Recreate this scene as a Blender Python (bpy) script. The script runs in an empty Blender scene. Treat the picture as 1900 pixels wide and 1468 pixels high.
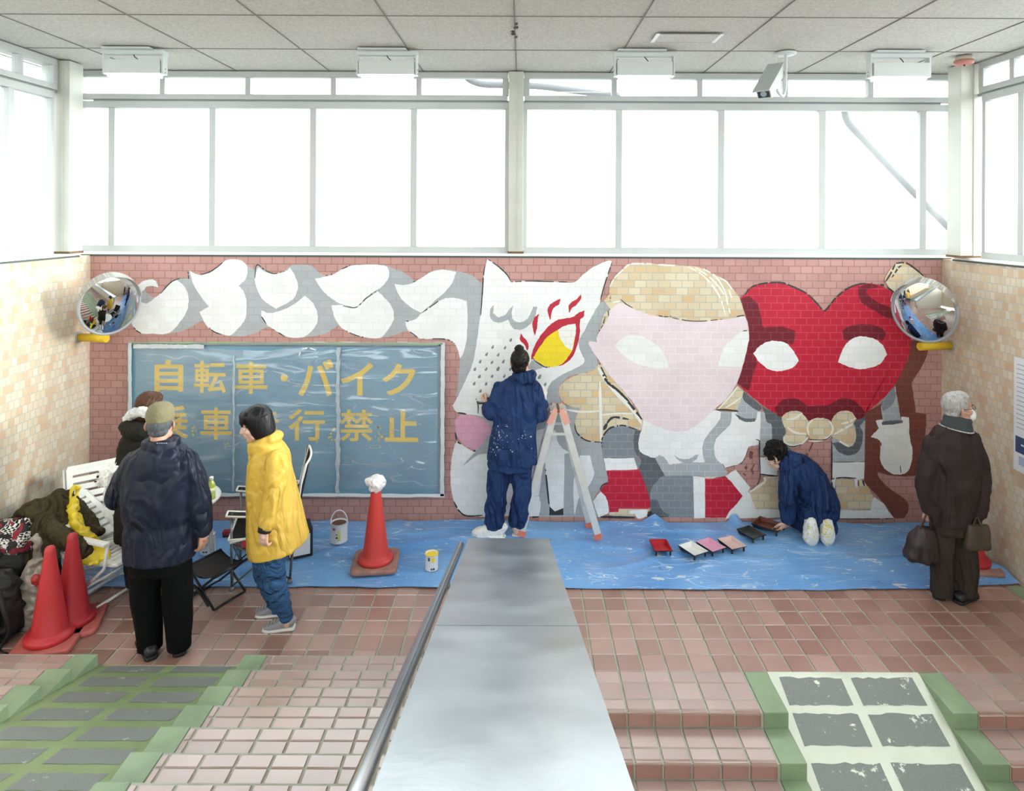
import bpy, bmesh, math, random
from mathutils import Vector, Matrix, noise, Euler

# ------------------------------------------------------------------ camera, sky, exposure
FPX, UC, VC, CAMH, ROLL = 1200.0, 968.0, 402.0, 2.9, 0.0045   # focal length and optical axis in photo pixels
scene = bpy.context.scene
COL = scene.collection
cam_data = bpy.data.cameras.new('camera')
cam_data.sensor_fit = 'HORIZONTAL'
cam_data.sensor_width = 36.0
cam_data.lens = FPX * 36.0 / 1900.0
cam_data.shift_x = -(UC - 950.0) / 1900.0
cam_data.shift_y = -(734.0 - VC) / 1900.0
cam_data.clip_start = 0.05
cam = bpy.data.objects.new('camera', cam_data)
cam.location = (0, 0, CAMH)
cam.rotation_euler = (math.pi / 2, -ROLL, 0)
COL.objects.link(cam)
scene.camera = cam

world = bpy.data.worlds.new('overcast_sky')
scene.world = world
world.use_nodes = True
wn = world.node_tree
bgn = wn.nodes['Background']
# bright overcast sky above a darker street
wtc = wn.nodes.new('ShaderNodeTexCoord'); wsp = wn.nodes.new('ShaderNodeSeparateXYZ'); wrp = wn.nodes.new('ShaderNodeValToRGB')
wn.links.new(wtc.outputs['Generated'], wsp.inputs[0])
wmr = wn.nodes.new('ShaderNodeMapRange'); wmr.inputs['From Min'].default_value = -1; wmr.inputs['From Max'].default_value = 1
wn.links.new(wsp.outputs['Z'], wmr.inputs['Value']); wn.links.new(wmr.outputs[0], wrp.inputs[0])
wrp.color_ramp.elements[0].position = .42; wrp.color_ramp.elements[0].color = (.20, .21, .21, 1)
wrp.color_ramp.elements[1].position = .475; wrp.color_ramp.elements[1].color = (.93, .97, 1.0, 1)
wmx = wn.nodes.new('ShaderNodeMapRange')      # thinner cloud, brighter sky, towards the right
wmx.inputs['From Min'].default_value = -1; wmx.inputs['From Max'].default_value = 1
wmx.inputs['To Min'].default_value = .5; wmx.inputs['To Max'].default_value = 1.55
wn.links.new(wsp.outputs['X'], wmx.inputs['Value']); wn.links.new(wmx.outputs[0], bgn.inputs['Strength'])
wn.links.new(wrp.outputs[0], bgn.inputs['Color'])
sun = bpy.data.lights.new('veiled_sun', 'SUN')     # low sun behind thin cloud, off to the right
sun.energy = 1.7; sun.angle = math.radians(26); sun.color = (1.0, .985, .96)
sun_o = bpy.data.objects.new('veiled_sun', sun); COL.objects.link(sun_o)
sun_o.rotation_euler = (0, math.radians(79), math.radians(2))
scene.view_settings.view_transform = 'Standard'
scene.view_settings.look = 'None'
scene.view_settings.gamma = 1.0
scene.view_settings.use_curve_mapping = False
scene.view_settings.exposure = 2.92
scene.cycles.max_bounces = 8
scene.cycles.diffuse_bounces = 5
scene.cycles.glossy_bounces = 4
scene.cycles.transparent_max_bounces = 12
scene.cycles.use_denoising = True

WY = 6.15            # depth of the painted end wall
XL, XR = -4.1, 4.0   # side walls
ZS = 2.516           # top of the brick walls
ZC = 4.283           # ceiling

def W(u, v, Y):
    """point at depth Y seen at photo pixel (u, v)"""
    du, dv = u - UC, v - VC
    x, y = du + ROLL * dv, dv - ROLL * du
    return Vector((x / FPX * Y, Y, CAMH - y / FPX * Y))

def F(u, v, z=0.0):
    """point at height z seen at photo pixel (u, v)"""
    du, dv = u - UC, v - VC
    y = dv - ROLL * du
    return W(u, v, (CAMH - z) * FPX / y)

# ------------------------------------------------------------------ materials
def lin(c):
    if isinstance(c, str):
        c = [int(c[i:i + 2], 16) for i in (0, 2, 4)]
    return tuple(((x / 255) / 12.92 if x / 255 <= .04045 else ((x / 255 + .055) / 1.055) ** 2.4) for x in c) + (1.0,)

MATS = {}
def M(name, color, rough=0.6, metal=0.0, var=0.0, vscale=6.0, bump=0.0, bscale=40.0, spec=0.5, emit=None, sheen=0.0, stretch=None, trans=0.0, alpha=1.0, coat=0.0, rvar=0.0, bdist=0.01, folds=None):
    if name in MATS:
        return MATS[name]
    m = bpy.data.materials.new(name)
    m.use_nodes = True
    nt = m.node_tree
    b = nt.nodes['Principled BSDF']
    b.inputs['Base Color'].default_value = lin(color)
    b.inputs['Roughness'].default_value = rough
    b.inputs['Metallic'].default_value = metal
    b.inputs['Specular IOR Level'].default_value = spec
    b.inputs['Sheen Weight'].default_value = sheen
    b.inputs['Transmission Weight'].default_value = trans
    b.inputs['Alpha'].default_value = alpha
    b.inputs['Coat Weight'].default_value = coat
    if emit:
        b.inputs['Emission Color'].default_value = lin(emit[0])
        b.inputs['Emission Strength'].default_value = emit[1]
    tc = nt.nodes.new('ShaderNodeTexCoord')
    vec = tc.outputs['Object']
    if stretch:
        mp = nt.nodes.new('ShaderNodeMapping')
        mp.inputs['Scale'].default_value = stretch
        nt.links.new(vec, mp.inputs['Vector'])
        vec = mp.outputs['Vector']
    if var > 0 or rvar > 0:
        n = nt.nodes.new('ShaderNodeTexNoise')
        n.inputs['Scale'].default_value = vscale
        n.inputs['Detail'].default_value = 6
        nt.links.new(vec, n.inputs['Vector'])
        if var > 0:
            r = nt.nodes.new('ShaderNodeMapRange')
            r.inputs['From Min'].default_value = .3; r.inputs['From Max'].default_value = .7
            r.inputs['To Min'].default_value = 1 - var; r.inputs['To Max'].default_value = 1 + var
            nt.links.new(n.outputs['Fac'], r.inputs['Value'])
            mx = nt.nodes.new('ShaderNodeVectorMath'); mx.operation = 'SCALE'
            mx.inputs[0].default_value = lin(color)[:3]
            nt.links.new(r.outputs['Result'], mx.inputs['Scale'])
            nt.links.new(mx.outputs['Vector'], b.inputs['Base Color'])
        if rvar > 0:
            r = nt.nodes.new('ShaderNodeMapRange')
            r.inputs['From Min'].default_value = .3; r.inputs['From Max'].default_value = .7
            r.inputs['To Min'].default_value = max(0, rough - rvar); r.inputs['To Max'].default_value = rough + rvar
            nt.links.new(n.outputs['Fac'], r.inputs['Value'])
            nt.links.new(r.outputs['Result'], b.inputs['Roughness'])
    if bump > 0:
        n2 = nt.nodes.new('ShaderNodeTexNoise')
        n2.inputs['Scale'].default_value = bscale
        n2.inputs['Detail'].default_value = 4
        nt.links.new(vec, n2.inputs['Vector'])
        bp = nt.nodes.new('ShaderNodeBump')
        bp.inputs['Strength'].default_value = bump
        bp.inputs['Distance'].default_value = bdist
        nt.links.new(n2.outputs['Fac'], bp.inputs['Height'])
        nt.links.new(bp.outputs['Normal'], b.inputs['Normal'])
    if folds:      # soft cloth folds: (scale, stretch, depth)
        mp2 = nt.nodes.new('ShaderNodeMapping'); mp2.inputs['Scale'].default_value = folds[1]
        nt.links.new(tc.outputs['Object'], mp2.inputs['Vector'])
        n4 = nt.nodes.new('ShaderNodeTexNoise'); n4.inputs['Scale'].default_value = folds[0]; n4.inputs['Detail'].default_value = 2.5; n4.inputs['Distortion'].default_value = 1.0
        nt.links.new(mp2.outputs[0], n4.inputs['Vector'])
        s4 = nt.nodes.new('ShaderNodeMath'); s4.operation = 'SUBTRACT'; s4.inputs[1].default_value = .5; nt.links.new(n4.outputs['Fac'], s4.inputs[0])
        a4 = nt.nodes.new('ShaderNodeMath'); a4.operation = 'ABSOLUTE'; nt.links.new(s4.outputs[0], a4.inputs[0])
        b4 = nt.nodes.new('ShaderNodeBump'); b4.inputs['Strength'].default_value = 1.0; b4.inputs['Distance'].default_value = folds[2]
        nt.links.new(a4.outputs[0], b4.inputs['Height'])
        if bump > 0: nt.links.new(bp.outputs['Normal'], b4.inputs['Normal'])
        nt.links.new(b4.outputs['Normal'], b.inputs['Normal'])
    MATS[name] = m
    return m

def brick(name, c1, c2, mortar, axis='x', bw=0.113, rh=0.0697, ms=0.0045, rough=0.6, orange=None, groove=0.5, dirt=0.06, gloss=0.3, off=(0, 0)):
    """bricks laid out in world metres on a wall whose horizontal axis is x or y"""
    if name in MATS:
        return MATS[name]
    m = bpy.data.materials.new(name)
    m.use_nodes = True
    nt = m.node_tree
    L = nt.links.new
    b = nt.nodes['Principled BSDF']
    b.inputs['Roughness'].default_value = rough
    b.inputs['Specular IOR Level'].default_value = gloss
    g = nt.nodes.new('ShaderNodeNewGeometry')
    s = nt.nodes.new('ShaderNodeSeparateXYZ'); L(g.outputs['Position'], s.inputs[0])
    a1 = nt.nodes.new('ShaderNodeMath'); a1.operation = 'ADD'; a1.inputs[1].default_value = off[0] + 20 * bw
    L(s.outputs['X' if axis == 'x' else 'Y'], a1.inputs[0])
    a2 = nt.nodes.new('ShaderNodeMath'); a2.operation = 'ADD'; a2.inputs[1].default_value = off[1] + 20 * rh
    L(s.outputs['Z'], a2.inputs[0])
    c = nt.nodes.new('ShaderNodeCombineXYZ'); L(a1.outputs[0], c.inputs[0]); L(a2.outputs[0], c.inputs[1])
    t = nt.nodes.new('ShaderNodeTexBrick')
    t.offset = 0.5; t.offset_frequency = 2; t.squash = 1
    t.inputs['Scale'].default_value = 1
    t.inputs['Brick Width'].default_value = bw
    t.inputs['Row Height'].default_value = rh
    t.inputs['Mortar Size'].default_value = ms
    t.inputs['Mortar Smooth'].default_value = 0.2
    t.inputs['Color1'].default_value = lin(c1); t.inputs['Color2'].default_value = lin(c2)
    t.inputs['Mortar'].default_value = lin(mortar)
    L(c.outputs[0], t.inputs['Vector'])
    col = t.outputs['Color']
    if orange:   # a few bricks burnt to a stronger colour
        t2 = nt.nodes.new('ShaderNodeTexBrick')
        t2.offset = 0.5; t2.offset_frequency = 2
        t2.inputs['Scale'].default_value = 1
        t2.inputs['Brick Width'].default_value = bw; t2.inputs['Row Height'].default_value = rh
        t2.inputs['Mortar Size'].default_value = ms; t2.inputs['Mortar Smooth'].default_value = .2
        t2.inputs['Color1'].default_value = (0, 0, 0, 1); t2.inputs['Color2'].default_value = (1, 1, 1, 1)
        t2.inputs['Mortar'].default_value = (0, 0, 0, 1)
        mp = nt.nodes.new('ShaderNodeVectorMath'); mp.operation = 'ADD'; mp.inputs[1].default_value = (bw * 40, rh * 46, 0)
        L(c.outputs[0], mp.inputs[0]); L(mp.outputs[0], t2.inputs['Vector'])
        r = nt.nodes.new('ShaderNodeMapRange'); r.inputs['From Min'].default_value = .55; r.inputs['From Max'].default_value = .95
        r.inputs['To Max'].default_value = .8
        L(t2.outputs['Color'], r.inputs['Value'])
        mx = nt.nodes.new('ShaderNodeMix'); mx.data_type = 'RGBA'
        L(r.outputs[0], mx.inputs['Factor']); L(col, mx.inputs['A']); mx.inputs['B'].default_value = lin(orange)
        col = mx.outputs['Result']
    n = nt.nodes.new('ShaderNodeTexNoise'); n.inputs['Scale'].default_value = 3; n.inputs['Detail'].default_value = 8
    L(g.outputs['Position'], n.inputs['Vector'])
    rr = nt.nodes.new('ShaderNodeMapRange'); rr.inputs['From Min'].default_value = .3; rr.inputs['From Max'].default_value = .7
    rr.inputs['To Min'].default_value = 1 - dirt; rr.inputs['To Max'].default_value = 1 + dirt
    L(n.outputs['Fac'], rr.inputs['Value'])
    vm = nt.nodes.new('ShaderNodeVectorMath'); vm.operation = 'SCALE'
    L(col, vm.inputs[0]); L(rr.outputs[0], vm.inputs['Scale'])
    L(vm.outputs[0], b.inputs['Base Color'])
    bp = nt.nodes.new('ShaderNodeBump'); bp.inputs['Strength'].default_value = groove; bp.inputs['Distance'].default_value = .006
    bp.invert = True
    L(t.outputs['Fac'], bp.inputs['Height'])
    L(bp.outputs['Normal'], b.inputs['Normal'])
    MATS[name] = m
    return m

# ------------------------------------------------------------------ mesh helpers
def paint_faces(verts, m, smooth=False):
    fs = {f for v in verts for f in v.link_faces}
    for f in fs:
        f.material_index = m
        f.smooth = smooth
    return fs

def box(bm, c, s, rot=None, m=0, bev=0.0):
    mat = Matrix.Translation(Vector(c)) @ (rot.to_4x4() if rot else Matrix()) @ Matrix.Diagonal((s[0], s[1], s[2], 1))
    r = bmesh.ops.create_cube(bm, size=1, matrix=mat)
    vs = r['verts']
    if bev > 0:
        es = list({e for v in vs for e in v.link_edges})
        vs = bmesh.ops.bevel(bm, geom=es, offset=bev, segments=2, profile=.7, affect='EDGES')['verts']
    return paint_faces(vs, m)

def frame_from(d):
    d = d.normalized()
    up = Vector((0, 0, 1)) if abs(d.z) < .95 else Vector((0, 1, 0))
    x = d.cross(up).normalized()
    y = x.cross(d).normalized()
    return x, y

def ring(bm, c, x, y, r, n, ry=None, p=2.0):
    ry = r if ry is None else ry
    vs = []
    for i in range(n):
        a = 2 * math.pi * i / n
        ca, sa = math.cos(a), math.sin(a)
        if p != 2.0:
            ca = math.copysign(abs(ca) ** (2 / p), ca); sa = math.copysign(abs(sa) ** (2 / p), sa)
        vs.append(bm.verts.new(c + x * (r * ca) + y * (ry * sa)))
    return vs

def bridge(bm, a, b, m=0, smooth=True):
    n = len(a)
    for i in range(n):
        f = bm.faces.new((a[i], a[(i + 1) % n], b[(i + 1) % n], b[i]))
        f.material_index = m; f.smooth = smooth

def cyl(bm, p0, p1, r0, r1=None, n=16, m=0, caps=True):
    p0, p1 = Vector(p0), Vector(p1)
    r1 = r0 if r1 is None else r1
    x, y = frame_from(p1 - p0)
    a, b = ring(bm, p0, x, y, r0, n), ring(bm, p1, x, y, r1, n)
    bridge(bm, a, b, m)
    if caps:
        for vs, flip in ((a, True), (b, False)):
            f = bm.faces.new(vs[::-1] if flip else vs); f.material_index = m

def smooth_path(pts, sub=6, closed=False):
    pts = [Vector(p) for p in pts]
    n = len(pts)
    out = []
    for i in range(n if closed else n - 1):
        p0 = pts[(i - 1) % n] if closed or i > 0 else pts[0]
        p1, p2 = pts[i], pts[(i + 1) % n]
        p3 = pts[(i + 2) % n] if closed or i + 2 < n else pts[-1]
        for k in range(sub):
            t = k / sub
            out.append(.5 * ((2 * p1) + (p2 - p0) * t + (2 * p0 - 5 * p1 + 4 * p2 - p3) * t * t + (3 * p1 - p0 - 3 * p2 + p3) * t ** 3))
    if not closed:
        out.append(pts[-1])
    return out

def tube(bm, pts, r, n=10, m=0, sub=0, closed=False, flat=1.0):
    pts = [Vector(p) for p in pts]
    if sub:
        pts = smooth_path(pts, sub, closed)
    k = len(pts)
    x, y = frame_from(pts[1] - pts[0])
    rings = []
    for i, p in enumerate(pts):
        if closed:
            d = pts[(i + 1) % k] - pts[i - 1]
        else:
            d = pts[min(i + 1, k - 1)] - pts[max(i - 1, 0)]
        d.normalize()
        x = (x - d * x.dot(d)).normalized()
        y = d.cross(x)
        rr = r(i / (k - 1)) if callable(r) else r
        rings.append(ring(bm, p, x, y, rr, n, rr * flat))
    for i in range(k - 1):
        bridge(bm, rings[i], rings[i + 1], m)
    if closed:
        bridge(bm, rings[-1], rings[0], m)
    else:
        for vs, fl in ((rings[0], True), (rings[-1], False)):
            f = bm.faces.new(vs[::-1] if fl else vs); f.material_index = m

def lathe(bm, prof, c=(0, 0, 0), n=32, m=0, axis=None):
    """prof: list of (radius, height); axis: matrix turning z to another direction"""
    c = Vector(c)
    A = axis if axis else Matrix.Identity(3)
    x, y, z = A @ Vector((1, 0, 0)), A @ Vector((0, 1, 0)), A @ Vector((0, 0, 1))
    prev = None
    for r, h in prof:
        cur = ring(bm, c + z * h, x, y, max(r, 1e-4), n)
        if prev:
            bridge(bm, prev, cur, m)
        else:
            f = bm.faces.new(cur[::-1]); f.material_index = m
        prev = cur
    f = bm.faces.new(prev); f.material_index = m

def ell(bm, c, r, rot=None, m=0, seg=16):
    if not isinstance(r, (tuple, list)):
        r = (r, r, r)
    mat = Matrix.Translation(Vector(c)) @ (rot.to_4x4() if rot else Matrix()) @ Matrix.Diagonal((r[0], r[1], r[2], 1))
    vs = bmesh.ops.create_uvsphere(bm, u_segments=seg, v_segments=max(6, seg * 2 // 3), radius=1, matrix=mat)['verts']
    paint_faces(vs, m, True)

def loft(bm, secs, n=28, p=2.3, m=0, xdir=None):
    """secs: (centre, half width, half depth) stacked along the body; xdir is the width direction"""
    rings = []
    k = len(secs)
    for i, s in enumerate(secs):
        c = Vector(s[0])
        d = Vector(secs[min(i + 1, k - 1)][0]) - Vector(secs[max(i - 1, 0)][0])
        d.normalize()
        xd = Vector(xdir or (1, 0, 0))
        x = (xd - d * xd.dot(d)).normalized()
        y = d.cross(x)
        rings.append(ring(bm, c, x, y, s[1], n, s[2], p))
    for i in range(k - 1):
        bridge(bm, rings[i], rings[i + 1], m)
    f = bm.faces.new(rings[0][::-1]); f.material_index = m
    f = bm.faces.new(rings[-1]); f.material_index = m

def chain(bm, pts, rs, n=14, m=0):
    """a limb: rounded cone segments through pts"""
    pts = [Vector(p) for p in pts]
    for p, r in zip(pts, rs):
        ell(bm, p, r, seg=n, m=m)
    for i in range(len(pts) - 1):
        if (pts[i + 1] - pts[i]).length > 1e-4:
            cyl(bm, pts[i], pts[i + 1], rs[i], rs[i + 1], n, m)

def poly(bm, pts, m=0, thick=0.0, normal=None):
    vs = [bm.verts.new(Vector(p)) for p in pts]
    f = bm.faces.new(vs); f.material_index = m
    if thick:
        r = bmesh.ops.extrude_face_region(bm, geom=[f])
        nv = [e for e in r['geom'] if isinstance(e, bmesh.types.BMVert)]
        f.normal_update()
        d = (Vector(normal) if normal else f.normal) * thick
        for v in nv:
            v.co += d
        for e in r['geom']:
            if isinstance(e, bmesh.types.BMFace):
                e.material_index = m
    return f

def fuse(bm, vox, smooth=3, fac=0.5):
    me = bpy.data.meshes.new('tmp'); bm.to_mesh(me); bm.free()
    o = bpy.data.objects.new('tmp', me); COL.objects.link(o)
    r = o.modifiers.new('r', 'REMESH'); r.mode = 'VOXEL'; r.voxel_size = vox
    if smooth:
        s = o.modifiers.new('s', 'SMOOTH'); s.factor = fac; s.iterations = smooth
    dg = bpy.context.evaluated_depsgraph_get(); dg.update()
    me2 = bpy.data.meshes.new_from_object(o.evaluated_get(dg))
    out = bmesh.new(); out.from_mesh(me2)
    bpy.data.objects.remove(o); bpy.data.meshes.remove(me); bpy.data.meshes.remove(me2)
    for f in out.faces:
        f.smooth = True; f.material_index = 0
    return out

def merge(bm, other):
    me = bpy.data.meshes.new('tmp'); other.to_mesh(me); other.free()
    bm.from_mesh(me); bpy.data.meshes.remove(me)
    return bm

def wrinkle(bm, amp, scale, stretch=(1, 1, 1), seed=0, ridge=False, where=None):
    bm.normal_update()
    off = Vector((seed * 7.3, seed * 3.1, seed * 5.7))
    mv = []
    for v in bm.verts:
        p = Vector((v.co.x * stretch[0], v.co.y * stretch[1], v.co.z * stretch[2])) * scale + off
        d = noise.noise(p) + .5 * noise.noise(p * 2.1)
        if ridge:
            d = .5 - abs(d) * 1.6
        w = where(v.co) if where else 1
        mv.append(v.normal * (amp * d * w))
    for v, d in zip(bm.verts, mv):
        v.co += d

# ------------------------------------------------------------------ object helpers
def tag(o, label, cat, group=None, kind=None):
    o['label'] = label; o['category'] = cat
    if group: o['group'] = group
    if kind: o['kind'] = kind
    return o

def thing(name, label, cat, loc=(0, 0, 0), rz=0.0, group=None, rot=None):
    o = bpy.data.objects.new(name, None)
    o.empty_display_size = .1
    COL.objects.link(o)
    o.location = loc
    o.rotation_euler = rot if rot else (0, 0, rz)
    return tag(o, label, cat, group)

def base_loc(o):
    v = Vector((0, 0, 0))
    while o:
        v += Vector(o.location); o = o.parent
    return v

def obj(name, bm, mats, parent=None, world=False, origin=None, label=None):
    """link a bmesh as ONE object; world=True: the vertices are in world metres and move into the parent's frame"""
    if parent is not None and world:
        bmesh.ops.translate(bm, verts=bm.verts, vec=-base_loc(parent))
    if origin is not None:
        bmesh.ops.translate(bm, verts=bm.verts, vec=-Vector(origin))
    me = bpy.data.meshes.new(name)
    bm.to_mesh(me); bm.free()
    for m in (mats if isinstance(mats, (list, tuple)) else [mats]):
        me.materials.append(m)
    o = bpy.data.objects.new(name, me)
    COL.objects.link(o)
    if origin is not None:
        o.location = origin
    if parent is not None:
        o.parent = parent
    if label:
        o['label'] = label
    return o

def struct(name, bm, mats, label, cat):
    return tag(obj(name, bm, mats), label, cat, kind='structure')

def nb():
    return bmesh.new()
# ------------------------------------------------------------------ the room
ROSE = brick('rose_painted_brick', 'bb918b', 'b28680', '9c756f', rough=.5)
TANW = dict(c1='d6ccba', c2='cebb9c', mortar='b8b5ab', orange='c8a482', rough=.4)
CREAM_L = brick('cream_brick_left', axis='y', bw=.0575, ms=.004, **TANW)
CREAM_R = brick('cream_brick_right', axis='y', off=(.03, .02), bw=.0575, ms=.004, **TANW)
CREAM_F = brick('cream_brick_front', axis='x', **TANW)
TAN = brick('bare_tan_brick', 'd8cdb2', 'cfbf9e', 'b5b3aa', axis='x', orange='cfab7c', rough=.5)
WHITE_F = M('white_window_metal', 'b3b6b4', .45, var=.05, vscale=3, bump=.05, bscale=60)
SILL = M('white_sill_paint', 'eff0ee', .4, var=.04)
DARK = M('dark_strip', '4b5352', .7)
CEIL = M('ceiling_board', 'c2c0ba', .9, var=.16, vscale=60, bump=.25, bscale=160)
SEAM = M('ceiling_seam', '7c7a74', .9)

# end wall, side walls (solid, their tops carry the sills)
bm = nb(); box(bm, ((XL + XR) / 2, WY + .1, ZS / 2 - .3), (XR - XL + .4, .2, ZS + .6))
struct('wall_back', bm, ROSE, 'dusty rose painted brick end wall under the windows', 'wall')
bm = nb(); box(bm, (XL - .1, 2.1, ZS / 2 - .8), (.2, 8.2, ZS + 1.6))
struct('wall_left', bm, CREAM_L, 'cream brick side wall at the left', 'wall')
bm = nb(); box(bm, (XR + .1, 2.1, ZS / 2 - .8), (.2, 8.2, ZS + 1.6))
struct('wall_right', bm, CREAM_R, 'tan brick side wall at the right', 'wall')
bm = nb(); box(bm, (0, -2.05, .25), (8.9, .1, 3.9))
struct('wall_front', bm, CREAM_F, 'cream brick wall behind the stairs', 'wall')

def sill(name, c, s, label):
    bm = nb(); box(bm, c, s, bev=.006)
    d = nb()
    box(bm, (c[0], c[1] - (.0 if s[0] < 1 else .0), c[2] - s[2] / 2 - .008), (s[0] - .012, s[1] - .012, .016), m=1)  # thin dark strip just below the sill
    d.free()
    struct(name, bm, [SILL, DARK], label, 'sill')
sill('trim_1', ((XL + XR) / 2, WY + .10, ZS + .02), (XR - XL + .4, .225, .024), 'white window sill along the end wall')
sill('trim_2', (XL - .10, 2.0, ZS + .02), (.225, 8.0, .024), 'white window sill along the left wall')
sill('trim_3', (XR + .10, 2.0, ZS + .02), (.225, 8.0, .024), 'white window sill along the right wall')

# ceiling boards
bm = nb(); box(bm, (-.05, 2.1, ZC + .06), (8.9, 8.9, .1))
PX0 = -0.056
for k in range(-5, 6):
    box(bm, (PX0 + k * .897, 2.1, ZC + .009), (.008, 8.8, .01), m=1)
for k in range(-4, 10):
    box(bm, (-.05, 5.40 - k * .91, ZC + .0095), (8.8, .002, .01), m=1)
# old sealant dripping out of the middle seam
for (x, y, w) in ((PX0 + .008, 4.75, .03), (PX0 - .015, 4.86, .02), (PX0 + .01, 4.66, .02), (PX0 - .012, 4.92, .03), (PX0 + .006, 5.0, .016)):
    box(bm, (x, y, ZC + .006), (w, .03, .012), rot=Euler((0, 0, x * 30 + y)).to_matrix(), m=2)
struct('ceiling', bm, [CEIL, SEAM, M('old_sealant', '4c4743', .9)], 'grey mineral board ceiling with dark seams', 'ceiling')

# window bands
GL = bpy.data.materials.new('frosted_pane'); GL.use_nodes = True
nt = GL.node_tree
for n in list(nt.nodes):
    if n.type != 'OUTPUT_MATERIAL': nt.nodes.remove(n)
o_ = [n for n in nt.nodes][0]
tr = nt.nodes.new('ShaderNodeBsdfTransparent'); tr.inputs['Color'].default_value = (.97, .99, .98, 1)
tl = nt.nodes.new('ShaderNodeBsdfTranslucent'); tl.inputs['Color'].default_value = (.95, .97, .97, 1)
gs = nt.nodes.new('ShaderNodeBsdfGlossy'); gs.inputs['Roughness'].default_value = .25; gs.inputs['Color'].default_value = (.6, .6, .6, 1)
m1 = nt.nodes.new('ShaderNodeMixShader'); m1.inputs[0].default_value = .05
m2 = nt.nodes.new('ShaderNodeMixShader'); m2.inputs[0].default_value = .04
nt.links.new(tr.outputs[0], m1.inputs[1]); nt.links.new(tl.outputs[0], m1.inputs[2])
nt.links.new(m1.outputs[0], m2.inputs[1]); nt.links.new(gs.outputs[0], m2.inputs[2])
nt.links.new(m2.outputs[0], o_.inputs['Surface'])

def zy(v): return CAMH - (v - 402) / 195.2
Z_TT, Z_TG0, Z_TG1, Z_TB = zy(133), zy(143), zy(175), zy(185)      # transom: frame top, glass top, glass bottom, frame bottom
Z_LT, Z_LG0, Z_LG1, Z_LB = zy(188.5), zy(201), zy(459), ZS + .03   # lower lights
win_no = [0]
def window_band(name_label, axis, plane, a0, a1, mull, low, bounds=None):
    """one framed band with its panes; axis 'x': runs along x at y=plane"""
    win_no[0] += 1
    zt, g0, g1, zb = (Z_LT, Z_LG0, Z_LG1, Z_LB) if low else (Z_TT, Z_TG0, Z_TG1, Z_TB)
    if bounds: zt, g0, g1, zb = bounds
    def bx(bm, a, z, la, lz, t, sh=0.0, m=0, bev=.004):
        c = (a, plane + sh, z) if axis == 'x' else (plane + sh, a, z)
        s = (la, t, lz) if axis == 'x' else (t, la, lz)
        box(bm, c, s, m=m, bev=bev)
    sgn = 1 if (axis == 'x' or plane < 0) else 1
    bm = nb()
    t = .07
    bx(bm, (a0 + a1) / 2, (zt + g0) / 2, a1 - a0, zt - g0, t)
    bx(bm, (a0 + a1) / 2, (g1 + zb) / 2, a1 - a0, g1 - zb, t)
    w = .062 if low else .05
    for k, a in enumerate(mull):
        bx(bm, a, (g0 + g1) / 2, w, g0 - g1, t * .9)
    for a, s in ((a0, 1), (a1, -1)):
        bx(bm, a + s * .02, (g0 + g1) / 2, .04 if low else .06, g0 - g1, t * .9)
    fr = struct('window_%d' % win_no[0], bm, WHITE_F, name_label, 'window')
    edges = [a0] + list(mull) + [a1]
    inw = -1 if axis == 'x' else (1 if plane < 0 else -1)
    for e0, e1 in zip(edges[:-1], edges[1:]):
        b2 = nb()
        bx(b2, (e0 + e1) / 2, (g0 + g1) / 2, e1 - e0 - .01, g0 - g1 + .01, .006, bev=0)
        obj('pane', b2, GL, fr)
    return fr

YW = WY + .085
XM = PX0                 # middle column
mx = lambda u: (u - UC) / FPX * YW
window_band('lower window band of the end wall left of the middle column', 'x', YW, mx(147), mx(944), [mx(210), mx(396), mx(582), mx(768)], True)
window_band('lower window band of the end wall right of the middle column', 'x', YW, mx(970), mx(1772), [mx(1147), mx(1336), mx(1523), mx(1709)], True)
window_band('narrow upper window band of the end wall left of the middle column', 'x', YW, mx(146), mx(941), [mx(303), mx(461), mx(619), mx(777)], False)
window_band('narrow upper window band of the end wall right of the middle column', 'x', YW, mx(972), mx(1774), [mx(1138), mx(1296), mx(1454), mx(1612)], False)
sm = [5.26 - k * .957 for k in range(0, 8)][::-1]
tm = [5.36 - k * .81 for k in range(0, 9)][::-1]
window_band('lower window band above the left brick wall', 'y', XL - .085, -2.0, 5.74, sm, True)
window_band('narrow upper window band above the left brick wall', 'y', XL - .085, -2.0, 5.78, tm, False)
window_band('lower window band above the right brick wall', 'y', XR + .085, -2.0, 5.70, sm, True)
window_band('narrow upper window band above the right brick wall', 'y', XR + .085, -2.0, 5.74, tm, False)

window_band('unseen window band added behind the stairs for frontal light', 'x', -2.05, -4.2, 4.1, [-4.2 + .95 * k for k in range(1, 9)], True, bounds=(ZC - .02, ZC - .08, 2.34, 2.2))  # added out of view to brighten the mural from the front

# steel posts
COLM = M('cream_post_paint', 'bdbeb4', .45, var=.05, vscale=4, bump=.04)
RUST = M('rusty_foot', '6a5138', .9, var=.3, vscale=30)
for k, (x0, x1, y0, y1, lab) in enumerate(((mx(943.5), mx(970.5), WY + .0, WY + .16, 'cream steel post in the middle of the windows'),
                                  (XL - .12, XL + .04, 5.80, 5.98, 'cream steel post in the left corner'),
                                  (XR - .08, XR + .12, 5.78, 5.96, 'cream steel post in the right corner'))):
    bm = nb()
    box(bm, ((x0 + x1) / 2, (y0 + y1) / 2, (ZS + ZC) / 2 + .016), (x1 - x0, y1 - y0, ZC - ZS - .034), bev=.006)
    box(bm, ((x0 + x1) / 2 + .02, y0 + .01, (ZS + ZC) / 2 + .016), (.012, .03, ZC - ZS - .04))
    box(bm, ((x0 + x1) / 2, (y0 + y1) / 2, ZS + .042), (x1 - x0 + .012, y1 - y0 + .012, .02), m=1)
    struct('trim_%d' % (4 + k), bm, [COLM, RUST], lab, 'post')
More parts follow.
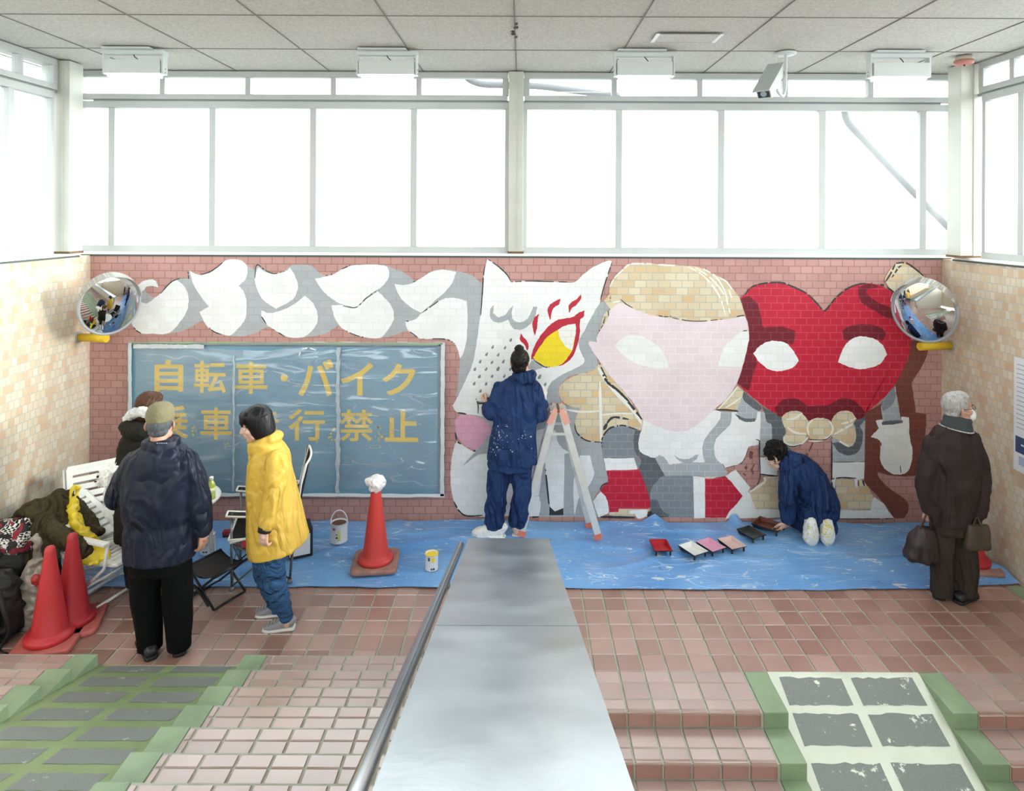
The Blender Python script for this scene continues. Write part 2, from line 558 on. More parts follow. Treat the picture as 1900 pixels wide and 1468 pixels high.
# corner infill behind the corner posts and pale strips under the ceiling
bm = nb()
box(bm, (XL - .27, WY + .02, (ZS + ZC) / 2 + .015), (.18, .34, ZC - ZS - .035))
struct('trim_7', bm, WHITE_F, 'white corner panel behind the left post', 'panel')
bm = nb()
box(bm, (XR + .27, WY + .02, (ZS + ZC) / 2 + .015), (.18, .34, ZC - ZS - .035))
struct('trim_8', bm, WHITE_F, 'white corner panel behind the right post', 'panel')
def head_trim(name, c, s, lab):
    bm = nb(); box(bm, c, s)
    struct(name, bm, COLM, lab, 'trim')
head_trim('trim_9', ((XL + XR) / 2, YW + .02, (Z_TT + ZC) / 2), (8.2, .1, ZC - Z_TT), 'pale head strip above the end windows')
head_trim('trim_10', (XL - .1, 1.9, (Z_TT + ZC) / 2), (.1, 7.8, ZC - Z_TT), 'pale head strip above the left windows')
head_trim('trim_11', (XR + .1, 1.9, (Z_TT + ZC) / 2), (.1, 7.8, ZC - Z_TT), 'pale head strip above the right windows')
# shade of the slot between the window bands, put in as grey strips
def slot(name, c, s, lab):
    bm = nb(); box(bm, c, s)
    struct(name, bm, M('slot_shadow_paint', '8c9190', .7), lab, 'trim')
zc_, hz = (Z_TB + Z_LT) / 2, Z_TB - Z_LT + .004
slot('trim_12', ((XL + XR) / 2, YW + .01, zc_), (8.15, .05, hz), 'shadow-grey strip painted for the dark slot between the end window bands')
slot('trim_13', (XL - .095, 1.9, zc_), (.05, 7.8, hz), 'shadow-grey strip painted for the dark slot between the left window bands')
slot('trim_14', (XR + .095, 1.9, zc_), (.05, 7.8, hz), 'shadow-grey strip painted for the dark slot between the right window bands')

# ------------------------------------------------------------------ tiled floor and stairs
GROUT = M('grey_green_grout', 'a2a497', .85, var=.15, vscale=8)
def tile_mat(name, c1, c2, c3, rough):
    m = bpy.data.materials.new(name); m.use_nodes = True
    nt = m.node_tree; L = nt.links.new
    b = nt.nodes['Principled BSDF']
    g = nt.nodes.new('ShaderNodeNewGeometry')
    r = nt.nodes.new('ShaderNodeValToRGB')
    r.color_ramp.elements[0].color = lin(c1); r.color_ramp.elements[1].color = lin(c3)
    e = r.color_ramp.elements.new(.5); e.color = lin(c2)
    L(g.outputs['Random Per Island'], r.inputs[0])
    n = nt.nodes.new('ShaderNodeTexNoise'); n.inputs['Scale'].default_value = 5; n.inputs['Detail'].default_value = 8
    L(g.outputs['Position'], n.inputs['Vector'])
    mr = nt.nodes.new('ShaderNodeMapRange'); mr.inputs['From Min'].default_value = .3; mr.inputs['From Max'].default_value = .7
    mr.inputs['To Min'].default_value = .92; mr.inputs['To Max'].default_value = 1.08
    L(n.outputs['Fac'], mr.inputs['Value'])
    vm = nt.nodes.new('ShaderNodeVectorMath'); vm.operation = 'SCALE'
    L(r.outputs['Color'], vm.inputs[0]); L(mr.outputs[0], vm.inputs['Scale'])
    L(vm.outputs[0], b.inputs['Base Color'])
    b.inputs['Specular IOR Level'].default_value = .8; b.inputs['Coat Weight'].default_value = 1.0; b.inputs['Coat Roughness'].default_value = .33; b.inputs['Coat IOR'].default_value = 1.8
    m2 = nt.nodes.new('ShaderNodeMapRange'); m2.inputs['From Min'].default_value = .3; m2.inputs['From Max'].default_value = .7
    m2.inputs['To Min'].default_value = rough - .04; m2.inputs['To Max'].default_value = rough + .05
    L(n.outputs['Fac'], m2.inputs['Value']); L(m2.outputs[0], b.inputs['Roughness'])
    n2 = nt.nodes.new('ShaderNodeTexNoise'); n2.inputs['Scale'].default_value = 30
    L(g.outputs['Position'], n2.inputs['Vector'])
    bp = nt.nodes.new('ShaderNodeBump'); bp.inputs['Strength'].default_value = .08; bp.inputs['Distance'].default_value = .01
    L(n2.outputs['Fac'], bp.inputs['Height']); L(bp.outputs[0], b.inputs['Normal'])
    MATS[name] = m
    return m
TILE = tile_mat('terracotta_tile', '8c6558', '9e776a', 'ab877b', .42)
NOSE = tile_mat('terracotta_nosing_tile', '8b5c4e', '936356', '9c6d60', .36)
TREAD = tile_mat('pale_stair_tile', '9c7f78', 'a58982', 'ae938c', .4)  # paler and greyer than the landing tile
GREEN = M('green_floor_paint', '869b7c', .42, var=.15, vscale=5, bump=.15, bscale=50)
PALE = M('pale_ramp_paint', 'd5dacb', .55, var=.08, vscale=4, bump=.15, bscale=60)
RAMPG = M('green_ramp_paint', '86996f', .45, var=.15, vscale=3, bump=.2, bscale=50)

def patch_mat(name, under, thr):
    """dark anti-slip coating worn through to the ramp paint"""
    m = bpy.data.materials.new(name); m.use_nodes = True
    nt = m.node_tree; L = nt.links.new
    b = nt.nodes['Principled BSDF']; b.inputs['Roughness'].default_value = .65
    g = nt.nodes.new('ShaderNodeNewGeometry')
    n = nt.nodes.new('ShaderNodeTexNoise'); n.inputs['Scale'].default_value = 9; n.inputs['Detail'].default_value = 10; n.inputs['Roughness'].default_value = .75
    L(g.outputs['Position'], n.inputs['Vector'])
    r = nt.nodes.new('ShaderNodeMapRange'); r.inputs['From Min'].default_value = thr; r.inputs['From Max'].default_value = thr + .02
    L(n.outputs['Fac'], r.inputs['Value'])
    n3 = nt.nodes.new('ShaderNodeTexNoise'); n3.inputs['Scale'].default_value = 150
    L(g.outputs['Position'], n3.inputs['Vector'])
    rp = nt.nodes.new('ShaderNodeMapRange'); rp.inputs['To Min'].default_value = .75; rp.inputs['To Max'].default_value = 1.25
    L(n3.outputs['Fac'], rp.inputs['Value'])
    v = nt.nodes.new('ShaderNodeVectorMath'); v.operation = 'SCALE'; v.inputs[0].default_value = lin('7d8280')[:3]
    L(rp.outputs[0], v.inputs['Scale'])
    x = nt.nodes.new('ShaderNodeMix'); x.data_type = 'RGBA'
    L(r.outputs[0], x.inputs['Factor']); L(v.outputs[0], x.inputs['A']); x.inputs['B'].default_value = lin(under)
    L(x.outputs['Result'], b.inputs['Base Color'])
    MATS[name] = m
    return m
PATCH_L = patch_mat('antislip_patch_left', 'b9bfae', .615)
PATCH_R = patch_mat('antislip_patch_right', 'e2e6da', .595)

rnd = random.Random(3)
def tile_h(bm, x0, x1, y0, y1, z, m=1, th=.006):
    """one horizontal tile with worn edges, lying a hair out of level"""
    if x1 - x0 < .02 or y1 - y0 < .02: return
    g, b = .004, .003
    x0 += g * 1.4; x1 -= g * 1.4; y0 += g; y1 -= g
    d = [rnd.uniform(-.0006, .0006) for _ in range(4)]
    lo = [bm.verts.new(p) for p in ((x0, y0, z), (x1, y0, z), (x1, y1, z), (x0, y1, z))]
    hi = [bm.verts.new(p) for p in ((x0 + b, y0 + b, z + th + d[0]), (x1 - b, y0 + b, z + th + d[1]), (x1 - b, y1 - b, z + th + d[2]), (x0 + b, y1 - b, z + th + d[3]))]
    f = bm.faces.new(hi); f.material_index = m
    for i in range(4):
        f = bm.faces.new((lo[i], lo[(i + 1) % 4], hi[(i + 1) % 4], hi[i])); f.material_index = m
def tile_v(bm, x0, x1, z0, z1, y, s, m=1, th=.006):
    """one upright tile on a riser; s=-1 faces the camera, +1 faces the end wall"""
    if x1 - x0 < .02: return
    g, b = .0045, .003
    x0 += g; x1 -= g; z0 += g; z1 -= g
    lo = [bm.verts.new(p) for p in ((x0, y, z0), (x1, y, z0), (x1, y, z1), (x0, y, z1))]
    hi = [bm.verts.new(p) for p in ((x0 + b, y + s * th, z0 + b), (x1 - b, y + s * th, z0 + b), (x1 - b, y + s * th, z1 - b), (x0 + b, y + s * th, z1 - b))]
    f = bm.faces.new(hi if s < 0 else hi[::-1]); f.material_index = m
    for i in range(4):
        q = (lo[i], lo[(i + 1) % 4], hi[(i + 1) % 4], hi[i])
        f = bm.faces.new(q if s < 0 else q[::-1]); f.material_index = m
T = .158
def cols(x0, x1, ref):
    k = math.ceil((x0 - ref) / T - 1e-6)
    e = [x0]
    while ref + k * T < x1 - 1e-6:
        if ref + k * T > x0 + 1e-6: e.append(ref + k * T)
        k += 1
    return e + [x1]

RXA, RXB = 1.58, 2.54      # right ramp
LXA, LXB = -2.71, -1.77    # left ramp
CW = .15                   # painted step ends
DXL, DXR = -.30, .17       # divider core
LY0, LT, LR = 4.16, .2425, .0758     # left stairs: first line, tread, riser (going up towards the camera)
RY0, RT, RR = 3.79, .247, .09       # right stairs: first nosing, tread, riser (going down)
TH = .006

bm = nb()
# landing
GX = 1.58
def floor_rect(x0, x1, y0, y1, refy=4.13):
    box(bm, ((x0 + x1) / 2, (y0 + y1) / 2, -.05), (x1 - x0, y1 - y0, .1), m=0)
    ey = cols(y0, y1, refy); ex = cols(x0, x1, GX)
    for a, b_ in zip(ex[:-1], ex[1:]):
        for c, d in zip(ey[:-1], ey[1:]):
            tile_h(bm, a, b_, c, d, 0)
TOPL = 4.19
floor_rect(XL, 0, LY0, WY, LY0)
floor_rect(0, XR - .16, 4.13, WY)
floor_rect(XR - .16, XR, 5.10, WY)
bmesh.ops.translate(bm, verts=bm.verts, vec=(0, 0, -TH))
struct('floor', bm, [GROUT, TILE], 'terracotta tiled landing floor between the two flights', 'floor')

# painted strip along the right wall
bm = nb(); box(bm, (XR - .08, 4.45, -.05), (.16, 1.3, .1)); struct('floor_edge', bm, GREEN, 'green painted gutter strip along the right wall', 'floor')

def stair_tread(bm, x0, x1, yf, yb, z, far_nose, ref=GX):
    """tread between yf (near) and yb (far); nosing tile at one side"""
    nosew = .075
    ex = cols(x0, x1, ref)
    for a, b_ in zip(ex[:-1], ex[1:]):
        if far_nose:
            tile_h(bm, a, b_, yb - .013, yb + .005, z, 2)
            tile_h(bm, a, b_, yb - .086, yb - .011, z, 1)
            tile_h(bm, a, b_, yf, yb - .086, z, 1)
        else:
            tile_h(bm, a, b_, yf - .004, yf + .018, z, 2)
            tile_h(bm, a, b_, yf + .018, yf + .10, z, 1)
            tile_h(bm, a, b_, yf + .10, yb, z, 1)

NL = 22
for (x0, x1, c0, c1, lab) in ((XL, LXA - CW, LXA - CW, LXA, 'tiled steps going up between the left wall and the green ramp'),
                              (LXB + CW, DXL, LXB, LXB + CW, 'tiled steps going up between the green ramp and the divider')):
    bm = nb()
    for i in range(0, NL):
        z = (i + 1) * LR; yb = LY0 - i * LT; yf = yb - LT
        box(bm, ((x0 + x1) / 2, (yb + yf) / 2, z - TH - .2), (x1 - x0, LT, .4), m=0)
        stair_tread(bm, x0, x1, yf, yb, z - TH, True)
        ex = cols(x0, x1, GX)
        for a, b_ in zip(ex[:-1], ex[1:]):
            tile_v(bm, a, b_, z - LR, z - TH, yb, 1, 2)
        # painted concrete end of the step
        box(bm, ((c0 + c1) / 2, (yb + yf) / 2, z - .2), (c1 - c0 - .002, LT, .4), m=3, bev=.008)
    struct('floor_steps', bm, [GROUT, TREAD, NOSE, GREEN], lab, 'stairs')
for (x0, x1, c0, c1, lab) in ((DXR, RXA - CW, RXA - CW, RXA, 'tiled steps going down between the divider and the pale ramp'),
                              (RXB + CW, XR, RXB, RXB + CW, 'tiled steps going down between the pale ramp and the right wall')):
    bm = nb()
    for j in range(0, NL):
        z = -j * RR; yf = RY0 - j * RT; yb = RY0 - (j - 1) * RT if j else 4.13
        box(bm, ((x0 + x1) / 2, (yb + yf) / 2, z - TH - .2), (x1 - x0, yb - yf, .4), m=0)
        if j:
            stair_tread(bm, x0, x1, yf, yb, z - TH, False)
        else:
            stair_tread(bm, x0, x1, yf, 4.03, z - TH, False)
            ex = cols(x0, x1, GX)
            for a, b_ in zip(ex[:-1], ex[1:]): tile_h(bm, a, b_, 4.03, 4.13, z - TH, 1)
        ex = cols(x0, x1, GX)
        for a, b_ in zip(ex[:-1], ex[1:]):
            tile_v(bm, a, b_, z - RR, z - TH, yf, -1, 2)
        box(bm, ((c0 + c1) / 2, (yb + yf) / 2, z - .2), (c1 - c0 - .002, yb - yf, .4), m=3, bev=.008)
    struct('floor_steps', bm, [GROUT, TREAD, NOSE, GREEN], lab, 'stairs')

# ramps
def ramp(x0, x1, ytop, ystart, slope, mats, rows, xs, lab):
    bm = nb()
    zr = lambda y: 0.0 if y > ystart else slope * (ystart - y)
    yend = -1.9
    th = .3
    prof = [(ytop, 0), (ystart, 0), (yend, zr(yend))]
    for (ya, za), (yb, zb) in zip(prof[:-1], prof[1:]):
        vs = [bm.verts.new(p) for p in ((x0, yb, zb), (x1, yb, zb), (x1, ya, za), (x0, ya, za))]
        vb = [bm.verts.new(p) for p in ((x0, yb, zb - th), (x1, yb, zb - th), (x1, ya, za - th), (x0, ya, za - th))]
        bm.faces.new(vs); bm.faces.new(vb[::-1])
        for i in range(4):
            bm.faces.new((vb[i], vb[(i + 1) % 4], vs[(i + 1) % 4], vs[i]))
    r2 = random.Random(int(x0 * 100))
    for (ya, yb) in rows:
        for (xa, xb) in xs:
            # ragged outline
            top = [(xa + (xb - xa) * k / 10, ya + r2.uniform(-.006, .006)) for k in range(11)]
            bot = [(xa + (xb - xa) * k / 10, yb + r2.uniform(-.004, .004)) for k in range(10, -1, -1)]
            splits = [p for p in (ystart,) if yb < p < ya]
            pts = [(x, y) for x, y in bot[::-1] + top[::-1]]
            f = bm.faces.new([bm.verts.new((x, y, zr(y) + .0015)) for x, y in pts]); f.material_index = 1
    bmesh.ops.recalc_face_normals(bm, faces=[f for f in bm.faces if f.material_index == 0])
    struct('floor_ramp', bm, mats, lab, 'ramp')
lp = [(4.15, 4.055)] + [(3.977 - k * .215, 3.977 - k * .215 - .137) for k in range(0, 17)]
ramp(LXA, LXB, LY0, 4.155, LR / LT, [RAMPG, PATCH_L], lp, ((-2.63, -2.27), (-2.2, -1.84)), 'green bicycle ramp with grey patches going up')
rp = [(4.085, 3.93)] + [(3.885 - k * .247, 3.885 - k * .247 - .165) for k in range(0, 16)]
ramp(RXA, RXB, 4.13, 4.10, -RR / RT, [PALE, PATCH_R], rp, ((1.64, 2.03), (2.09, 2.48)), 'pale bicycle ramp with grey patches going down')
# lower lining below the landing so no light comes up from beneath
bm = nb(); box(bm, (0, 5.2, -.7), (8.6, 2.2, 1.2)); struct('floor_slab', bm, GROUT, 'unseen slab under the landing that blocks light from below', 'floor')

# ------------------------------------------------------------------ divider with sheet steel top and handrail
STEEL = M('galvanised_sheet', 'a3a9ad', .33, metal=.85, var=.16, vscale=4, rvar=.03, bump=.04, bscale=45)
PIPE = M('polished_steel_pipe', 'c4c7ca', .26, metal=1.0)
TILEG = M('divider_render', 'b9b4a6', .7)
DY0, DZ0, DSL, DYAW = 4.2, .81, .326, .0157
def dtop(Y): return DZ0 + DSL * (DY0 - Y)
def dx(X, Y): return X + DYAW * (DY0 - Y)
t = thing('stair_divider', 'sloping stair divider with a wide galvanised sheet metal top', 'divider', (0, DY0, 0))
bm = nb()
def slab(bm, xa, xb, ya, yb, z0f, z1f, m=0):
    v = []
    for (x, y, zf) in ((xa, yb, z0f), (xb, yb, z0f), (xb, ya, z0f), (xa, ya, z0f), (xa, yb, z1f), (xb, yb, z1f), (xb, ya, z1f), (xa, ya, z1f)):
        v.append(bm.verts.new((dx(x, y), y, zf(y))))
    for q in ((3, 2, 1, 0), (4, 5, 6, 7), (0, 1, 5, 4), (1, 2, 6, 5), (2, 3, 7, 6), (3, 0, 4, 7)):
        f = bm.faces.new([v[i] for i in q]); f.material_index = m
slab(bm, -.30, .135, DY0 - .02, -1.6, lambda y: -1.9, lambda y: dtop(y) - .012)
obj('core', bm, TILEG, t, world=True)
bm = nb()
for (ya, yb, dz) in ((DY0, 3.36, 0), (3.36, 2.35, 0.0012), (2.35, 1.0, 0), (1.0, -1.6, .0012)):
    slab(bm, -.335, .182, ya, yb, lambda y: dtop(y) - .014 + dz, lambda y: dtop(y) + dz)
slab(bm, -.337, -.333, DY0, -1.6, lambda y: dtop(y) - .06, lambda y: dtop(y) - .001)
slab(bm, .180, .184, DY0, -1.6, lambda y: dtop(y) - .06, lambda y: dtop(y) - .001)
slab(bm, -.335, .182, DY0 + .002, DY0 - .002, lambda y: dtop(y) - .06, lambda y: dtop(y) - .001)
bmesh.ops.recalc_face_normals(bm, faces=bm.faces)
obj('metal_top', bm, STEEL, t, world=True)
h = thing('handrail', 'polished round steel handrail along the left side of the divider', 'handrail', (dx(-.372, 4.0), 4.0, dtop(4.0)))
RZ = -.02
bm = nb()
cyl(bm, (dx(-.375, 4.06), 4.06, dtop(4.06) + RZ), (dx(-.375, -1.6), -1.6, dtop(-1.6) + RZ), .021, n=20)
obj('rail', bm, PIPE, h, world=True)
for Y in (3.3, 2.3, 1.3, .3):
    bm = nb()
    tube(bm, [(dx(-.375, Y), Y, dtop(Y) + RZ - .015), (dx(-.375, Y), Y, dtop(Y) - .09), (dx(-.32, Y), Y, dtop(Y) - .11), (dx(-.28, Y), Y, dtop(Y) - .11)], .008, 8, sub=4)
    obj('bracket', bm, PIPE, h, world=True)
# ------------------------------------------------------------------ the mural: paint laid on the end wall
def paint(name, c, mortar=None, gr=.45):
    cc = [int(c[i:i + 2], 16) for i in (0, 2, 4)]
    k = sum(cc) / 3
    mo = mortar or ''.join('%02x' % max(0, min(255, int(x * (.94 if k > 150 else 1.0) + (0 if k > 150 else 16)))) for x in cc)
    lo = ''.join('%02x' % max(0, int(x * .97)) for x in cc)
    return brick(name, c, lo, mo, groove=gr, dirt=.05, rough=.45)
PAINT = {
    'white': paint('white_wall_paint', 'e8e9ea', 'dfe0e1'), 'grey': paint('grey_wall_paint', 'a9adb1', '9fa4a9'),
    'light': paint('light_grey_wall_paint', 'a6acb2', 'b4babf'), 'mid': paint('mid_grey_wall_paint', '80878f', '8e959c'),
    'dark': paint('dark_grey_wall_paint', '5c6168', '6c7177'), 'pink': paint('pale_pink_wall_paint', 'e2d2d8', 'e6dade'),
    'rosy': paint('pink_paw_paint', 'd9a3b8', 'd09ab0'), 'red': paint('red_wall_paint', 'b81f38', 'c43f52'),
    'flame': paint('flame_red_paint', 'b5283b', 'b5283b', .2), 'maroon': paint('maroon_wall_paint', '6f1c2a', '7f3340'), 'brown': paint('brown_wall_paint', '74433b', '7d4c44'),
    'yellow': paint('yellow_wall_paint', 'efd52a', 'e6cc30'), 'tan': TAN, 'rose': ROSE, 'black': M('black_outline_paint', '2c2f31', .6),
    'wash': M('thin_white_paint', 'e4e3dc', .6), 'drop': M('grey_drop_paint', '7a7f84', .5), 'spot': M('brown_leaf_paint', '7e4a44', .6)}
PK = list(PAINT)
ORG = {'A': (240, 475), 'B': (560, 475), 'C': (840, 475), 'D': (830, 690), 'E': (1080, 475), 'F': (1080, 690), 'G': (1360, 475), 'H': (1360, 690)}
cur = {'layer': 0, 'bm': None, 'rnd': random.Random(11)}

def wall_pt(org, p):
    ox, oy = ORG[org]
    return W(ox + p[0] / 5, oy + p[1] / 5, WY)

def rounded(pts, sub=5, corner=52):
    """closed outline through pts: smooth, but sharp where the outline turns sharply"""
    n = len(pts); out = []
    sharp = []
    for i in range(n):
        a, b, c = pts[i - 1], pts[i], pts[(i + 1) % n]
        v1, v2 = (b - a), (c - b)
        sharp.append(v1.length < 1e-6 or v2.length < 1e-6 or math.degrees(v1.angle(v2)) > corner)
    for i in range(n):
        p1, p2 = pts[i], pts[(i + 1) % n]
        p0 = pts[i - 1] if not sharp[i] else p1 - (p2 - p1)
        p3 = pts[(i + 2) % n] if not sharp[(i + 1) % n] else p2 + (p2 - p1)
        for k in range(sub):
            t = k / sub
            out.append(.5 * ((2 * p1) + (p2 - p0) * t + (2 * p0 - 5 * p1 + 4 * p2 - p3) * t * t + (3 * p1 - p0 - 3 * p2 + p3) * t ** 3))
    return out

def patch(col, org, pts, jag=0.0, sharp=False):
    """one area of paint; org names the tracing origin of points not given their own"""
    P3 = []
    for p in pts:
        if isinstance(p, str):
            org = p; continue
        P3.append(wall_pt(org, p))
    if not sharp:
        P3 = rounded(P3)
    cur['layer'] += 1
    y = WY - .00006 * cur['layer'] - .0004
    area = sum(P3[i - 1].x * P3[i].z - P3[i].x * P3[i - 1].z for i in range(len(P3)))
    if area < 0: P3.reverse()
    bm = cur['bm']
    vs = []
    for p in P3:
        j = Vector((cur['rnd'].uniform(-1, 1), 0, cur['rnd'].uniform(-1, 1))) * .003
        vs.append(bm.verts.new((p.x + j.x, y, p.z + j.z)))
    f = bm.faces.new(vs)
    f.material_index = PK.index(col)

def stroke(col, org, pts, w=12, taper=True, dash=0.0, sub=6):
    """a brush line of width w (tracing units, 5 per photo pixel)"""
    P3 = []
    for p in pts:
        if isinstance(p, str):
            org = p; continue
        P3.append(wall_pt(org, p))
    if sub: P3 = smooth_path(P3, sub)
    cur['layer'] += .2
    y = WY - .00006 * cur['layer'] - .0005
    n = len(P3); bm = cur['bm']; r = cur['rnd']
    prev = None
    for i, p in enumerate(P3):
        d = P3[min(i + 1, n - 1)] - P3[max(i - 1, 0)]
        d.y = 0; d.normalize()
        s = Vector((-d.z, 0, d.x))
        t = i / (n - 1)
        ww = w / 5 / 195.2 / 2 * ((.35 + .65 * math.sin(math.pi * min(1, max(0, t))) ** .5) if taper else 1) * r.uniform(.8, 1.15)
        a = bm.verts.new((p.x + s.x * ww, y, p.z + s.z * ww)); b = bm.verts.new((p.x - s.x * ww, y, p.z - s.z * ww))
        if prev and not (dash and r.random() < dash):
            f = bm.faces.new((prev[0], prev[1], b, a)); f.material_index = PK.index(col)
            f.normal_update()
            if f.normal.y > 0: f.normal_flip()
        prev = (a, b)

def begin():
    cur['bm'] = nb()
def finish(name, parent, label):
    bm = cur['bm']
    bmesh.ops.delete(bm, geom=[v for v in bm.verts if not v.link_faces], context='VERTS')
    obj(name, bm, [PAINT[k] for k in PK], parent, world=True, label=label)

mural = thing('mural', 'half finished mural of white fox, pink face and red heart head on brick', 'mural', (0, WY, 0))

# ---- the white fox with its braided tail
begin()
patch('grey', 'A', [(270,290),(265,255),(240,225),(200,215),(150,225),(110,245),(80,270),(30,330),(-20,480),(-10,600),(40,660),(110,718),(230,722),(370,718),(490,695),(590,650),(680,600),(730,660),(800,705),(900,738),(1000,745),(1080,742),(1180,710),(1260,670),(1310,665),(1380,705),(1480,755),(1580,760),(1700,745),(1800,725),(1890,680),'B',(340,640),(400,690),(480,725),(600,760),(700,765),(800,750),(890,725),(985,695),(1080,760),(1130,770),(1320,770),(1390,790),(1440,850),(1465,950),(1455,1100),(1445,1230),(1425,1310),(1500,1260),(1560,1150),(1640,1000),(1700,800),(1720,600),(1700,400),(1680,270),(1650,240),(1600,195),(1520,160),(1420,135),(1300,125),(1200,145),(1130,190),(1050,235),(1000,190),(930,145),(860,120),(780,90),(700,80),(560,80),(450,90),(370,125),(290,170),(220,185),(150,145),(90,95),(20,80),'A',(1500,90),(1440,140),(1340,165),(1250,130),(1200,85),(1180,95),(1165,130),(1090,90),(1030,35),(930,30),(880,50),(820,105),(740,155),(660,175),(600,160),(560,135),(545,150),(555,210),(470,210),(400,235),(350,280),(310,330),(270,375),(220,380),(170,350),(145,310),(160,285),(215,280)])
patch('white', 'A', [(440,220),(500,270),(540,340),(552,420),(530,520),(480,600),(370,715),(230,722),(110,718),(40,660),(10,560),(110,430),(160,440),(210,410),(250,380),(290,345),(350,280),(400,240)])
patch('white', 'A', [(60,290),(110,245),(150,225),(200,218),(240,230),(270,290),(215,278),(160,285),(130,320),(90,330)])
patch('white', 'A', [(560,135),(600,160),(660,178),(740,158),(820,108),(880,52),(930,33),(1030,38),(1090,95),(1085,200),(1015,280),(1060,330),(1085,420),(1080,560),(1040,640),(955,725),(900,738),(800,705),(730,660),(690,600),(650,520),(740,470),(690,410),(640,340),(600,270),(575,200)])
patch('white', 'A', [(1200,105),(1250,140),(1340,168),(1440,145),(1490,110),(1530,170),(1562,270),(1550,350),(1500,415),(1360,490),(1280,440),(1220,380),(1180,290),(1163,210),(1180,140)])
patch('white', 'A', [(1625,370),(1690,420),(1740,510),(1745,600),(1720,660),(1650,735),(1580,760),(1480,755),(1380,705),(1310,665),(1270,630),(1225,560),(1225,505),(1300,530),(1400,510),(1510,460)])
patch('white', 'B', [(120,210),(220,190),(290,172),(370,128),(450,92),(560,82),(700,82),(780,95),(810,140),(800,210),(740,285),(620,370),(510,470),(440,465),(350,440),(240,365),(170,290)])
patch('white', 'B', [(705,325),(770,390),(830,460),(855,540),(840,620),(760,735),(700,765),(600,760),(480,725),(400,690),(345,640),(300,560),(275,460),(380,455),(500,478),(600,400)])
patch('white', 'B', [(860,260),(960,270),(1050,240),(1130,190),(1200,148),(1300,127),(1430,145),(1400,240),(1340,320),(1220,430),(1110,530),(1000,470),(920,390),(880,320)])
patch('white', 'B', [(1110,530),(1200,470),(1290,405),(1400,388),(1530,415),(1537,600),(1525,800),(1490,920),(1465,950),(1440,850),(1390,790),(1320,770),(1130,770),(1080,760),(985,695),(960,610),(1050,590)])
for pts in ([(545,145),(552,215)], [(470,208),(400,235),(350,280),(290,350)], [(40,660),(70,695),(110,718)], [(660,172),(740,150),(820,100),(880,48)], [(740,665),(790,705),(860,730)], [(1165,210),(1175,100),(1200,85),(1250,125),(1340,165),(1440,140)], [(1225,560),(1270,630)], [(1330,680),(1440,745)]):
    stroke('black', 'A', pts, 11, dash=.12)
for pts in ([(370,122),(450,88)], [(220,183),(290,170)], [(380,460),(500,478),(600,390),(700,322)], [(1030,240),(1060,232)], [(1110,530),(1200,468),(1290,402)], [(990,695),(1080,758)], [(1110,770),(1330,772),(1420,812)], [(400,690),(500,735),(600,760)], [(965,605),(995,605)]):
    stroke('black', 'B', pts, 10, dash=.12)
# grey body and shade behind the head
patch('grey', 'C', [(1380,425),(1450,430),(1450,500),(1390,600),(1350,720),(1330,800),(1270,800),(1340,960),(1335,1050),(1200,1090),(1080,1120),(1000,1190),(985,1260),(1000,1340),(1060,1390),(1180,1410),'D',(1225,335),(1200,400),(1180,480),(1200,560),(1260,620),(1330,645),(1440,660),(1440,780),(1470,900),(1490,1000),(1420,1090),(1370,1170),(1420,1345),(1000,1345),(500,1340),(400,1200),(380,760),(280,760),(240,700),(300,560),(260,440),(95,375),(420,380),(900,300),'C',(870,1200),(1000,900),(1200,600)])
patch('white', 'C', [(320,30),(420,95),(500,170),(540,240),(700,230),(900,235),(1120,245),(1200,180),(1300,105),(1440,45),(1480,55),(1440,170),(1390,330),(1370,420),(1290,560),(1230,680),(1180,760),(1170,830),(1195,910),(1225,960),(1200,1010),(1100,1060),(1000,1110),(910,1180),(870,1260),(870,1330),'D',(880,380),(600,430),(420,425),(270,405),(95,375),(50,315),(100,220),'C',(100,1190),(170,1040),(210,880),(245,650),(270,450),(285,200)])
patch('white', 'D', [(90,640),(245,740),(380,750),(600,700),(830,545),(960,530),(1010,560),(1025,650),(1070,710),(1140,752),(1085,762),(1078,1265),(1000,1295),(950,1240),(905,840),(885,900),(850,1150),(740,1150),(600,1340),(170,1335),(90,1260),(45,1150),(30,1000),(35,850),(60,700)])
patch('white', 'D', [(740,1160),(850,1150),(866,1250),(850,1335),(700,1345)])
patch('white', 'D', [(1230,775),(1320,775),(1350,880),(1360,960),(1310,1060),(1230,1150),(1180,1330),(1168,1060),(1200,900)])
patch('rosy', 'D', [(70,450),(130,395),(200,400),(290,420),(370,470),(410,550),(370,600),(300,700),(280,730),(190,700),(130,650),(80,570)])
patch('grey', 'D', [(145,870),(230,770),(285,735),(370,690),(400,760),(290,770),(190,840)])
patch('black', 'D', [(948,1250),(1000,1295),(1078,1265),(1078,1330),(948,1330)], sharp=True)
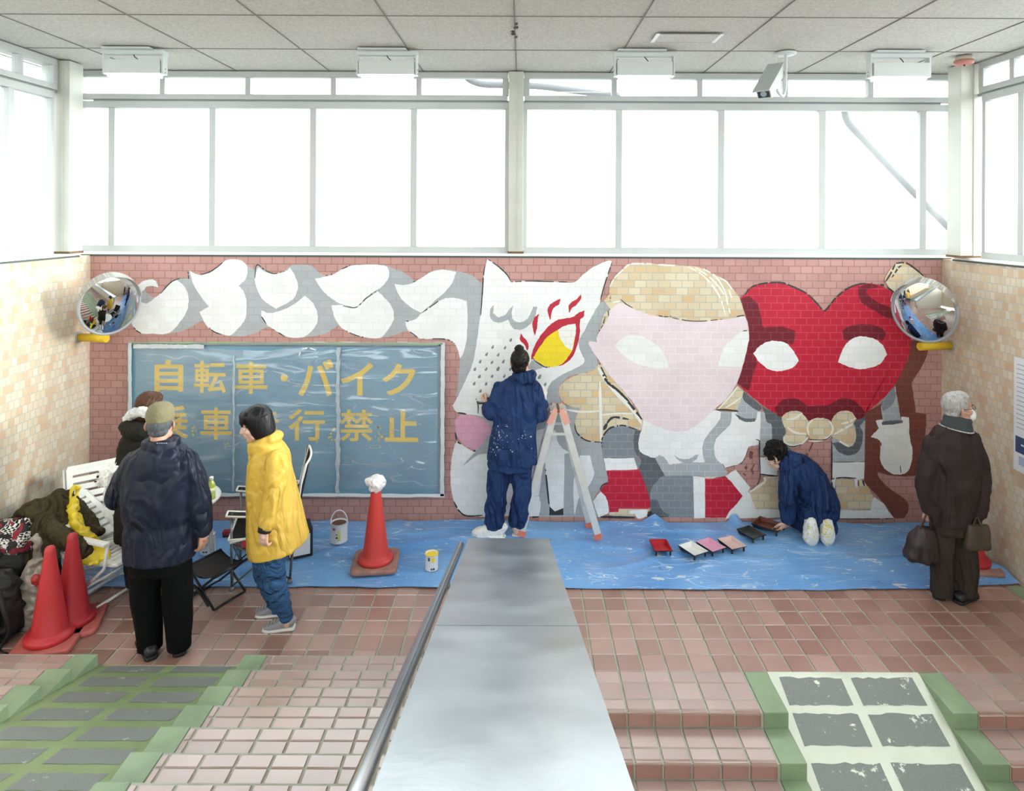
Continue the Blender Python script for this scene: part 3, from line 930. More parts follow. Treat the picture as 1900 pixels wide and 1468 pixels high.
# brow, flames, eye, drops
patch('grey', 'C', [(385,455),(375,530),(420,570),(480,550),(520,500),(560,462),(550,520),(555,580),(600,612),(660,605),(710,560),(745,470),(785,468),(765,560),(720,630),(660,675),(600,685),(550,660),(515,590),(460,612),(400,615),(355,580),(345,520),(360,470)])
patch('flame', 'C', [(630,720),(690,790),(705,840),(695,880),(660,820),(625,780)])
patch('flame', 'C', [(800,540),(790,590),(785,660),(765,740),(740,660),(745,600),(770,560)])
patch('flame', 'C', [(1000,395),(985,450),(930,490),(905,595),(880,520),(890,470),(930,430)])
patch('flame', 'C', [(1190,350),(1190,400),(1140,460),(1110,480),(1080,530),(1075,470),(1100,430),(1150,400)])
patch('flame', 'C', [(725,960),(740,880),(800,760),(870,670),(950,605),(1030,580),(1110,570),(1160,530),(1222,505),(1215,560),(1180,600),(1180,720),(1150,850),(1100,950),(1040,1000),(990,1018),(880,1000),(760,960)])
patch('yellow', 'C', [(745,945),(810,840),(880,750),(970,690),(1140,630),(1140,720),(1110,870),(1040,975),(990,1012),(880,1030),(800,990)])
patch('wash', 'C', [(975,685),(1050,645),(1138,628),(1140,720),(1105,875),(1050,840),(1000,770)])
patch('grey', 'C', [(735,965),(850,1027),(770,1057),(690,1050)])
for pts in ([(980,690),(1138,690)], [(1000,750),(1140,750)], [(1040,818),(1130,818)], [(1045,640),(1045,690)], [(1100,690),(1100,750)], [(1045,750),(1045,818)], [(1090,818),(1090,860)]):
    stroke('grey', 'C', pts, 6, sub=0)
for (x, y) in ((538,780),(370,845),(485,850),(315,912),(422,915),(255,980),(365,985),(470,980),(205,1050),(310,1050),(420,1048),(535,1050),(248,1118),(365,1115),(478,1115),(200,1183),(310,1187),(258,1252),(805,1120),(858,1190)):
    s = 1.15 if (x, y) in ((420,1048),(805,1120)) else .9
    patch('drop', 'C', [(x + 10 * s, y - 22 * s), (x + 13 * s, y), (x + 2 * s, y + 20 * s), (x - 12 * s, y + 16 * s), (x - 13 * s, y)])
for pts in ([(330,32),(420,95),(500,170),(540,238)], [(540,242),(700,232),(900,237),(1120,245)], [(1478,58),(1440,170),(1390,330),(1370,420)], [(298,90),(284,200),(275,350),(260,550)], [(745,960),(850,1027),(900,1028)], [(215,1320),(235,1380),(235,1465)]):
    stroke('black', 'C', pts, 11, dash=.1)
patch('black', 'C', [(282,1305),(340,1310),(330,1345),(285,1345)], sharp=True)
for pts in ([(95,378),(180,392)], [(60,1200),(110,1290),(180,1335),(330,1330)], [(760,1350),(850,1345)], [(75,560),(90,640),(130,670)], [(910,900),(930,1100),(945,1240)], [(245,740),(260,725)]):
    stroke('black', 'D', pts, 16, dash=.1)
finish('painted_fox', mural, 'white fox with a braided tail and a yellow eye')

# ---- the pale pink face
begin()
patch('tan', 'D', [(1035,190),(1045,130),(1100,80),(1200,30),(1345,-10),(1400,-70),(1440,-60),(1640,190),(1740,330),(1815,450),(1795,548),(1640,505),(1500,535),(1440,600),(1436,655),(1330,645),(1260,620),(1200,560),(1180,480),(1200,400),(1230,333),(1150,322),(1065,275)])
stroke('wash', 'D', [(1415,90),(1420,300),(1425,520),(1428,655)], 26)
stroke('wash', 'D', [(1400,-40),(1450,50),(1520,140),(1640,270),(1740,380),(1800,480)], 36)
stroke('wash', 'D', [(1100,350),(1250,370),(1430,362)], 20)
stroke('wash', 'D', [(1430,400),(1600,385),(1720,390)], 14)
for pts in ([(1435,0),(1480,90),(1560,160)], [(1500,100),(1600,190),(1690,280)], [(1600,180),(1720,330),(1805,440)]):
    stroke('black', 'D', pts, 24, dash=.16)
stroke('black', 'D', [(1480,480),(1510,440),(1560,420),(1685,440)], 22, dash=.08)
stroke('black', 'D', [(1450,540),(1480,480)], 30)
stroke('black', 'D', [(1435,700),(1435,620),(1490,535),(1560,505),(1640,498),(1760,540)], 16, dash=.14)
stroke('black', 'D', [(1180,480),(1200,560),(1260,620),(1330,645),(1430,652)], 13, dash=.14)
# left shoulder, cuff, red skirt
patch('mid', 'F', [(185,720),(178,650),(190,600),(250,530),(350,500),(450,510),(545,545),(490,640),(500,740),(540,830),(545,870),(510,895),(490,805),(200,800)])
patch('dark', 'F', [(490,545),(545,543),(522,680),(545,745),(670,795),(720,880),(770,965),(690,1040),(645,1100),(640,1345),(720,1345),(630,1200),(590,1060),(525,900),(548,830),(490,740),(475,640)])
patch('mid', 'F', [(770,962),(1030,958),(1036,1347),(690,1347),(640,1280),(635,1100),(690,1020)], sharp=False)
patch('dark', 'F', [(635,1180),(700,1185),(715,1240),(760,1300),(815,1325),(800,1347),(690,1347),(638,1290)])
patch('white', 'F', [(200,800),(300,802),(480,800),(512,890),(500,917),(225,917)])
patch('red', 'F', [(230,915),(530,903),(590,1060),(630,1200),(630,1262),(560,1278),(342,1272),(340,1300),(255,1302),(235,1200),(170,1100),(210,1040),(245,1020)])
patch('tan', 'F', [(255,1300),(340,1300),(342,1270),(620,1270),(600,1338),(250,1338)], sharp=True)
patch('white', 'F', [(170,1110),(220,1160),(245,1250),(245,1310),(150,1352),(100,1200)])
patch('white', 'F', [(440,1290),(500,1283),(600,1278),(600,1340),(540,1362),(505,1350),(490,1312),(450,1318)])
stroke('black', 'F', [(170,1345),(250,1345),(370,1348),(490,1352)], 24, dash=.05)
patch('black', 'F', [(612,1300),(640,1285),(648,1310),(630,1340),(605,1345)])
stroke('black', 'F', [(165,1095),(190,1050),(240,1025)], 13)
# collar, strap, right skirt
patch('white', 'F', [(570,440),(740,500),(860,530),(950,525),(1050,480),(1170,385),(1240,355),(1290,368),(1385,372),(1440,370),(1600,365),(1662,370),(1650,640),(1620,680),(1550,690),(1500,810),(1460,850),(1330,890),(1290,850),(1140,840),(900,850),(800,862),(760,800),(700,785),(660,797),(590,772),(540,740),(522,680),(530,600),(550,540)])
patch('light', 'F', [(1290,368),(1385,373),(1375,480),(1300,560),(1240,630),(1225,720),(1240,800),(1290,850),(1347,930),(1330,967),(1200,977),(1000,962),(770,966),(720,880),(675,800),(720,768),(768,800),(810,862),(950,842),(1135,840),(1115,740),(1130,640),(1180,560),(1270,450)])
patch('light', 'F', [(848,768),(880,790),(940,808),(1000,803),(1050,770),(1078,770),(1050,820),(980,845),(910,832)])
patch('white', 'F', [(1030,965),(1140,975),(1142,1355),(1036,1357)], sharp=True)
patch('red', 'F', [(1140,990),(1200,992),(1325,968),(1400,1040),(1485,1150),(1420,1240),(1335,1352),(1142,1350)])
patch('tan', 'F', [(1140,972),(1240,975),(1200,992),(1145,990)])
patch('white', 'F', [(1330,965),(1420,905),(1560,1070),(1540,1110),(1570,1150),(1610,1268),(1860,1280),(1900,1300),(1900,1350),(1330,1362),(1360,1300),(1420,1240),(1487,1150),(1400,1040)])
# sleeve behind the collar, small gap of bare brick
patch('light', 'F', [(1430,385),(1480,190),(1640,320),(1610,450),(1500,440)])
patch('dark', 'F', [(1495,180),(1640,300),(1668,340),(1640,362),(1560,318),(1490,250)])
patch('dark', 'F', [(1418,385),(1500,428),(1612,432),(1600,462),(1520,462),(1450,430)])
patch('tan', 'F', [(1245,352),(1340,250),(1440,125),(1500,178),(1475,250),(1440,352)], sharp=True)
stroke('wash', 'F', [(1260,348),(1360,240),(1440,140)], 16)
stroke('wash', 'F', [(1330,330),(1400,290),(1480,230)], 14)
stroke('black', 'F', [(1240,352),(1340,352),(1450,365)], 16)
# head
patch('tan', 'E', [(250,350),(250,330),(260,260),(300,200),(370,130),(440,75),(560,68),(700,75),(900,85),(1080,105),(1200,160),(1300,210),(1400,310),(1470,410),(1510,550),(1420,575),(1300,600),(1130,612),(980,610),(800,585),(630,555),(460,500),(360,450),(260,495),(205,412)])
patch('pink', 'E', [(360,440),(470,490),(630,545),(800,577),(980,600),(1130,605),(1300,590),(1510,555),(1540,640),(1545,760),(1520,900),(1480,1060),(1430,1190),(1330,1330),(1230,1420),'F',(1170,400),(1050,502),(950,545),(860,550),(740,520),(570,440),(510,340),(430,230),(280,60),'E',(150,960),(65,830),(70,790),(132,797),(140,740),(190,640),(240,540),(280,480)])
patch('tan', 'E', [(210,530),(250,500),(262,520),(205,640),(160,700),(185,590)])
patch('white', 'E', [(300,830),(370,765),(450,733),(530,740),(620,775),(720,850),(780,950),(802,1030),(720,1047),(620,1030),(460,980),(360,900)])
patch('white', 'E', [(1545,700),(1470,710),(1390,770),(1310,860),(1285,920),(1260,1022),(1480,1032),(1510,960),(1545,780)])
for pts in ([(255,290),(300,205),(370,135),(440,78),(560,70),(650,72)], [(980,98),(1100,165),(1200,265),(1280,390),(1330,550)], [(1050,108),(1180,195),(1270,290),(1335,400),(1378,552)], [(1110,112),(1230,185),(1310,300),(1350,420)], [(1280,205),(1340,240),(1390,310)], [(1360,310),(1385,390)], [(280,430),(350,420)], [(700,80),(860,90)]):
    stroke('wash', 'E', pts, 15, dash=.06)
for pts in ([(355,400),(400,440),(470,482)], [(690,548),(760,562),(830,560)], [(830,570),(980,600),(1130,603),(1300,585)], [(1430,562),(1505,548)], [(265,370),(255,420)], [(215,560),(190,640),(145,720)], [(240,500),(245,560)], [(1490,695),(1545,688)]):
    stroke('black', 'E', pts, 10, dash=.1)
stroke('black', 'E', [(150,970),(190,1060),(240,1150)], 12, dash=.2)
# dull brown leaf marks on the unpainted rose ground
for pts in ([(1555,730),(1585,740),(1580,800),(1555,810),(1545,770)], [(1510,865),(1535,880),(1525,905),(1505,895)]):
    patch('spot', 'F', pts)
for pts in ([(1600,850),(1575,900),(1590,940)], [(1560,900),(1590,950)], [(1490,940),(1520,960)]):
    stroke('spot', 'F', pts, 14)
stroke('black', 'F', [(1610,625),(1645,640),(1640,680)], 10)
stroke('black', 'F', [(1650,640),(1648,780)], 8)
stroke('black', 'F', [(1545,690),(1530,740),(1500,815),(1460,852),(1330,890)], 7, dash=.3)
finish('painted_pink_face', mural, 'figure with a pale pink face and unpainted cap')

# ---- the red heart head
begin()
patch('brown', 'G', [(1560,780),(1640,780),(1800,790),(1800,900),(1740,1040),(1660,1170),(1675,1300),'H',(1690,375),(1790,390),(1782,580),(1720,960),(1500,965),(1340,930),(1350,980),(1450,1080),(1600,1190),(1625,1280),(1585,1358),(1490,1358),(1400,1220),(1250,1060),(1212,1000),(1220,440),(1230,370),(1390,280),(1500,130)])
patch('light', 'H', [(1375,290),(1500,130),(1530,300),(1555,455),(1390,462)])
patch('mid', 'H', [(1375,290),(1440,200),(1495,135),(1505,220),(1470,310),(1390,362)])
patch('white', 'H', [(1320,450),(1385,440),(1390,470),(1550,470),(1558,415),(1630,420),(1635,600),(1660,720),(1650,850),(1620,920),(1560,950),(1480,945),(1400,890),(1360,800),(1365,660),(1340,625),(1275,602),(1350,520)])
patch('dark', 'H', [(1375,470),(1410,455),(1460,448),(1570,448),(1572,474),(1460,490),(1380,493)])
stroke('black', 'H', [(1548,870),(1555,940)], 8)
stroke('black', 'H', [(1368,650),(1372,690)], 8)
# coat
patch('light', 'H', [(255,370),(330,360),(450,440),(480,640),(540,710),(540,762),(250,772),(250,600)])
patch('dark', 'H', [(265,320),(390,385),(460,440),(485,560),(470,660),(540,720),(535,755),(360,650),(355,500),(310,460),(290,390)])
patch('white', 'H', [(245,790),(410,790),(412,960),(330,955),(245,945)], sharp=True)
patch('tan', 'H', [(290,970),(430,970),(480,1272),(210,1270),(150,1110),(280,1010)], sharp=True)
stroke('wash', 'H', [(285,975),(290,1020),(200,1080),(150,1110)], 26)
stroke('black', 'H', [(245,945),(330,958),(412,965)], 14)
stroke('black', 'H', [(240,650),(245,800),(245,1000),(160,1100)], 9, dash=.1)
patch('light', 'H', [(912,620),(1140,470),(1222,430),(1218,832),(914,832)], sharp=True)
patch('dark', 'H', [(1120,470),(1222,395),(1226,440),(1170,500),(1200,560),(1190,680),(1140,755),(1060,772),(980,742),(918,660),(990,650),(1060,695),(1130,650),(1138,560)])
patch('white', 'H', [(915,836),(1217,836),(1215,990),(1170,1000),(1165,1065),(1130,1070),(1120,985),(950,990),(945,1080),(915,1085)], sharp=True)
patch('tan', 'H', [(950,995),(1120,990),(1130,1070),(1165,1065),(1170,1000),(1200,1000),(1260,1080),(1300,1170),(1272,1278),(950,1282)], sharp=True)
patch('white', 'H', [(450,1280),(960,1280),(1270,1285),(1285,1200),(1310,1160),(1400,1225),(1440,1290),(1490,1355),(960,1368),(450,1362)], sharp=True)
stroke('black', 'H', [(915,640),(914,836),(914,1000),(920,1090)], 14, dash=.06)
stroke('black', 'H', [(915,990),(1010,980),(1140,985)], 14, dash=.05)
stroke('black', 'H', [(915,836),(1217,832)], 7, dash=.2)
stroke('black', 'H', [(940,1362),(1200,1362),(1480,1358)], 10, dash=.25)
stroke('black', 'H', [(1200,1000),(1215,1060)], 16)
for pts in ([(740,650),(700,740)], [(690,750),(680,800)], [(1160,1000),(1160,1060)]):
    stroke('spot', 'H', pts, 16)
# heart
patch('red', 'G', [(65,395),(110,350),(160,295),(230,262),(340,248),(450,250),(560,285),(680,345),(770,430),(840,515),(880,480),(950,390),(1050,310),(1160,265),(1280,255),(1400,290),(1480,340),(1560,420),(1620,560),(1645,700),(1640,830),(1620,950),(1560,1080),(1500,1190),(1400,1310),(1230,1455),'H',(1220,385),(1190,430),(1000,460),(700,450),(480,420),(370,370),(220,265),(100,165),(40,105),'G',(90,1020),(130,860),(150,740),(135,620),(110,530)])
patch('maroon', 'G', [(65,395),(150,370),(220,440),(250,530),(270,655),(330,660),(450,655),(570,690),(575,740),(550,820),(500,810),(400,790),(320,795),(240,840),(185,905),(220,990),(190,1080),(145,1250),(38,1180),(90,1020),(130,860),(150,740),(135,620),(110,530)])
patch('white', 'G', [(185,905),(240,840),(320,795),(400,788),(490,810),(550,870),(610,970),(560,1030),(480,1060),(400,1068),(320,1045),(240,980)])
patch('maroon', 'G', [(1010,700),(1060,655),(1180,632),(1300,640),(1390,680),(1415,720),(1390,785),(1300,770),(1180,755),(1090,785),(1030,780)])
patch('white', 'G', [(970,985),(1000,900),(1050,810),(1130,755),(1210,745),(1310,770),(1380,820),(1427,910),(1370,990),(1290,1030),(1180,1048),(1080,1030)])
patch('maroon', 'G', [(1160,290),(1250,255),(1340,270),(1330,290),(1240,310),(1250,360),(1330,420),(1400,455),(1500,490),(1530,600),(1400,560),(1300,500),(1200,440),(1160,370)])
patch('maroon', 'H', [(380,335),(450,265),(540,243),(620,260),(690,312),(800,310),(900,300),(980,250),(1070,245),(1150,290),(1222,375),(1190,430),(1000,460),(700,450),(480,420),(410,405)])
# bow tie left as bare brick
patch('tan', 'H', [(450,430),(480,385),(560,360),(630,375),(680,430),(697,470),(680,590),(640,660),(560,685),(490,660),(465,600),(500,550),(470,500)])
patch('tan', 'H', [(910,450),(960,380),(1040,360),(1100,375),(1142,430),(1110,490),(1130,540),(1137,620),(1110,680),(1060,692),(990,640),(920,600),(915,520)])
patch('tan', 'H', [(690,480),(730,440),(800,425),(880,440),(920,500),(905,580),(860,625),(770,640),(710,610),(685,540)])
for pts in ([(700,590),(690,500),(735,442)], [(890,450),(922,520),(895,595),(840,625),(770,640),(700,640)], [(470,600),(480,650),(560,683),(640,660),(695,600)], [(500,510),(570,560),(680,575)], [(490,440),(570,430),(640,380)], [(930,580),(1020,530),(1110,480)], [(1000,480),(1080,460),(1130,430)], [(980,640),(1070,690)]):
    stroke('wash', 'H', pts, 20, dash=.05)
stroke('black', 'H', [(480,680),(560,690),(640,670)], 9)
stroke('black', 'H', [(700,625),(800,630),(870,620),(910,580)], 9)
stroke('black', 'H', [(530,350),(580,348)], 12)
# bare crown behind the right mirror, dark dashes along the heart
patch('tan', 'G', [(1490,75),(1600,65),(1680,110),(1770,190),(1720,260),(1600,330),(1530,340),(1480,330),(1430,270),(1410,200)])
for pts in ([(110,360),(160,298),(230,265),(340,248),(450,248),(560,288),(680,348),(770,432),(840,515)], [(845,515),(880,478),(950,390),(1050,308),(1160,262),(1290,252)], [(1340,262),(1420,275)], [(1410,240),(1460,160),(1500,75)], [(1470,200),(1530,110),(1560,90)], [(1500,70),(1600,65),(1700,130),(1765,188)], [(1430,290),(1500,345)]):
    stroke('black', 'G', pts, 17, dash=.14)
finish('painted_heart_figure', mural, 'figure with a red heart head and bow tie')

# ------------------------------------------------------------------ notice board under taped plastic
BLUE_B = M('blue_board_enamel', '6a93ab', .45, var=.06, vscale=2)
YEL = M('yellow_board_lettering', 'e2bf48', .5)
def px_box(bm, u0, v0, u1, v1, yf, yb, m=0, bev=0.0):
    a, b = W(u0, v0, WY), W(u1, v1, WY)
    box(bm, ((a.x + b.x) / 2, (yf + yb) / 2, (a.z + b.z) / 2), (abs(b.x - a.x), abs(yb - yf), abs(a.z - b.z)), m=m, bev=bev)
BF = WY - .035
sign = thing('notice_board', 'blue notice board with yellow Japanese lettering behind taped plastic film', 'sign', tuple(W(530, 778, WY)))
bm = nb(); px_box(bm, 246, 640, 815, 915, BF, WY - .002, bev=.004); obj('panel', bm, BLUE_B, sign, world=True)
bm = nb()
for q in ((241, 636, 247, 919), (814, 636, 820, 919), (241, 635, 820, 641), (241, 914, 820, 920)):
    px_box(bm, *q, BF - .006, WY - .002, bev=.003)
obj('frame', bm, M('board_frame', '8f9aa0', .4, metal=.6), sign, world=True)
def glyph(bm, ch, bb):
    cu = bpy.data.curves.new('t', 'FONT'); cu.body = ch; cu.size = 1.0
    cu.extrude = .01; cu.resolution_u = 4
    o = bpy.data.objects.new('t', cu); COL.objects.link(o)
    dg = bpy.context.evaluated_depsgraph_get(); dg.update()
    me = bpy.data.meshes.new_from_object(o.evaluated_get(dg))
    R_ = .016 if ch in '転禁乗走行車' else .024       # stroke thickened by overlapping shifted copies: round, heavy strokes
    xs = [v.co.x for v in me.vertices]; ys = [v.co.y for v in me.vertices]
    x0, x1, y0, y1 = min(xs) - R_, max(xs) + R_, min(ys) - R_, max(ys) + R_
    a, b = W(bb[0], bb[1], BF), W(bb[2], bb[3], BF)
    src = [v.co.copy() for v in me.vertices]
    for k in range(12):
        ox, oy = R_ * math.cos(k * math.pi / 6), R_ * math.sin(k * math.pi / 6)
        for v, c in zip(me.vertices, src):
            v.co = Vector((a.x + (c.x + ox - x0) / (x1 - x0) * (b.x - a.x), BF - .0012 - c.z * .1 - k * .00002, b.z + (c.y + oy - y0) / (y1 - y0) * (a.z - b.z)))
        bm.from_mesh(me)
    bpy.data.objects.remove(o); bpy.data.curves.remove(cu); bpy.data.meshes.remove(me)
ROWS = (('自', (287,668,340,727)), ('転', (360,669,419,729)), ('車', (436,671,496,731)), ('・', (521,694,534,708)), ('バ', (554,667,619,735)), ('イ', (633,673,692,734)), ('ク', (710,675,771,734)),
        ('乗', (289,753,349,815)), ('車', (372,756,430,816)), ('走', (460,757,519,818)), ('行', (536,759,603,818)), ('禁', (631,760,692,819)), ('止', (714,760,776,820)))
for ch, bb in ROWS:
    bm = nb(); glyph(bm, ch, bb)
    bmesh.ops.recalc_face_normals(bm, faces=bm.faces)
    obj('character', bm, YEL, sign, world=True)
# old lettering residue between the characters of the second line
bm = nb(); r3 = random.Random(5)
for (u, v) in ((359,790),(361,802),(612,812),(618,800),(700,806),(702,790),(706,812),(436,806),(420,822),(590,815),(624,815)):
    for k in range(3):
        p = W(u + r3.uniform(-4, 4), v + r3.uniform(-5, 5), BF - .0012)
        s = r3.uniform(.006, .014)
        poly(bm, [p + Vector((s * math.cos(a), 0, s * math.sin(a) * r3.uniform(.6, 1.2))) for a in (5.5, 4.4, 3.3, 2.2, 1.1, 0)])
obj('lettering_residue', bm, YEL, sign, world=True)['kind'] = 'stuff'

# plastic film
FILM = bpy.data.materials.new('clear_plastic_film'); FILM.use_nodes = True
nt = FILM.node_tree; L = nt.links.new
for n in list(nt.nodes):
    if n.type != 'OUTPUT_MATERIAL': nt.nodes.remove(n)
out = nt.nodes[0]
g = nt.nodes.new('ShaderNodeNewGeometry')
tr = nt.nodes.new('ShaderNodeBsdfTransparent'); tr.inputs['Color'].default_value = (.96, .97, .98, 1)
df = nt.nodes.new('ShaderNodeBsdfDiffuse'); df.inputs['Color'].default_value = (.8, .84, .88, 1)
gl = nt.nodes.new('ShaderNodeBsdfGlossy'); gl.inputs['Roughness'].default_value = .12
mpn = nt.nodes.new('ShaderNodeMapping'); mpn.inputs['Rotation'].default_value = (0, .7, 0); mpn.inputs['Scale'].default_value = (1.2, 1, 7)
L(g.outputs['Position'], mpn.inputs['Vector'])
nz = nt.nodes.new('ShaderNodeTexNoise'); nz.inputs['Scale'].default_value = 1.1; nz.inputs['Detail'].default_value = 1.5; nz.inputs['Distortion'].default_value = .8
L(mpn.outputs[0], nz.inputs['Vector'])
# thin milky creases where the noise passes its middle value
ab = nt.nodes.new('ShaderNodeMath'); ab.operation = 'SUBTRACT'; ab.inputs[1].default_value = .5; L(nz.outputs['Fac'], ab.inputs[0])
ab2 = nt.nodes.new('ShaderNodeMath'); ab2.operation = 'ABSOLUTE'; L(ab.outputs[0], ab2.inputs[0])
cr = nt.nodes.new('ShaderNodeMapRange'); cr.inputs['From Min'].default_value = 0; cr.inputs['From Max'].default_value = .012; cr.inputs['To Min'].default_value = .38; cr.inputs['To Max'].default_value = .12
L(ab2.outputs[0], cr.inputs['Value'])
bp = nt.nodes.new('ShaderNodeBump'); bp.inputs['Strength'].default_value = 1.0; bp.inputs['Distance'].default_value = .04
L(nz.outputs['Fac'], bp.inputs['Height']); L(bp.outputs[0], gl.inputs['Normal'])
x1 = nt.nodes.new('ShaderNodeMixShader'); L(cr.outputs[0], x1.inputs[0]); L(tr.outputs[0], x1.inputs[1]); L(df.outputs[0], x1.inputs[2])
x2 = nt.nodes.new('ShaderNodeMixShader'); x2.inputs[0].default_value = .07; L(x1.outputs[0], x2.inputs[1]); L(gl.outputs[0], x2.inputs[2])
L(x2.outputs[0], out.inputs['Surface'])
film = thing('plastic_film', 'wrinkled clear plastic film taped over the blue notice board', 'plastic sheet', tuple(W(530, 778, WY - .05)))
bm = nb()
nx, nz_ = 150, 74
grid = []
for j in range(nz_ + 1):
    row = []
    for i in range(nx + 1):
        u = 237 + (824 - 237) * i / nx; v = 635 + (921 - 635) * j / nz_
        p = W(u, v, WY - .052)
        e = min(i, nx - i, j, nz_ - j) / 8
        k = min(1, e)
        d = .5 - abs(noise.noise(Vector((p.x * 1.4 + p.z * 1.1, 3.3, p.z * 3.2 - p.x * 1.6)))) * 2
        d2 = noise.noise(Vector((p.x * 5 + p.z * 4, 9.1, p.z * 9 - p.x * 5)))
        p.y += -.016 * d * k + .006 * d2 * k + (.03 * (1 - k))
        p.y = min(p.y, WY - .044 + .03 * (1 - k))
        row.append(bm.verts.new(p))
    grid.append(row)
for j in range(nz_):
    for i in range(nx):
        f = bm.faces.new((grid[j][i], grid[j][i + 1], grid[j + 1][i + 1], grid[j + 1][i])); f.smooth = True
obj('sheet', bm, FILM, film, world=True)
def tape(name, u0, v0, u1, v1, mat, label, y=WY - .06, seg=30, wob=.004):
    bm = nb(); r = random.Random(int(u0 + v0))
    horiz = abs(u1 - u0) > abs(v1 - v0)
    A, B = W(u0, v0, y), W(u1, v1, y)
    pr = None
    for k in range(seg + 1):
        t = k / seg
        j = r.uniform(-wob, wob); j2 = r.uniform(-wob, wob)
        if horiz:
            x = A.x + (B.x - A.x) * t
            q = [bm.verts.new((x, yy, zz)) for yy, zz in ((y, A.z + j), (y, B.z + j2), (y + .004, B.z + j2), (y + .004, A.z + j))]
        else:
            z = A.z + (B.z - A.z) * t
            q = [bm.verts.new((xx, yy, z)) for yy, xx in ((y, A.x + j), (y, B.x + j2), (y + .004, B.x + j2), (y + .004, A.x + j))]
        if pr: bridge(bm, pr, q, smooth=False)
        else: bm.faces.new(q[::-1])
        pr = q
    bm.faces.new(pr)
    bmesh.ops.recalc_face_normals(bm, faces=bm.faces)
    obj(name, bm, mat, film, world=True, label=label)
TW = M('translucent_white_tape', 'c9ced2', .35, var=.08, vscale=10)
tape('tape', 240, 634.5, 822, 638.5, M('green_masking_tape', '8cb97c', .6), 'green masking tape')
tape('tape', 238, 636, 243, 921, TW, 'pale tape')
tape('tape', 818, 636, 824, 921, TW, 'pale tape')
tape('tape', 330, 915, 825, 923, M('white_tape', 'dfe1e3', .4), 'white tape')
tape('tape', 247, 639, 378, 647, TW, 'pale tape')
tape('tape', 432, 660, 434, 912, M('worn_film_seam', 'a9b4bb', .5, var=.15, vscale=14), 'worn film seam', y=WY - .066, wob=.006)
tape('tape', 624, 645, 630, 915, M('worn_film_seam', 'a9b4bb', .5), 'worn film seam', y=WY - .066, wob=.01)
bm = nb(); r3 = random.Random(8)
for (u, v, a, l) in ((565, 647, .2, .05), (581, 648, -.3, .06), (556, 657, 1.2, .035), (344, 643, .1, .03)):
    p = W(u, v, WY - .072)
    box(bm, p, (l, .002, .012), Matrix.Rotation(-a, 3, 'Y'))
obj('tape_scraps', bm, M('white_tape', 'dfe1e3', .4), film, world=True, label='white tape scraps')['kind'] = 'stuff'
# ------------------------------------------------------------------ people
SKIN = M('skin', 'd0a995', .5, var=.05, vscale=20, bump=.03, bscale=200)
SKIN2 = M('ruddy_skin', 'b98a75', .5, var=.07, vscale=20, bump=.03, bscale=200)
EYEW = M('eye_white', 'e8e4de', .2); EYEB = M('eye_dark', '2a1d18', .15); LIP = M('lip', 'b06a62', .4)

def hmat(c, yaw=0, pitch=0, roll=0, s=1.0):
    return Matrix.Translation(Vector(c)) @ Matrix.Rotation(math.radians(yaw), 4, 'Z') @ Matrix.Rotation(math.radians(pitch), 4, 'X') @ Matrix.Rotation(math.radians(roll), 4, 'Y') @ Matrix.Scale(s, 4)

def el(bm, Mx, c, r, m=0, seg=16, rot=None):
    s = Mx.to_scale().x
    R = Mx.to_quaternion().to_matrix()
    if rot: R = R @ rot
    ell(bm, Mx @ Vector(c), tuple(x * s for x in r), R, m, seg)

def add_head(bm, Mx):
    """skull, face, ears and neck; looks along +y of Mx"""
    el(bm, Mx, (0, -.008, .035), (.074, .092, .085), seg=24)
    el(bm, Mx, (0, .030, -.035), (.060, .060, .075), seg=20)
    el(bm, Mx, (0, .048, -.085), (.038, .040, .032), seg=16)
    el(bm, Mx, (0, .078, -.101), (.018, .014, .014), seg=12)
    el(bm, Mx, (0, .072, .022), (.054, .020, .016), seg=16)
    for s in (-1, 1):
        el(bm, Mx, (s * .042, .058, -.028), (.022, .024, .022), seg=12)
        el(bm, Mx, (s * .083, -.014, -.012), (.008, .020, .032), seg=14, rot=Matrix.Rotation(s * .5, 3, 'Z'))
        el(bm, Mx, (s * .048, .015, -.075), (.022, .035, .022), seg=12)
    a, b = Mx @ Vector((0, .088, .012)), Mx @ Vector((0, .111, -.030))
    k = Mx.to_scale().x
    chain(bm, [a, b], [.008 * k, .012 * k], 10)
    for s in (-1, 1):
        el(bm, Mx, (s * .011, .101, -.033), (.009, .010, .008), seg=10)
    el(bm, Mx, (0, .093, -.055), (.022, .010, .006), seg=12)
    el(bm, Mx, (0, .090, -.068), (.019, .010, .007), seg=12)

def add_face(bm, Mx):
    """eyes, brows and lips laid on after the skin is fused: 1 white, 2 dark, 3 lip"""
    for s in (-1, 1):
        el(bm, Mx, (s * .030, .079, -.002), (.013, .009, .007), 1, 14)
        el(bm, Mx, (s * .030, .0855, -.002), (.006, .0035, .006), 2, 12)
        el(bm, Mx, (s * .032, .089, .021), (.018, .005, .0035), 2, 12)
    el(bm, Mx, (0, .1005, -.0545), (.019, .005, .004), 3, 12)
    el(bm, Mx, (0, .0985, -.066), (.016, .005, .005), 3, 12)

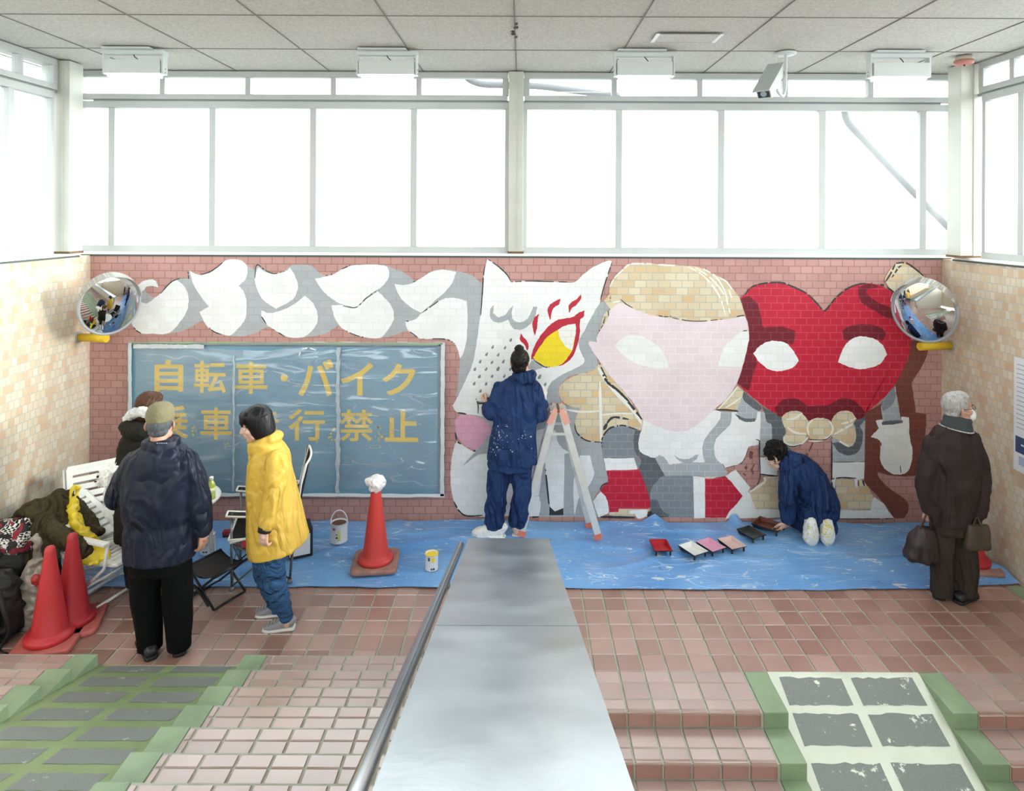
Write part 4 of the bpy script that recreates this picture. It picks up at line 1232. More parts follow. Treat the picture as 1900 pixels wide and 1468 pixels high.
def hand(bm, wrist, d, n, right=True, curl=.5, s=1.0, spread=.06, m=0, thumb=.5):
    """a palm with five fingers; d: along the fingers, n: the way the palm faces"""
    d = Vector(d).normalized(); n = Vector(n); n = (n - d * n.dot(d)).normalized()
    side = d.cross(n) if right else n.cross(d)     # towards the thumb
    w = Vector(wrist)
    h = nb()
    offs = (.030, .010, -.010, -.028)
    lens = (.070, .080, .074, .058)
    for o, L_ in zip(offs, (.088, .090, .087, .080)):
        chain(h, [w + side * o * .55 * s, w + d * L_ * s + side * o * s], [.0135 * s, .0115 * s], 10)
    ell(h, w + d * .045 * s, .026 * s, seg=12)
    for i, (o, L_) in enumerate(zip(offs, lens)):
        p = w + d * (.090 - .004 * abs(i - 1)) * s + side * o * s
        ang = 0.0; pts = [p - d * .01 * s]; pts.append(p)
        fs = side * (spread * (1.5 - i) * .35)
        for seg, fr in enumerate((.45, .31, .24)):
            ang += curl * (.75, 1.0, .7)[seg] + .06 * i * curl
            v = (d * math.cos(ang) + n * math.sin(ang) + fs).normalized()
            p = p + v * (L_ * fr * s)
            pts.append(p)
        chain(h, pts, [.0105 * s, .0100 * s, .0092 * s, .0084 * s, .0072 * s], 10)
    tb = w + d * .022 * s + side * .026 * s + n * .006 * s
    v1 = (d * .62 + side * .75 + n * .25 * (1 + thumb)).normalized()
    v2 = (d * .9 + side * (.25 - .5 * thumb) + n * .6 * thumb).normalized()
    chain(h, [tb, tb + v1 * .036 * s, tb + v1 * .036 * s + v2 * .03 * s, tb + v1 * .036 * s + v2 * .054 * s], [.014 * s, .0115 * s, .0100 * s, .0078 * s], 10)
    h = fuse(h, .0032 * s, 2)
    for f in h.faces: f.material_index = m
    merge(bm, h)

def shoe(bm, heel, toe, w=.046, h=.07, m=0, sole=1, sh=.022):
    heel, toe = Vector(heel), Vector(toe)
    d = (toe - heel); L_ = d.length; d.normalize()
    sd = Vector((0, 0, 1)).cross(d)
    base = heel.z
    def row(t, ww, z0, z1):
        c = heel + d * L_ * t; c.z = base + (z0 + z1) / 2
        return (c, ww, (z1 - z0) / 2)
    up = [row(.0, w * .55, sh, h * .8), row(.06, w * .78, sh - .004, h), row(.25, w * .86, sh - .006, h * 1.05), row(.42, w * .86, sh - .006, h * .95), row(.62, w * 1.0, sh - .006, h * .68), row(.82, w * .96, sh - .006, h * .52), row(.95, w * .65, sh - .004, h * .42), row(1.0, w * .3, sh, h * .34)]
    loft(bm, up, 20, 2.6, m, xdir=sd)
    so = [row(-.01, w * .6, 0, sh), row(.05, w * .88, 0, sh), row(.3, w * .86, 0, sh), row(.62, w * 1.06, 0, sh), row(.85, w * 1.0, 0, sh), row(1.0, w * .55, 0, sh), row(1.02, w * .3, .003, sh)]
    loft(bm, so, 20, 5, sole, xdir=sd)
    for f in bm.faces: f.smooth = True

def person(label, base, Mx, limbs, torso, skin, hands=(), face=True, extra=None):
    """one continuous body (head, neck, trunk, limbs), hands joined at the wrists"""
    b = nb()
    add_head(b, Mx)
    k = Mx.to_scale().x
    chain(b, [Mx @ Vector((0, -.012, -.06)), Mx @ Vector((0, -.03, -.14)), torso[0][0]], [.052 * k, .054 * k, .06 * k], 16)
    loft(b, torso, 20, 2.2)
    for pts, rs in limbs:
        chain(b, pts, rs, 12)
    if extra: extra(b)
    b = fuse(b, .0062, 2)
    if face: add_face(b, Mx)
    for hd in hands:
        hand(b, **hd)
    o = obj('person', b, [skin, EYEW, EYEB, LIP], origin=base)
    return tag(o, label, 'person')

def cut_below(b, z):
    g = b.verts[:] + b.edges[:] + b.faces[:]
    r = bmesh.ops.bisect_plane(b, geom=g, plane_co=(0, 0, z), plane_no=(0, 0, -1), clear_outer=True)
    bmesh.ops.holes_fill(b, edges=[e for e in b.edges if len(e.link_faces) == 1], sides=0)

def garment(name, o, build, mat, vox=.011, wr=(), smooth=3, label=None, hem=None):
    b = nb(); build(b)
    b = fuse(b, vox, smooth)
    for w in wr: wrinkle(b, **w)
    if hem is not None: cut_below(b, hem)
    for f in b.faces: f.smooth = True
    return obj(name, b, mat, o, world=True, label=label)

def shoes(o, pairs, mats, **kw):
    for heel, toe in pairs:
        b = nb(); shoe(b, heel, toe, **kw)
        obj('shoe', b, mats, o, world=True)

# ---- man in a navy padded jacket and khaki cap, seen from behind
Z0 = 4.30
q = lambda u, v, d=0.0: W(u, v, Z0 + d)
NAVY = M('navy_padded_nylon', '161d2e', .5, folds=(4.5, (1, 1, .45),.15), spec=.25, var=.08, vscale=8, bump=.12, bscale=30)
BLACKT = M('black_corduroy', '08080a', .9, spec=.15, bump=.1, bscale=120)
BSHOE = M('black_leather_shoe', '26262a', .45, var=.1, vscale=20); BSOLE = M('black_sole', '1a1a1c', .7)
KHAKI = M('khaki_cap_cloth', '787259', .85, spec=.15, var=.06, vscale=30, bump=.1, bscale=200)
GREYH = M('grey_hair', '55565a', .6, spec=.15, var=.25, vscale=90, bump=.4, bscale=150, stretch=(1, 1, .2))
Mx = hmat(q(298, 786, .02), yaw=12, pitch=-4, s=1.0)
Lw, Rw = q(262, 912, .34), q(377, 990, -.01)
p1 = person('man in navy padded jacket, khaki cap and black trousers standing with his back turned', F(305, 1222), Mx,
    [([q(248, 855), q(217, 922, .02), Lw], [.05, .042, .03]), ([q(350, 855), q(370, 920, .0), Rw], [.05, .042, .03]),
     ([q(275, 1030), q(272, 1110), q(279, 1205)], [.075, .06, .045]), ([q(325, 1030), q(329, 1110), q(332, 1202)], [.075, .06, .045])],
    [(q(299, 838), .07, .06), (q(298, 870), .15, .1), (q(297, 960), .14, .1), (q(298, 1035), .15, .11)], SKIN2,
    [dict(wrist=Rw + Vector((0, 0, .012)), d=(-.05, .1, -1), n=(-1, .25, 0), right=True, curl=.42), dict(wrist=Lw, d=(.7, .6, .1), n=(.2, -1, .3), right=False, curl=.35)])
def jk(b):
    loft(b, [(q(299, 824), .10, .09), (q(299, 832), .145, .11), (q(298, 846), .20, .135), (q(297, 870), .225, .150), (q(297, 892), .232, .158), (q(296, 925), .232, .168), (q(296, 955), .228, .165), (q(297, 966), .216, .155), (q(297, 980), .228, .165), (q(298, 1005), .236, .17), (q(298, 1033), .232, .165)], 30, 2.4)
    chain(b, [q(341, 863), q(358, 893, .01), q(368, 927, .0), q(373, 960, -.01), q(376, 982, -.012)], [.098, .088, .078, .066, .057])
    chain(b, [q(256, 863), q(233, 893, .01), q(218, 924, .02), q(226, 926, .12), q(258, 914, .30)], [.100, .09, .08, .072, .056])
garment('jacket', p1, jk, NAVY, .011, [dict(amp=.012, scale=4.5, stretch=(1, 1, .5), seed=1), dict(amp=.007, scale=15, stretch=(1, 1, .3), seed=2, ridge=True)])
def cl(b):
    loft(b, [(q(299, 836), .115, .105), (q(299, 828), .118, .108), (q(299, 817, .005), .115, .105), (q(299, 813, .005), .108, .098)], 30, 2.2)
cb = nb(); cl(cb); cb = fuse(cb, .008, 2); wrinkle(cb, .004, 14, (1, 1, .6), 4)
collar = obj('collar', cb, NAVY, p1, world=True)
bm = nb()
for k, wd in enumerate((.010, .008, .011, .007, .009)):
    c = q(292 + k * 4.2, 822.5, -.117)
    box(bm, c, (wd, .002, .005))
obj('collar_print', bm, M('faded_white_print', 'a9adb6', .6), p1, world=True, label='small pale print on the collar')
def tr_(b):
    loft(b, [(q(298, 1000), .19, .14), (q(298, 1030), .195, .145), (q(298, 1055), .18, .135)], 24)
    chain(b, [q(270, 1045), q(270, 1110, .01), q(276, 1160), q(278, 1200, -.01)], [.098, .094, .084, .076])
    chain(b, [q(327, 1045), q(330, 1110, .01), q(332, 1160), q(333, 1196, -.01)], [.098, .094, .082, .074])
garment('trousers', p1, tr_, BLACKT, .011, [dict(amp=.008, scale=8, stretch=(1, 1, .5), seed=3, ridge=True)], hem=.035)
shoes(p1, [(F(282, 1226), F(282, 1226) + Vector((-.20, .22, 0))), (F(333, 1219), F(333, 1219) + Vector((-.13, .25, 0)))], [BSHOE, BSOLE], w=.047, h=.08)
def hr(b):
    el(b, Mx, (0, -.022, .008), (.078, .089, .070), seg=24)
    el(b, Mx, (0, -.048, -.038), (.062, .045, .042), seg=18)
garment('hair', p1, hr, GREYH, .006, [dict(amp=.004, scale=60, stretch=(1, 1, .3), seed=5)], 1)
def cp(b):
    loft(b, [(Mx @ Vector((0, -.012, .022)), .081, .100), (Mx @ Vector((0, -.012, .05)), .084, .103), (Mx @ Vector((0, -.014, .090)), .080, .098), (Mx @ Vector((0, -.016, .122)), .066, .082), (Mx @ Vector((0, -.016, .140)), .042, .054), (Mx @ Vector((0, -.016, .146)), .014, .018)], 30, 2.2, xdir=Mx.to_3x3() @ Vector((1, 0, 0)))
    for k in range(9):   # brim
        a = (k - 4) * .22
        el(b, Mx, (.088 * math.sin(a), .045 + .10 * math.cos(a), .020 - .012 * math.cos(a)), (.028, .035, .006), seg=10, rot=Matrix.Rotation(-.25, 3, 'X'))
cap = garment('cap', p1, cp, KHAKI, .006, [dict(amp=.004, scale=25, seed=6)], 2)
bm = nb()
tube(bm, [Mx @ Vector((x, -.012 - math.sqrt(max(0, 1 - (x / .086) ** 2)) * .106, .034 + .018 * (1 - (x / .05) ** 2))) for x in (-.05, -.03, -.01, .01, .03, .05)], .0035, 8, sub=3)
obj('strap', bm, M('dark_strap', '2c2b27', .7), cap, label='dark adjuster strap')

# ---- small white dog in his left arm
dogc = q(203, 886, .14)
FUR = M('white_dog_fur', 'e9e6e0', .9, var=.08, vscale=40, bump=.5, bscale=70, sheen=.4)
bm = nb()
hd = Vector(dogc)
chain(bm, [hd + Vector((-.005, 0, .01)), hd + Vector((.07, .02, -.02)), q(232, 900, .22), q(285, 905, .30)], [.062, .06, .09, .085])
chain(bm, [hd + Vector((-.02, -.01, -.01)), hd + Vector((-.055, -.015, -.02))], [.042, .022])
for s in (-1, 1):
    chain(bm, [hd + Vector((.02, s * .05, .03)), hd + Vector((.03, s * .068, -.03))], [.024, .02])
    chain(bm, [q(236, 908, .22 + s * .05), q(225, 930, .2 + s * .05)], [.034, .024])
    chain(bm, [q(290, 912, .30 + s * .04), q(288, 935, .28 + s * .04)], [.036, .024])
chain(bm, [q(292, 905, .30), q(304, 898, .36)], [.04, .03])
bm = fuse(bm, .007, 2)
wrinkle(bm, .012, 26, seed=8); wrinkle(bm, .008, 60, seed=9)
rr = random.Random(4)
bm.verts.ensure_lookup_table(); bm.normal_update()
for v in rr.sample(list(bm.verts), 900):
    p, n = v.co.copy(), v.normal.copy()
    d = (n + Vector((rr.uniform(-.6, .6), rr.uniform(-.6, .6), rr.uniform(-.9, .3)))).normalized()
    x, y = frame_from(d)
    r = .004
    vs = [bm.verts.new(p + x * r), bm.verts.new(p - x * r * .5 + y * r * .9), bm.verts.new(p - x * r * .5 - y * r * .9), bm.verts.new(p + d * rr.uniform(.016, .032))]
    for a in ((0, 1, 3), (1, 2, 3), (2, 0, 3)): bm.faces.new([vs[i] for i in a])
dog = tag(obj('dog', bm, FUR, origin=q(240, 925, .2)), 'small fluffy white dog held in the arm of the man in navy', 'dog')
bm = nb(); ell(bm, hd + Vector((-.078, -.018, -.018)), (.012, .013, .011)); obj('nose', bm, M('black_dog_nose', '1b1a1a', .3), dog, world=True)
for s in (-1, 1):
    bm = nb(); ell(bm, hd + Vector((-.052, s * .03 - .012, .022)), .0095); obj('eye', bm, EYEB, dog, world=True)

# ---- person in a dark hooded jacket behind him
Z0 = 5.0
OLIVE = M('dark_olive_jacket_cloth', '23221d', .8, folds=(5, (1, 1, .6), .05), spec=.15, var=.1, vscale=8, bump=.12, bscale=40)
BROWNH = M('brown_hair', '4a3022', .45, spec=.15, var=.3, vscale=60, bump=.3, bscale=90, stretch=(1, 1, .25))
FURG = M('grey_fur_trim', 'c9c8c6', .95, var=.15, vscale=40, bump=.6, bscale=80, sheen=.3)
Mx = hmat(q(277, 758, .02), yaw=-14, pitch=-6, s=1.0)
Lw, Rw = q(247, 925, .24), q(290, 925, .26)
p2 = person('person with brown hair and dark fur-trimmed hood standing behind the man in navy', F(262, 1098), Mx,
    [([q(235, 838), q(232, 900, .02), Lw], [.048, .04, .03]), ([q(290, 838), q(300, 900, .02), Rw], [.048, .04, .03]),
     ([q(248, 985), q(248, 1040), q(250, 1088)], [.07, .056, .042]), ([q(278, 985), q(278, 1040), q(277, 1088)], [.07, .056, .042])],
    [(q(268, 800), .06, .055), (q(264, 830), .13, .09), (q(261, 910), .12, .09), (q(262, 985), .13, .1)], SKIN,
    [dict(wrist=Lw, d=(.6, .7, .1), n=(.5, -.4, .6), right=False, curl=.5), dict(wrist=Rw, d=(-.6, .7, .1), n=(-.5, -.4, .6), right=True, curl=.5)])
def jk(b):
    loft(b, [(q(270, 796), .09, .08), (q(267, 806), .14, .10), (q(264, 822), .165, .12), (q(261, 860), .172, .135), (q(260, 910), .17, .14), (q(261, 960), .18, .15), (q(262, 995), .185, .15)], 28)
    chain(b, [q(237, 832), q(233, 865), q(232, 900, .02), q(246, 922, .2)], [.07, .066, .06, .048])
    chain(b, [q(290, 832), q(297, 865), q(300, 900, .02), q(291, 922, .22)], [.07, .066, .06, .048])
garment('jacket', p2, jk, OLIVE, .011, [dict(amp=.008, scale=9, seed=11), dict(amp=.005, scale=16, seed=12, ridge=True)])
def hd_(b):
    el(b, Matrix.Identity(4), q(256, 800, -.10), (.125, .07, .075), seg=20)
    el(b, Matrix.Identity(4), q(246, 790, -.05), (.10, .08, .06), seg=20)
    el(b, Matrix.Identity(4), q(278, 795, .03), (.10, .09, .06), seg=20)
garment('hood', p2, hd_, OLIVE, .010, [dict(amp=.008, scale=12, seed=13, ridge=True)])
def fu(b):
    pts = smooth_path([q(238, 778, -.04), q(246, 768, -.09), q(262, 764, -.10), q(276, 768, -.09), q(290, 778, -.02)], 6)
    for i, p in enumerate(pts): ell(b, p, .034 + .006 * math.sin(i * 1.7), seg=12)
garment('fur_trim', p2, fu, FURG, .008, [dict(amp=.008, scale=40, seed=14), dict(amp=.006, scale=80, seed=15)], 1)
def hr(b):
    el(b, Mx, (0, -.016, .038), (.086, .100, .096), seg=26)
    el(b, Mx, (0, -.050, -.03), (.075, .058, .062), seg=20)
    el(b, Mx, (0, .045, .075), (.068, .050, .045), seg=18)
garment('hair', p2, hr, BROWNH, .006, [dict(amp=.006, scale=40, stretch=(1, 1, .3), seed=16, ridge=True)], 1)
def tr_(b):
    loft(b, [(q(262, 975), .15, .12), (q(262, 1005), .15, .12)], 20)
    chain(b, [q(249, 1000), q(248, 1045, .01), q(250, 1085)], [.08, .072, .06])
    chain(b, [q(277, 1000), q(278, 1045, .01), q(277, 1085)], [.08, .072, .06])
garment('trousers', p2, tr_, M('charcoal_trousers', '232427', .85, spec=.15, bump=.1, bscale=100), .012, [dict(amp=.006, scale=9, seed=17, ridge=True)], hem=.04)
shoes(p2, [(F(250, 1100), F(250, 1100) + Vector((-.02, .24, 0))), (F(278, 1100), F(278, 1100) + Vector((.04, .24, 0)))], [BSHOE, BSOLE])

# ---- woman in a yellow coat, walking to the left
Z0 = 4.60
YCOAT = M('yellow_coat_cloth', 'cba53f', .6, folds=(5, (1, 1, .4), .12), var=.05, vscale=6, bump=.06, bscale=60)
DENIM = M('blue_denim', '35577f', .8, folds=(7, (1, 1, 1.2),.15), spec=.15, var=.18, vscale=9, bump=.12, bscale=160)
BLACKH = M('glossy_black_hair', '100f11', .45, spec=.3, var=.3, vscale=50, bump=.12, bscale=60, stretch=(1, 1, .1))
Mx = hmat(q(475, 787), yaw=106, pitch=-14, s=.98)
Lw, Rw = q(491, 984, -.285), q(478, 975, .22)
p3 = person('woman with black bob in yellow coat, jeans and grey sneakers walking to the left', F(512, 1160), Mx,
    [([q(515, 862, -.16), q(507, 922, -.245), Lw], [.045, .037, .026]), ([q(508, 862, .16), q(490, 920, .2), Rw], [.045, .037, .026]),
     ([q(503, 1000, -.08), q(507, 1072, -.08), q(532, 1140, -.07), q(533, 1156, -.07)], [.078, .056, .036, .034]), ([q(495, 1000, .08), q(494, 1062, .10), q(514, 1126, .10), q(515, 1138, .1)], [.078, .056, .036, .034])],
    [(q(495, 830), .055, .06), (q(500, 855), .13, .09), (q(506, 930), .12, .09), (q(503, 1000), .13, .11)], SKIN,
    [dict(wrist=Lw, d=(-.12, .05, -1), n=(.35, .95, 0), right=False, curl=.62, s=.95), dict(wrist=Rw, d=(-.3, 0, -1), n=(.2, -1, 0), right=True, curl=.6, s=.95)])
def coat(b):
    X = (0, 1, 0)
    loft(b, [(q(493, 822), .10, .085), (q(496, 834), .155, .105), (q(499, 850), .19, .126), (q(501, 883), .195, .144), (q(505, 916), .20, .158), (q(509, 949), .21, .174), (q(513.5, 982), .222, .19), (q(516, 997), .228, .196), (q(518.5, 1012), .232, .196)], 34, 2.3, xdir=X)
    chain(b, [q(513, 856, -.15), q(516, 872, -.19), q(511, 900, -.225), q(507, 924, -.245), q(500, 950, -.265), q(493, 977, -.28)], [.078, .076, .069, .064, .056, .052])
    chain(b, [q(508, 856, .15), q(498, 900, .18), q(492, 924, .20), q(480, 968, .22)], [.076, .068, .062, .05])
def below(co): return 1.0
garment('coat', p3, coat, YCOAT, .010, [dict(amp=.007, scale=8, stretch=(1, 1, .35), seed=21, ridge=True), dict(amp=.006, scale=14, stretch=(.6, 1, 1.3), seed=22, where=lambda c: 1.0 if c.y < Z0 - .13 else .35)])
def col3(b):
    X = (0, 1, 0)
    loft(b, [(q(501, 848), .108, .085), (q(497, 838), .128, .108), (q(491, 826), .131, .114), (q(487, 817), .120, .104), (q(484.5, 811), .106, .088)], 32, 2.2, xdir=X)
    ell(b, q(509, 812), (.055, .10, .04))
garment('collar', p3, col3, YCOAT, .009, [dict(amp=.007, scale=8, stretch=(.7, .7, 1.8), seed=23, ridge=True)])
# open front edge of the coat
bm = nb()
tube(bm, [q(464, 845, -.09), q(463.5, 900, -.11), q(464, 960, -.13), q(466, 1015, -.14)], .012, 8, sub=5)
obj('front_placket', bm, YCOAT, p3, world=True)
bm = nb()
tube(bm, [q(468.5, 846, -.115), q(468.5, 900, -.135), q(469, 960, -.155)], .007, 8, sub=5)  # thin dark strip beside the placket
obj('front_opening', bm, M('dark_coat_strip', '2b2a22', .9), p3, world=True, label='dark strip along the open coat front')
bm = nb()
cyl(bm, q(492.5, 977, -.28), q(490.5, 987, -.284), .046, .043, 18)
obj('cuff', bm, M('black_knit', '1b1b1e', .9), p3, world=True, label='black knitted cuff')
def jn(b):
    X = (0, 1, 0)
    loft(b, [(q(505, 985), .16, .13), (q(502, 1012), .16, .125), (q(499, 1028), .15, .11)], 22, xdir=X)
    chain(b, [q(501, 1022, -.085), q(504, 1050, -.085), q(509, 1078, -.085), q(519, 1108, -.08), q(531, 1143, -.07)], [.098, .092, .078, .066, .046])
    chain(b, [q(494, 1022, .085), q(491, 1060, .10), q(502, 1095, .105), q(513, 1126, .10)], [.094, .08, .064, .05])
garment('jeans', p3, jn, DENIM, .010, [dict(amp=.010, scale=13, stretch=(.7, 1, 1.5), seed=24, ridge=True)])
SNK = M('grey_sneaker_mesh', '8f9094', .7, var=.1, vscale=40, bump=.15, bscale=200); SNS = M('pale_sneaker_sole', 'd5d4d2', .6); YTAB = M('yellow_heel_tab', 'e0aa3a', .6)
for heel, toe in ((F(547, 1166), F(488, 1171)), (F(524, 1140), F(475, 1144))):
    b = nb(); shoe(b, heel, toe, w=.042, h=.085)
    so = obj('sneaker', b, [SNK, SNS], p3, world=True)
    b = nb(); d = (toe - heel).normalized()
    ell(b, heel + d * .012 + Vector((0, 0, .05)), (.012, .028, .022)); obj('heel_tab', b, YTAB, so, world=True, label='yellow heel tab')
    b = nb()
    for k in range(4):
        c = heel + d * (.11 + .022 * k) + Vector((0, 0, .083 - .009 * k))
        tube(b, [c + Vector((0, -.026, -.01)), c + Vector((.004, 0, .006)), c + Vector((0, .026, -.01))], .0032, 6, sub=3)
    obj('laces', b, M('grey_laces', 'a5a6a9', .8), so, world=True)
def hr(b):
    el(b, Mx, (0, -.022, .040), (.092, .104, .098), seg=36)
    X = Mx.to_3x3() @ Vector((1, 0, 0))
    loft(b, [(Mx @ Vector((0, -.026, .05)), .090, .098), (Mx @ Vector((0, -.030, .01)), .093, .094), (Mx @ Vector((0, -.036, -.04)), .095, .088), (Mx @ Vector((0, -.040, -.080)), .093, .080), (Mx @ Vector((0, -.042, -.100)), .086, .070)], 34, 2.2, xdir=X)
    el(b, Mx, (0, .046, .078), (.070, .052, .044), seg=24)
    for a in (-.052, -.034, -.012, .010, .034, .052):   # fringe
        chain(b, [Mx @ Vector((a, .082 - 4 * a * a, .075)), Mx @ Vector((a * 1.08, .096 - 5 * a * a, .045)), Mx @ Vector((a * 1.12, .094 - 5 * a * a, .020))], [.014, .010, .004], 8)
garment('hair', p3, hr, BLACKH, .005, [dict(amp=.0025, scale=45, stretch=(1, 1, .10), seed=25, ridge=True)], 4)

# ---- standing painter in blue overalls
Z0 = 5.85
OVER = M('blue_overall_fabric', '233862', .65, folds=(5, (1, 1, .35), .30), spec=.15, var=.08, vscale=5, bump=.06, bscale=60)
SPLAT = M('dried_paint_spots', 'aeb4c4', .6)
COVER = M('white_shoe_cover', 'e3e2de', .7, folds=(14, (1, 1, 1), .03), var=.06, vscale=12, bump=.2, bscale=40)
GLOVE = M('white_work_glove', 'dedcd6', .8, bump=.2, bscale=150)
DKH = M('dark_hair', '1d1919', .4, spec=.15, var=.35, vscale=60, bump=.3, bscale=80)
Mx = hmat(q(966, 673, .02), yaw=-20, pitch=4, s=1.0)
Lw, Rw = q(903, 752, .17), q(1006, 742, .19)
p4 = person('painter with hair in a bun wearing blue overalls, standing at the fox mural', F(930, 996), Mx,
    [([q(930, 726), q(912, 768, -.02), Lw], [.045, .04, .03]), ([q(990, 724), q(1000, 772, -.02), Rw], [.045, .04, .03]),
     ([q(928, 860), q(923, 930), q(918, 985)], [.07, .055, .042]), ([q(965, 860), q(964, 930), q(960, 985)], [.07, .055, .042])],
    [(q(966, 708), .06, .055), (q(960, 735), .14, .09), (q(957, 810), .13, .09), (q(948, 860), .14, .11)], SKIN,
    [dict(wrist=Lw, d=(-.5, .7, .35), n=(.6, .5, .3), right=False, curl=.8)])
def jk(b):
    loft(b, [(q(968, 702), .08, .075), (q(964, 711), .14, .10), (q(960, 722), .18, .12), (q(957, 750), .195, .135), (q(956, 790), .20, .145), (q(953, 825), .215, .155), (q(950, 855), .222, .16)], 30)
    chain(b, [q(928, 722), q(919, 745), q(912, 766, -.02), q(905, 758, .14)], [.076, .072, .07, .055])
    chain(b, [q(988, 720), q(997, 745), q(1001, 772, -.02), q(1005, 748, .16)], [.076, .07, .066, .052])
jo = garment('overall_jacket', p4, jk, OVER, .010, [dict(amp=.022, scale=6, stretch=(1, 1, .3), seed=31, ridge=True), dict(amp=.006, scale=16, seed=32, ridge=True)])
def hd_(b):
    el(b, Matrix.Identity(4), q(970, 697), (.10, .09, .05), seg=22)
    el(b, Matrix.Identity(4), q(975, 703, -.08), (.095, .05, .055), seg=20)
    el(b, Matrix.Identity(4), q(987, 695, -.02), (.04, .07, .04), seg=16)
garment('hood', p4, hd_, OVER, .009, [dict(amp=.012, scale=12, seed=33, ridge=True)])
def tr_(b):
    loft(b, [(q(948, 842), .195, .14), (q(946, 868), .20, .145)], 22)
    chain(b, [q(926, 878), q(921, 925), q(918, 955), q(917, 966)], [.100, .094, .092, .092])
    chain(b, [q(968, 878), q(968, 925), q(963, 955), q(960, 966)], [.098, .090, .082, .078])
garment('overall_trousers', p4, tr_, OVER, .010, [dict(amp=.02, scale=7, stretch=(1, 1, .8), seed=34, ridge=True)], hem=.06)
def splats(o, src, pts, seed, ymax):
    b = nb(); r = random.Random(seed)
    for (u, v, n, sp) in pts:
        for k in range(n):
            uu, vv = r.gauss(u, sp), r.gauss(v, sp)
            src_o = cam.location
            d = (W(uu, vv, 5.8) - src_o).normalized()
            hit, loc, nor, _ = src.ray_cast(src_o - base_loc(src), d)
            if not hit: continue
            x, y = frame_from(nor)
            s = r.uniform(.0016, .0042) * (1 if r.random() < .85 else 1.8)
            poly(b, [loc + nor * .0015 + x * s * math.cos(a) * 1.2 + y * s * math.sin(a) for a in (0, 1.05, 2.1, 3.14, 4.2, 5.2)])
    if b.faces:
        so = obj('paint_spots', b, SPLAT, o, label='pale dried paint spots')
        so['kind'] = 'stuff'
bpy.context.view_layer.update()
splats(p4, jo, [(927, 805, 26, 7), (920, 815, 14, 9), (973, 810, 12, 5), (915, 835, 14, 6), (940, 828, 10, 8), (985, 840, 8, 6)], 3, 6)
for heel, toe, w in ((F(938, 998), F(876, 996), .05), (F(958, 998), F(958, 998) + Vector((.05, .20, 0)), .055)):
    b = nb(); shoe(b, heel, toe, w=w, h=.15, sole=0); b = fuse(b, .008, 2); wrinkle(b, .009, 18, seed=35 + int(w * 1000), ridge=True)
    obj('shoe_cover', b, COVER, p4, world=True, label='white shoe cover')
def hr(b):
    el(b, Mx, (0, -.018, .036), (.084, .100, .094), seg=26)
    el(b, Mx, (0, -.050, -.03), (.070, .052, .060), seg=20)
    el(b, Mx, (0, -.030, .138), (.042, .045, .034), seg=16); el(b, Mx, (.02, -.045, .125), (.03, .03, .028), seg=12); el(b, Mx, (-.025, -.02, .13), (.026, .03, .024), seg=12)
garment('hair', p4, hr, DKH, .006, [dict(amp=.006, scale=36, seed=36, ridge=True)], 1)
b = nb(); hand(b, Rw + Vector((0, 0, 0)), (.25, .55, .8), (-.6, .6, -.2), True, .75, 1.05); obj('glove', b, GLOVE, p4, world=True, label='white work glove')

# ---- kneeling painter
Z0 = 5.85
CURL = M('curly_dark_hair', '191615', .5, spec=.15, var=.3, vscale=60)
Mx = hmat(q(1441, 846, .06), yaw=50, pitch=-38, s=1.0)
Lw, Rw = q(1458, 968, .02), q(1468, 962, .14)
fl = lambda u, v: F(u, v)
kL, kR = Vector((q(1493, 900).x, 6.03, .075)), Vector((q(1535, 900).x, 6.03, .075))
aL, aR = Vector((q(1503, 900).x, 5.76, .11)), Vector((q(1533, 900).x, 5.76, .11))
hL, hR = q(1502, 938, .06), q(1532, 936, .06)
p5 = person('painter with curly dark hair in blue overalls kneeling on the blue tarpaulin', Vector((q(1515, 900).x, 5.88, 0)), Mx,
    [([q(1464, 876, -.02), q(1459, 925, -.04), Lw], [.045, .04, .03]), ([q(1488, 872, .14), q(1482, 925, .16), Rw], [.045, .04, .03]),
     ([hL, kL, aL], [.075, .055, .04]), ([hR, kR, aR], [.075, .055, .04])],
    [(q(1459, 862, .05), .06, .055), (q(1478, 868, .06), .13, .09), (q(1504, 900, .06), .12, .09), (q(1517, 940, .06), .14, .11)], SKIN,
    [dict(wrist=Lw, d=(-.35, .25, -.8), n=(-.5, .6, .3), right=False, curl=.55), dict(wrist=Rw, d=(-.5, .3, -.7), n=(.3, .6, -.2), right=True, curl=.5)])
def jk(b):
    X = (.75, -.45, -.3)
    loft(b, [(q(1463, 858, .05), .085, .08), (q(1473, 863, .05), .15, .11), (q(1484, 874, .05), .18, .13), (q(1497, 892, .05), .185, .14), (q(1509, 915, .05), .19, .15), (q(1516, 938, .04), .19, .155), (q(1520, 958, .03), .175, .15)], 28, 2.3, xdir=(.5, -.75, .1))
    ell(b, q(1524, 945, .0), (.15, .15, .13)); ell(b, q(1505, 950, .0), (.13, .14, .11))
    chain(b, [q(1468, 872, -.01), q(1463, 898, -.04), q(1460, 925, -.05), q(1461, 950, -.02), q(1460, 962, .0)], [.08, .076, .072, .064, .056])
    chain(b, [q(1488, 872, .14), q(1483, 925, .16), q(1470, 958, .13)], [.075, .066, .052])
garment('overall_jacket', p5, jk, OVER, .010, [dict(amp=.022, scale=7, stretch=(1, 1, .5), seed=41, ridge=True), dict(amp=.006, scale=18, seed=42, ridge=True)])
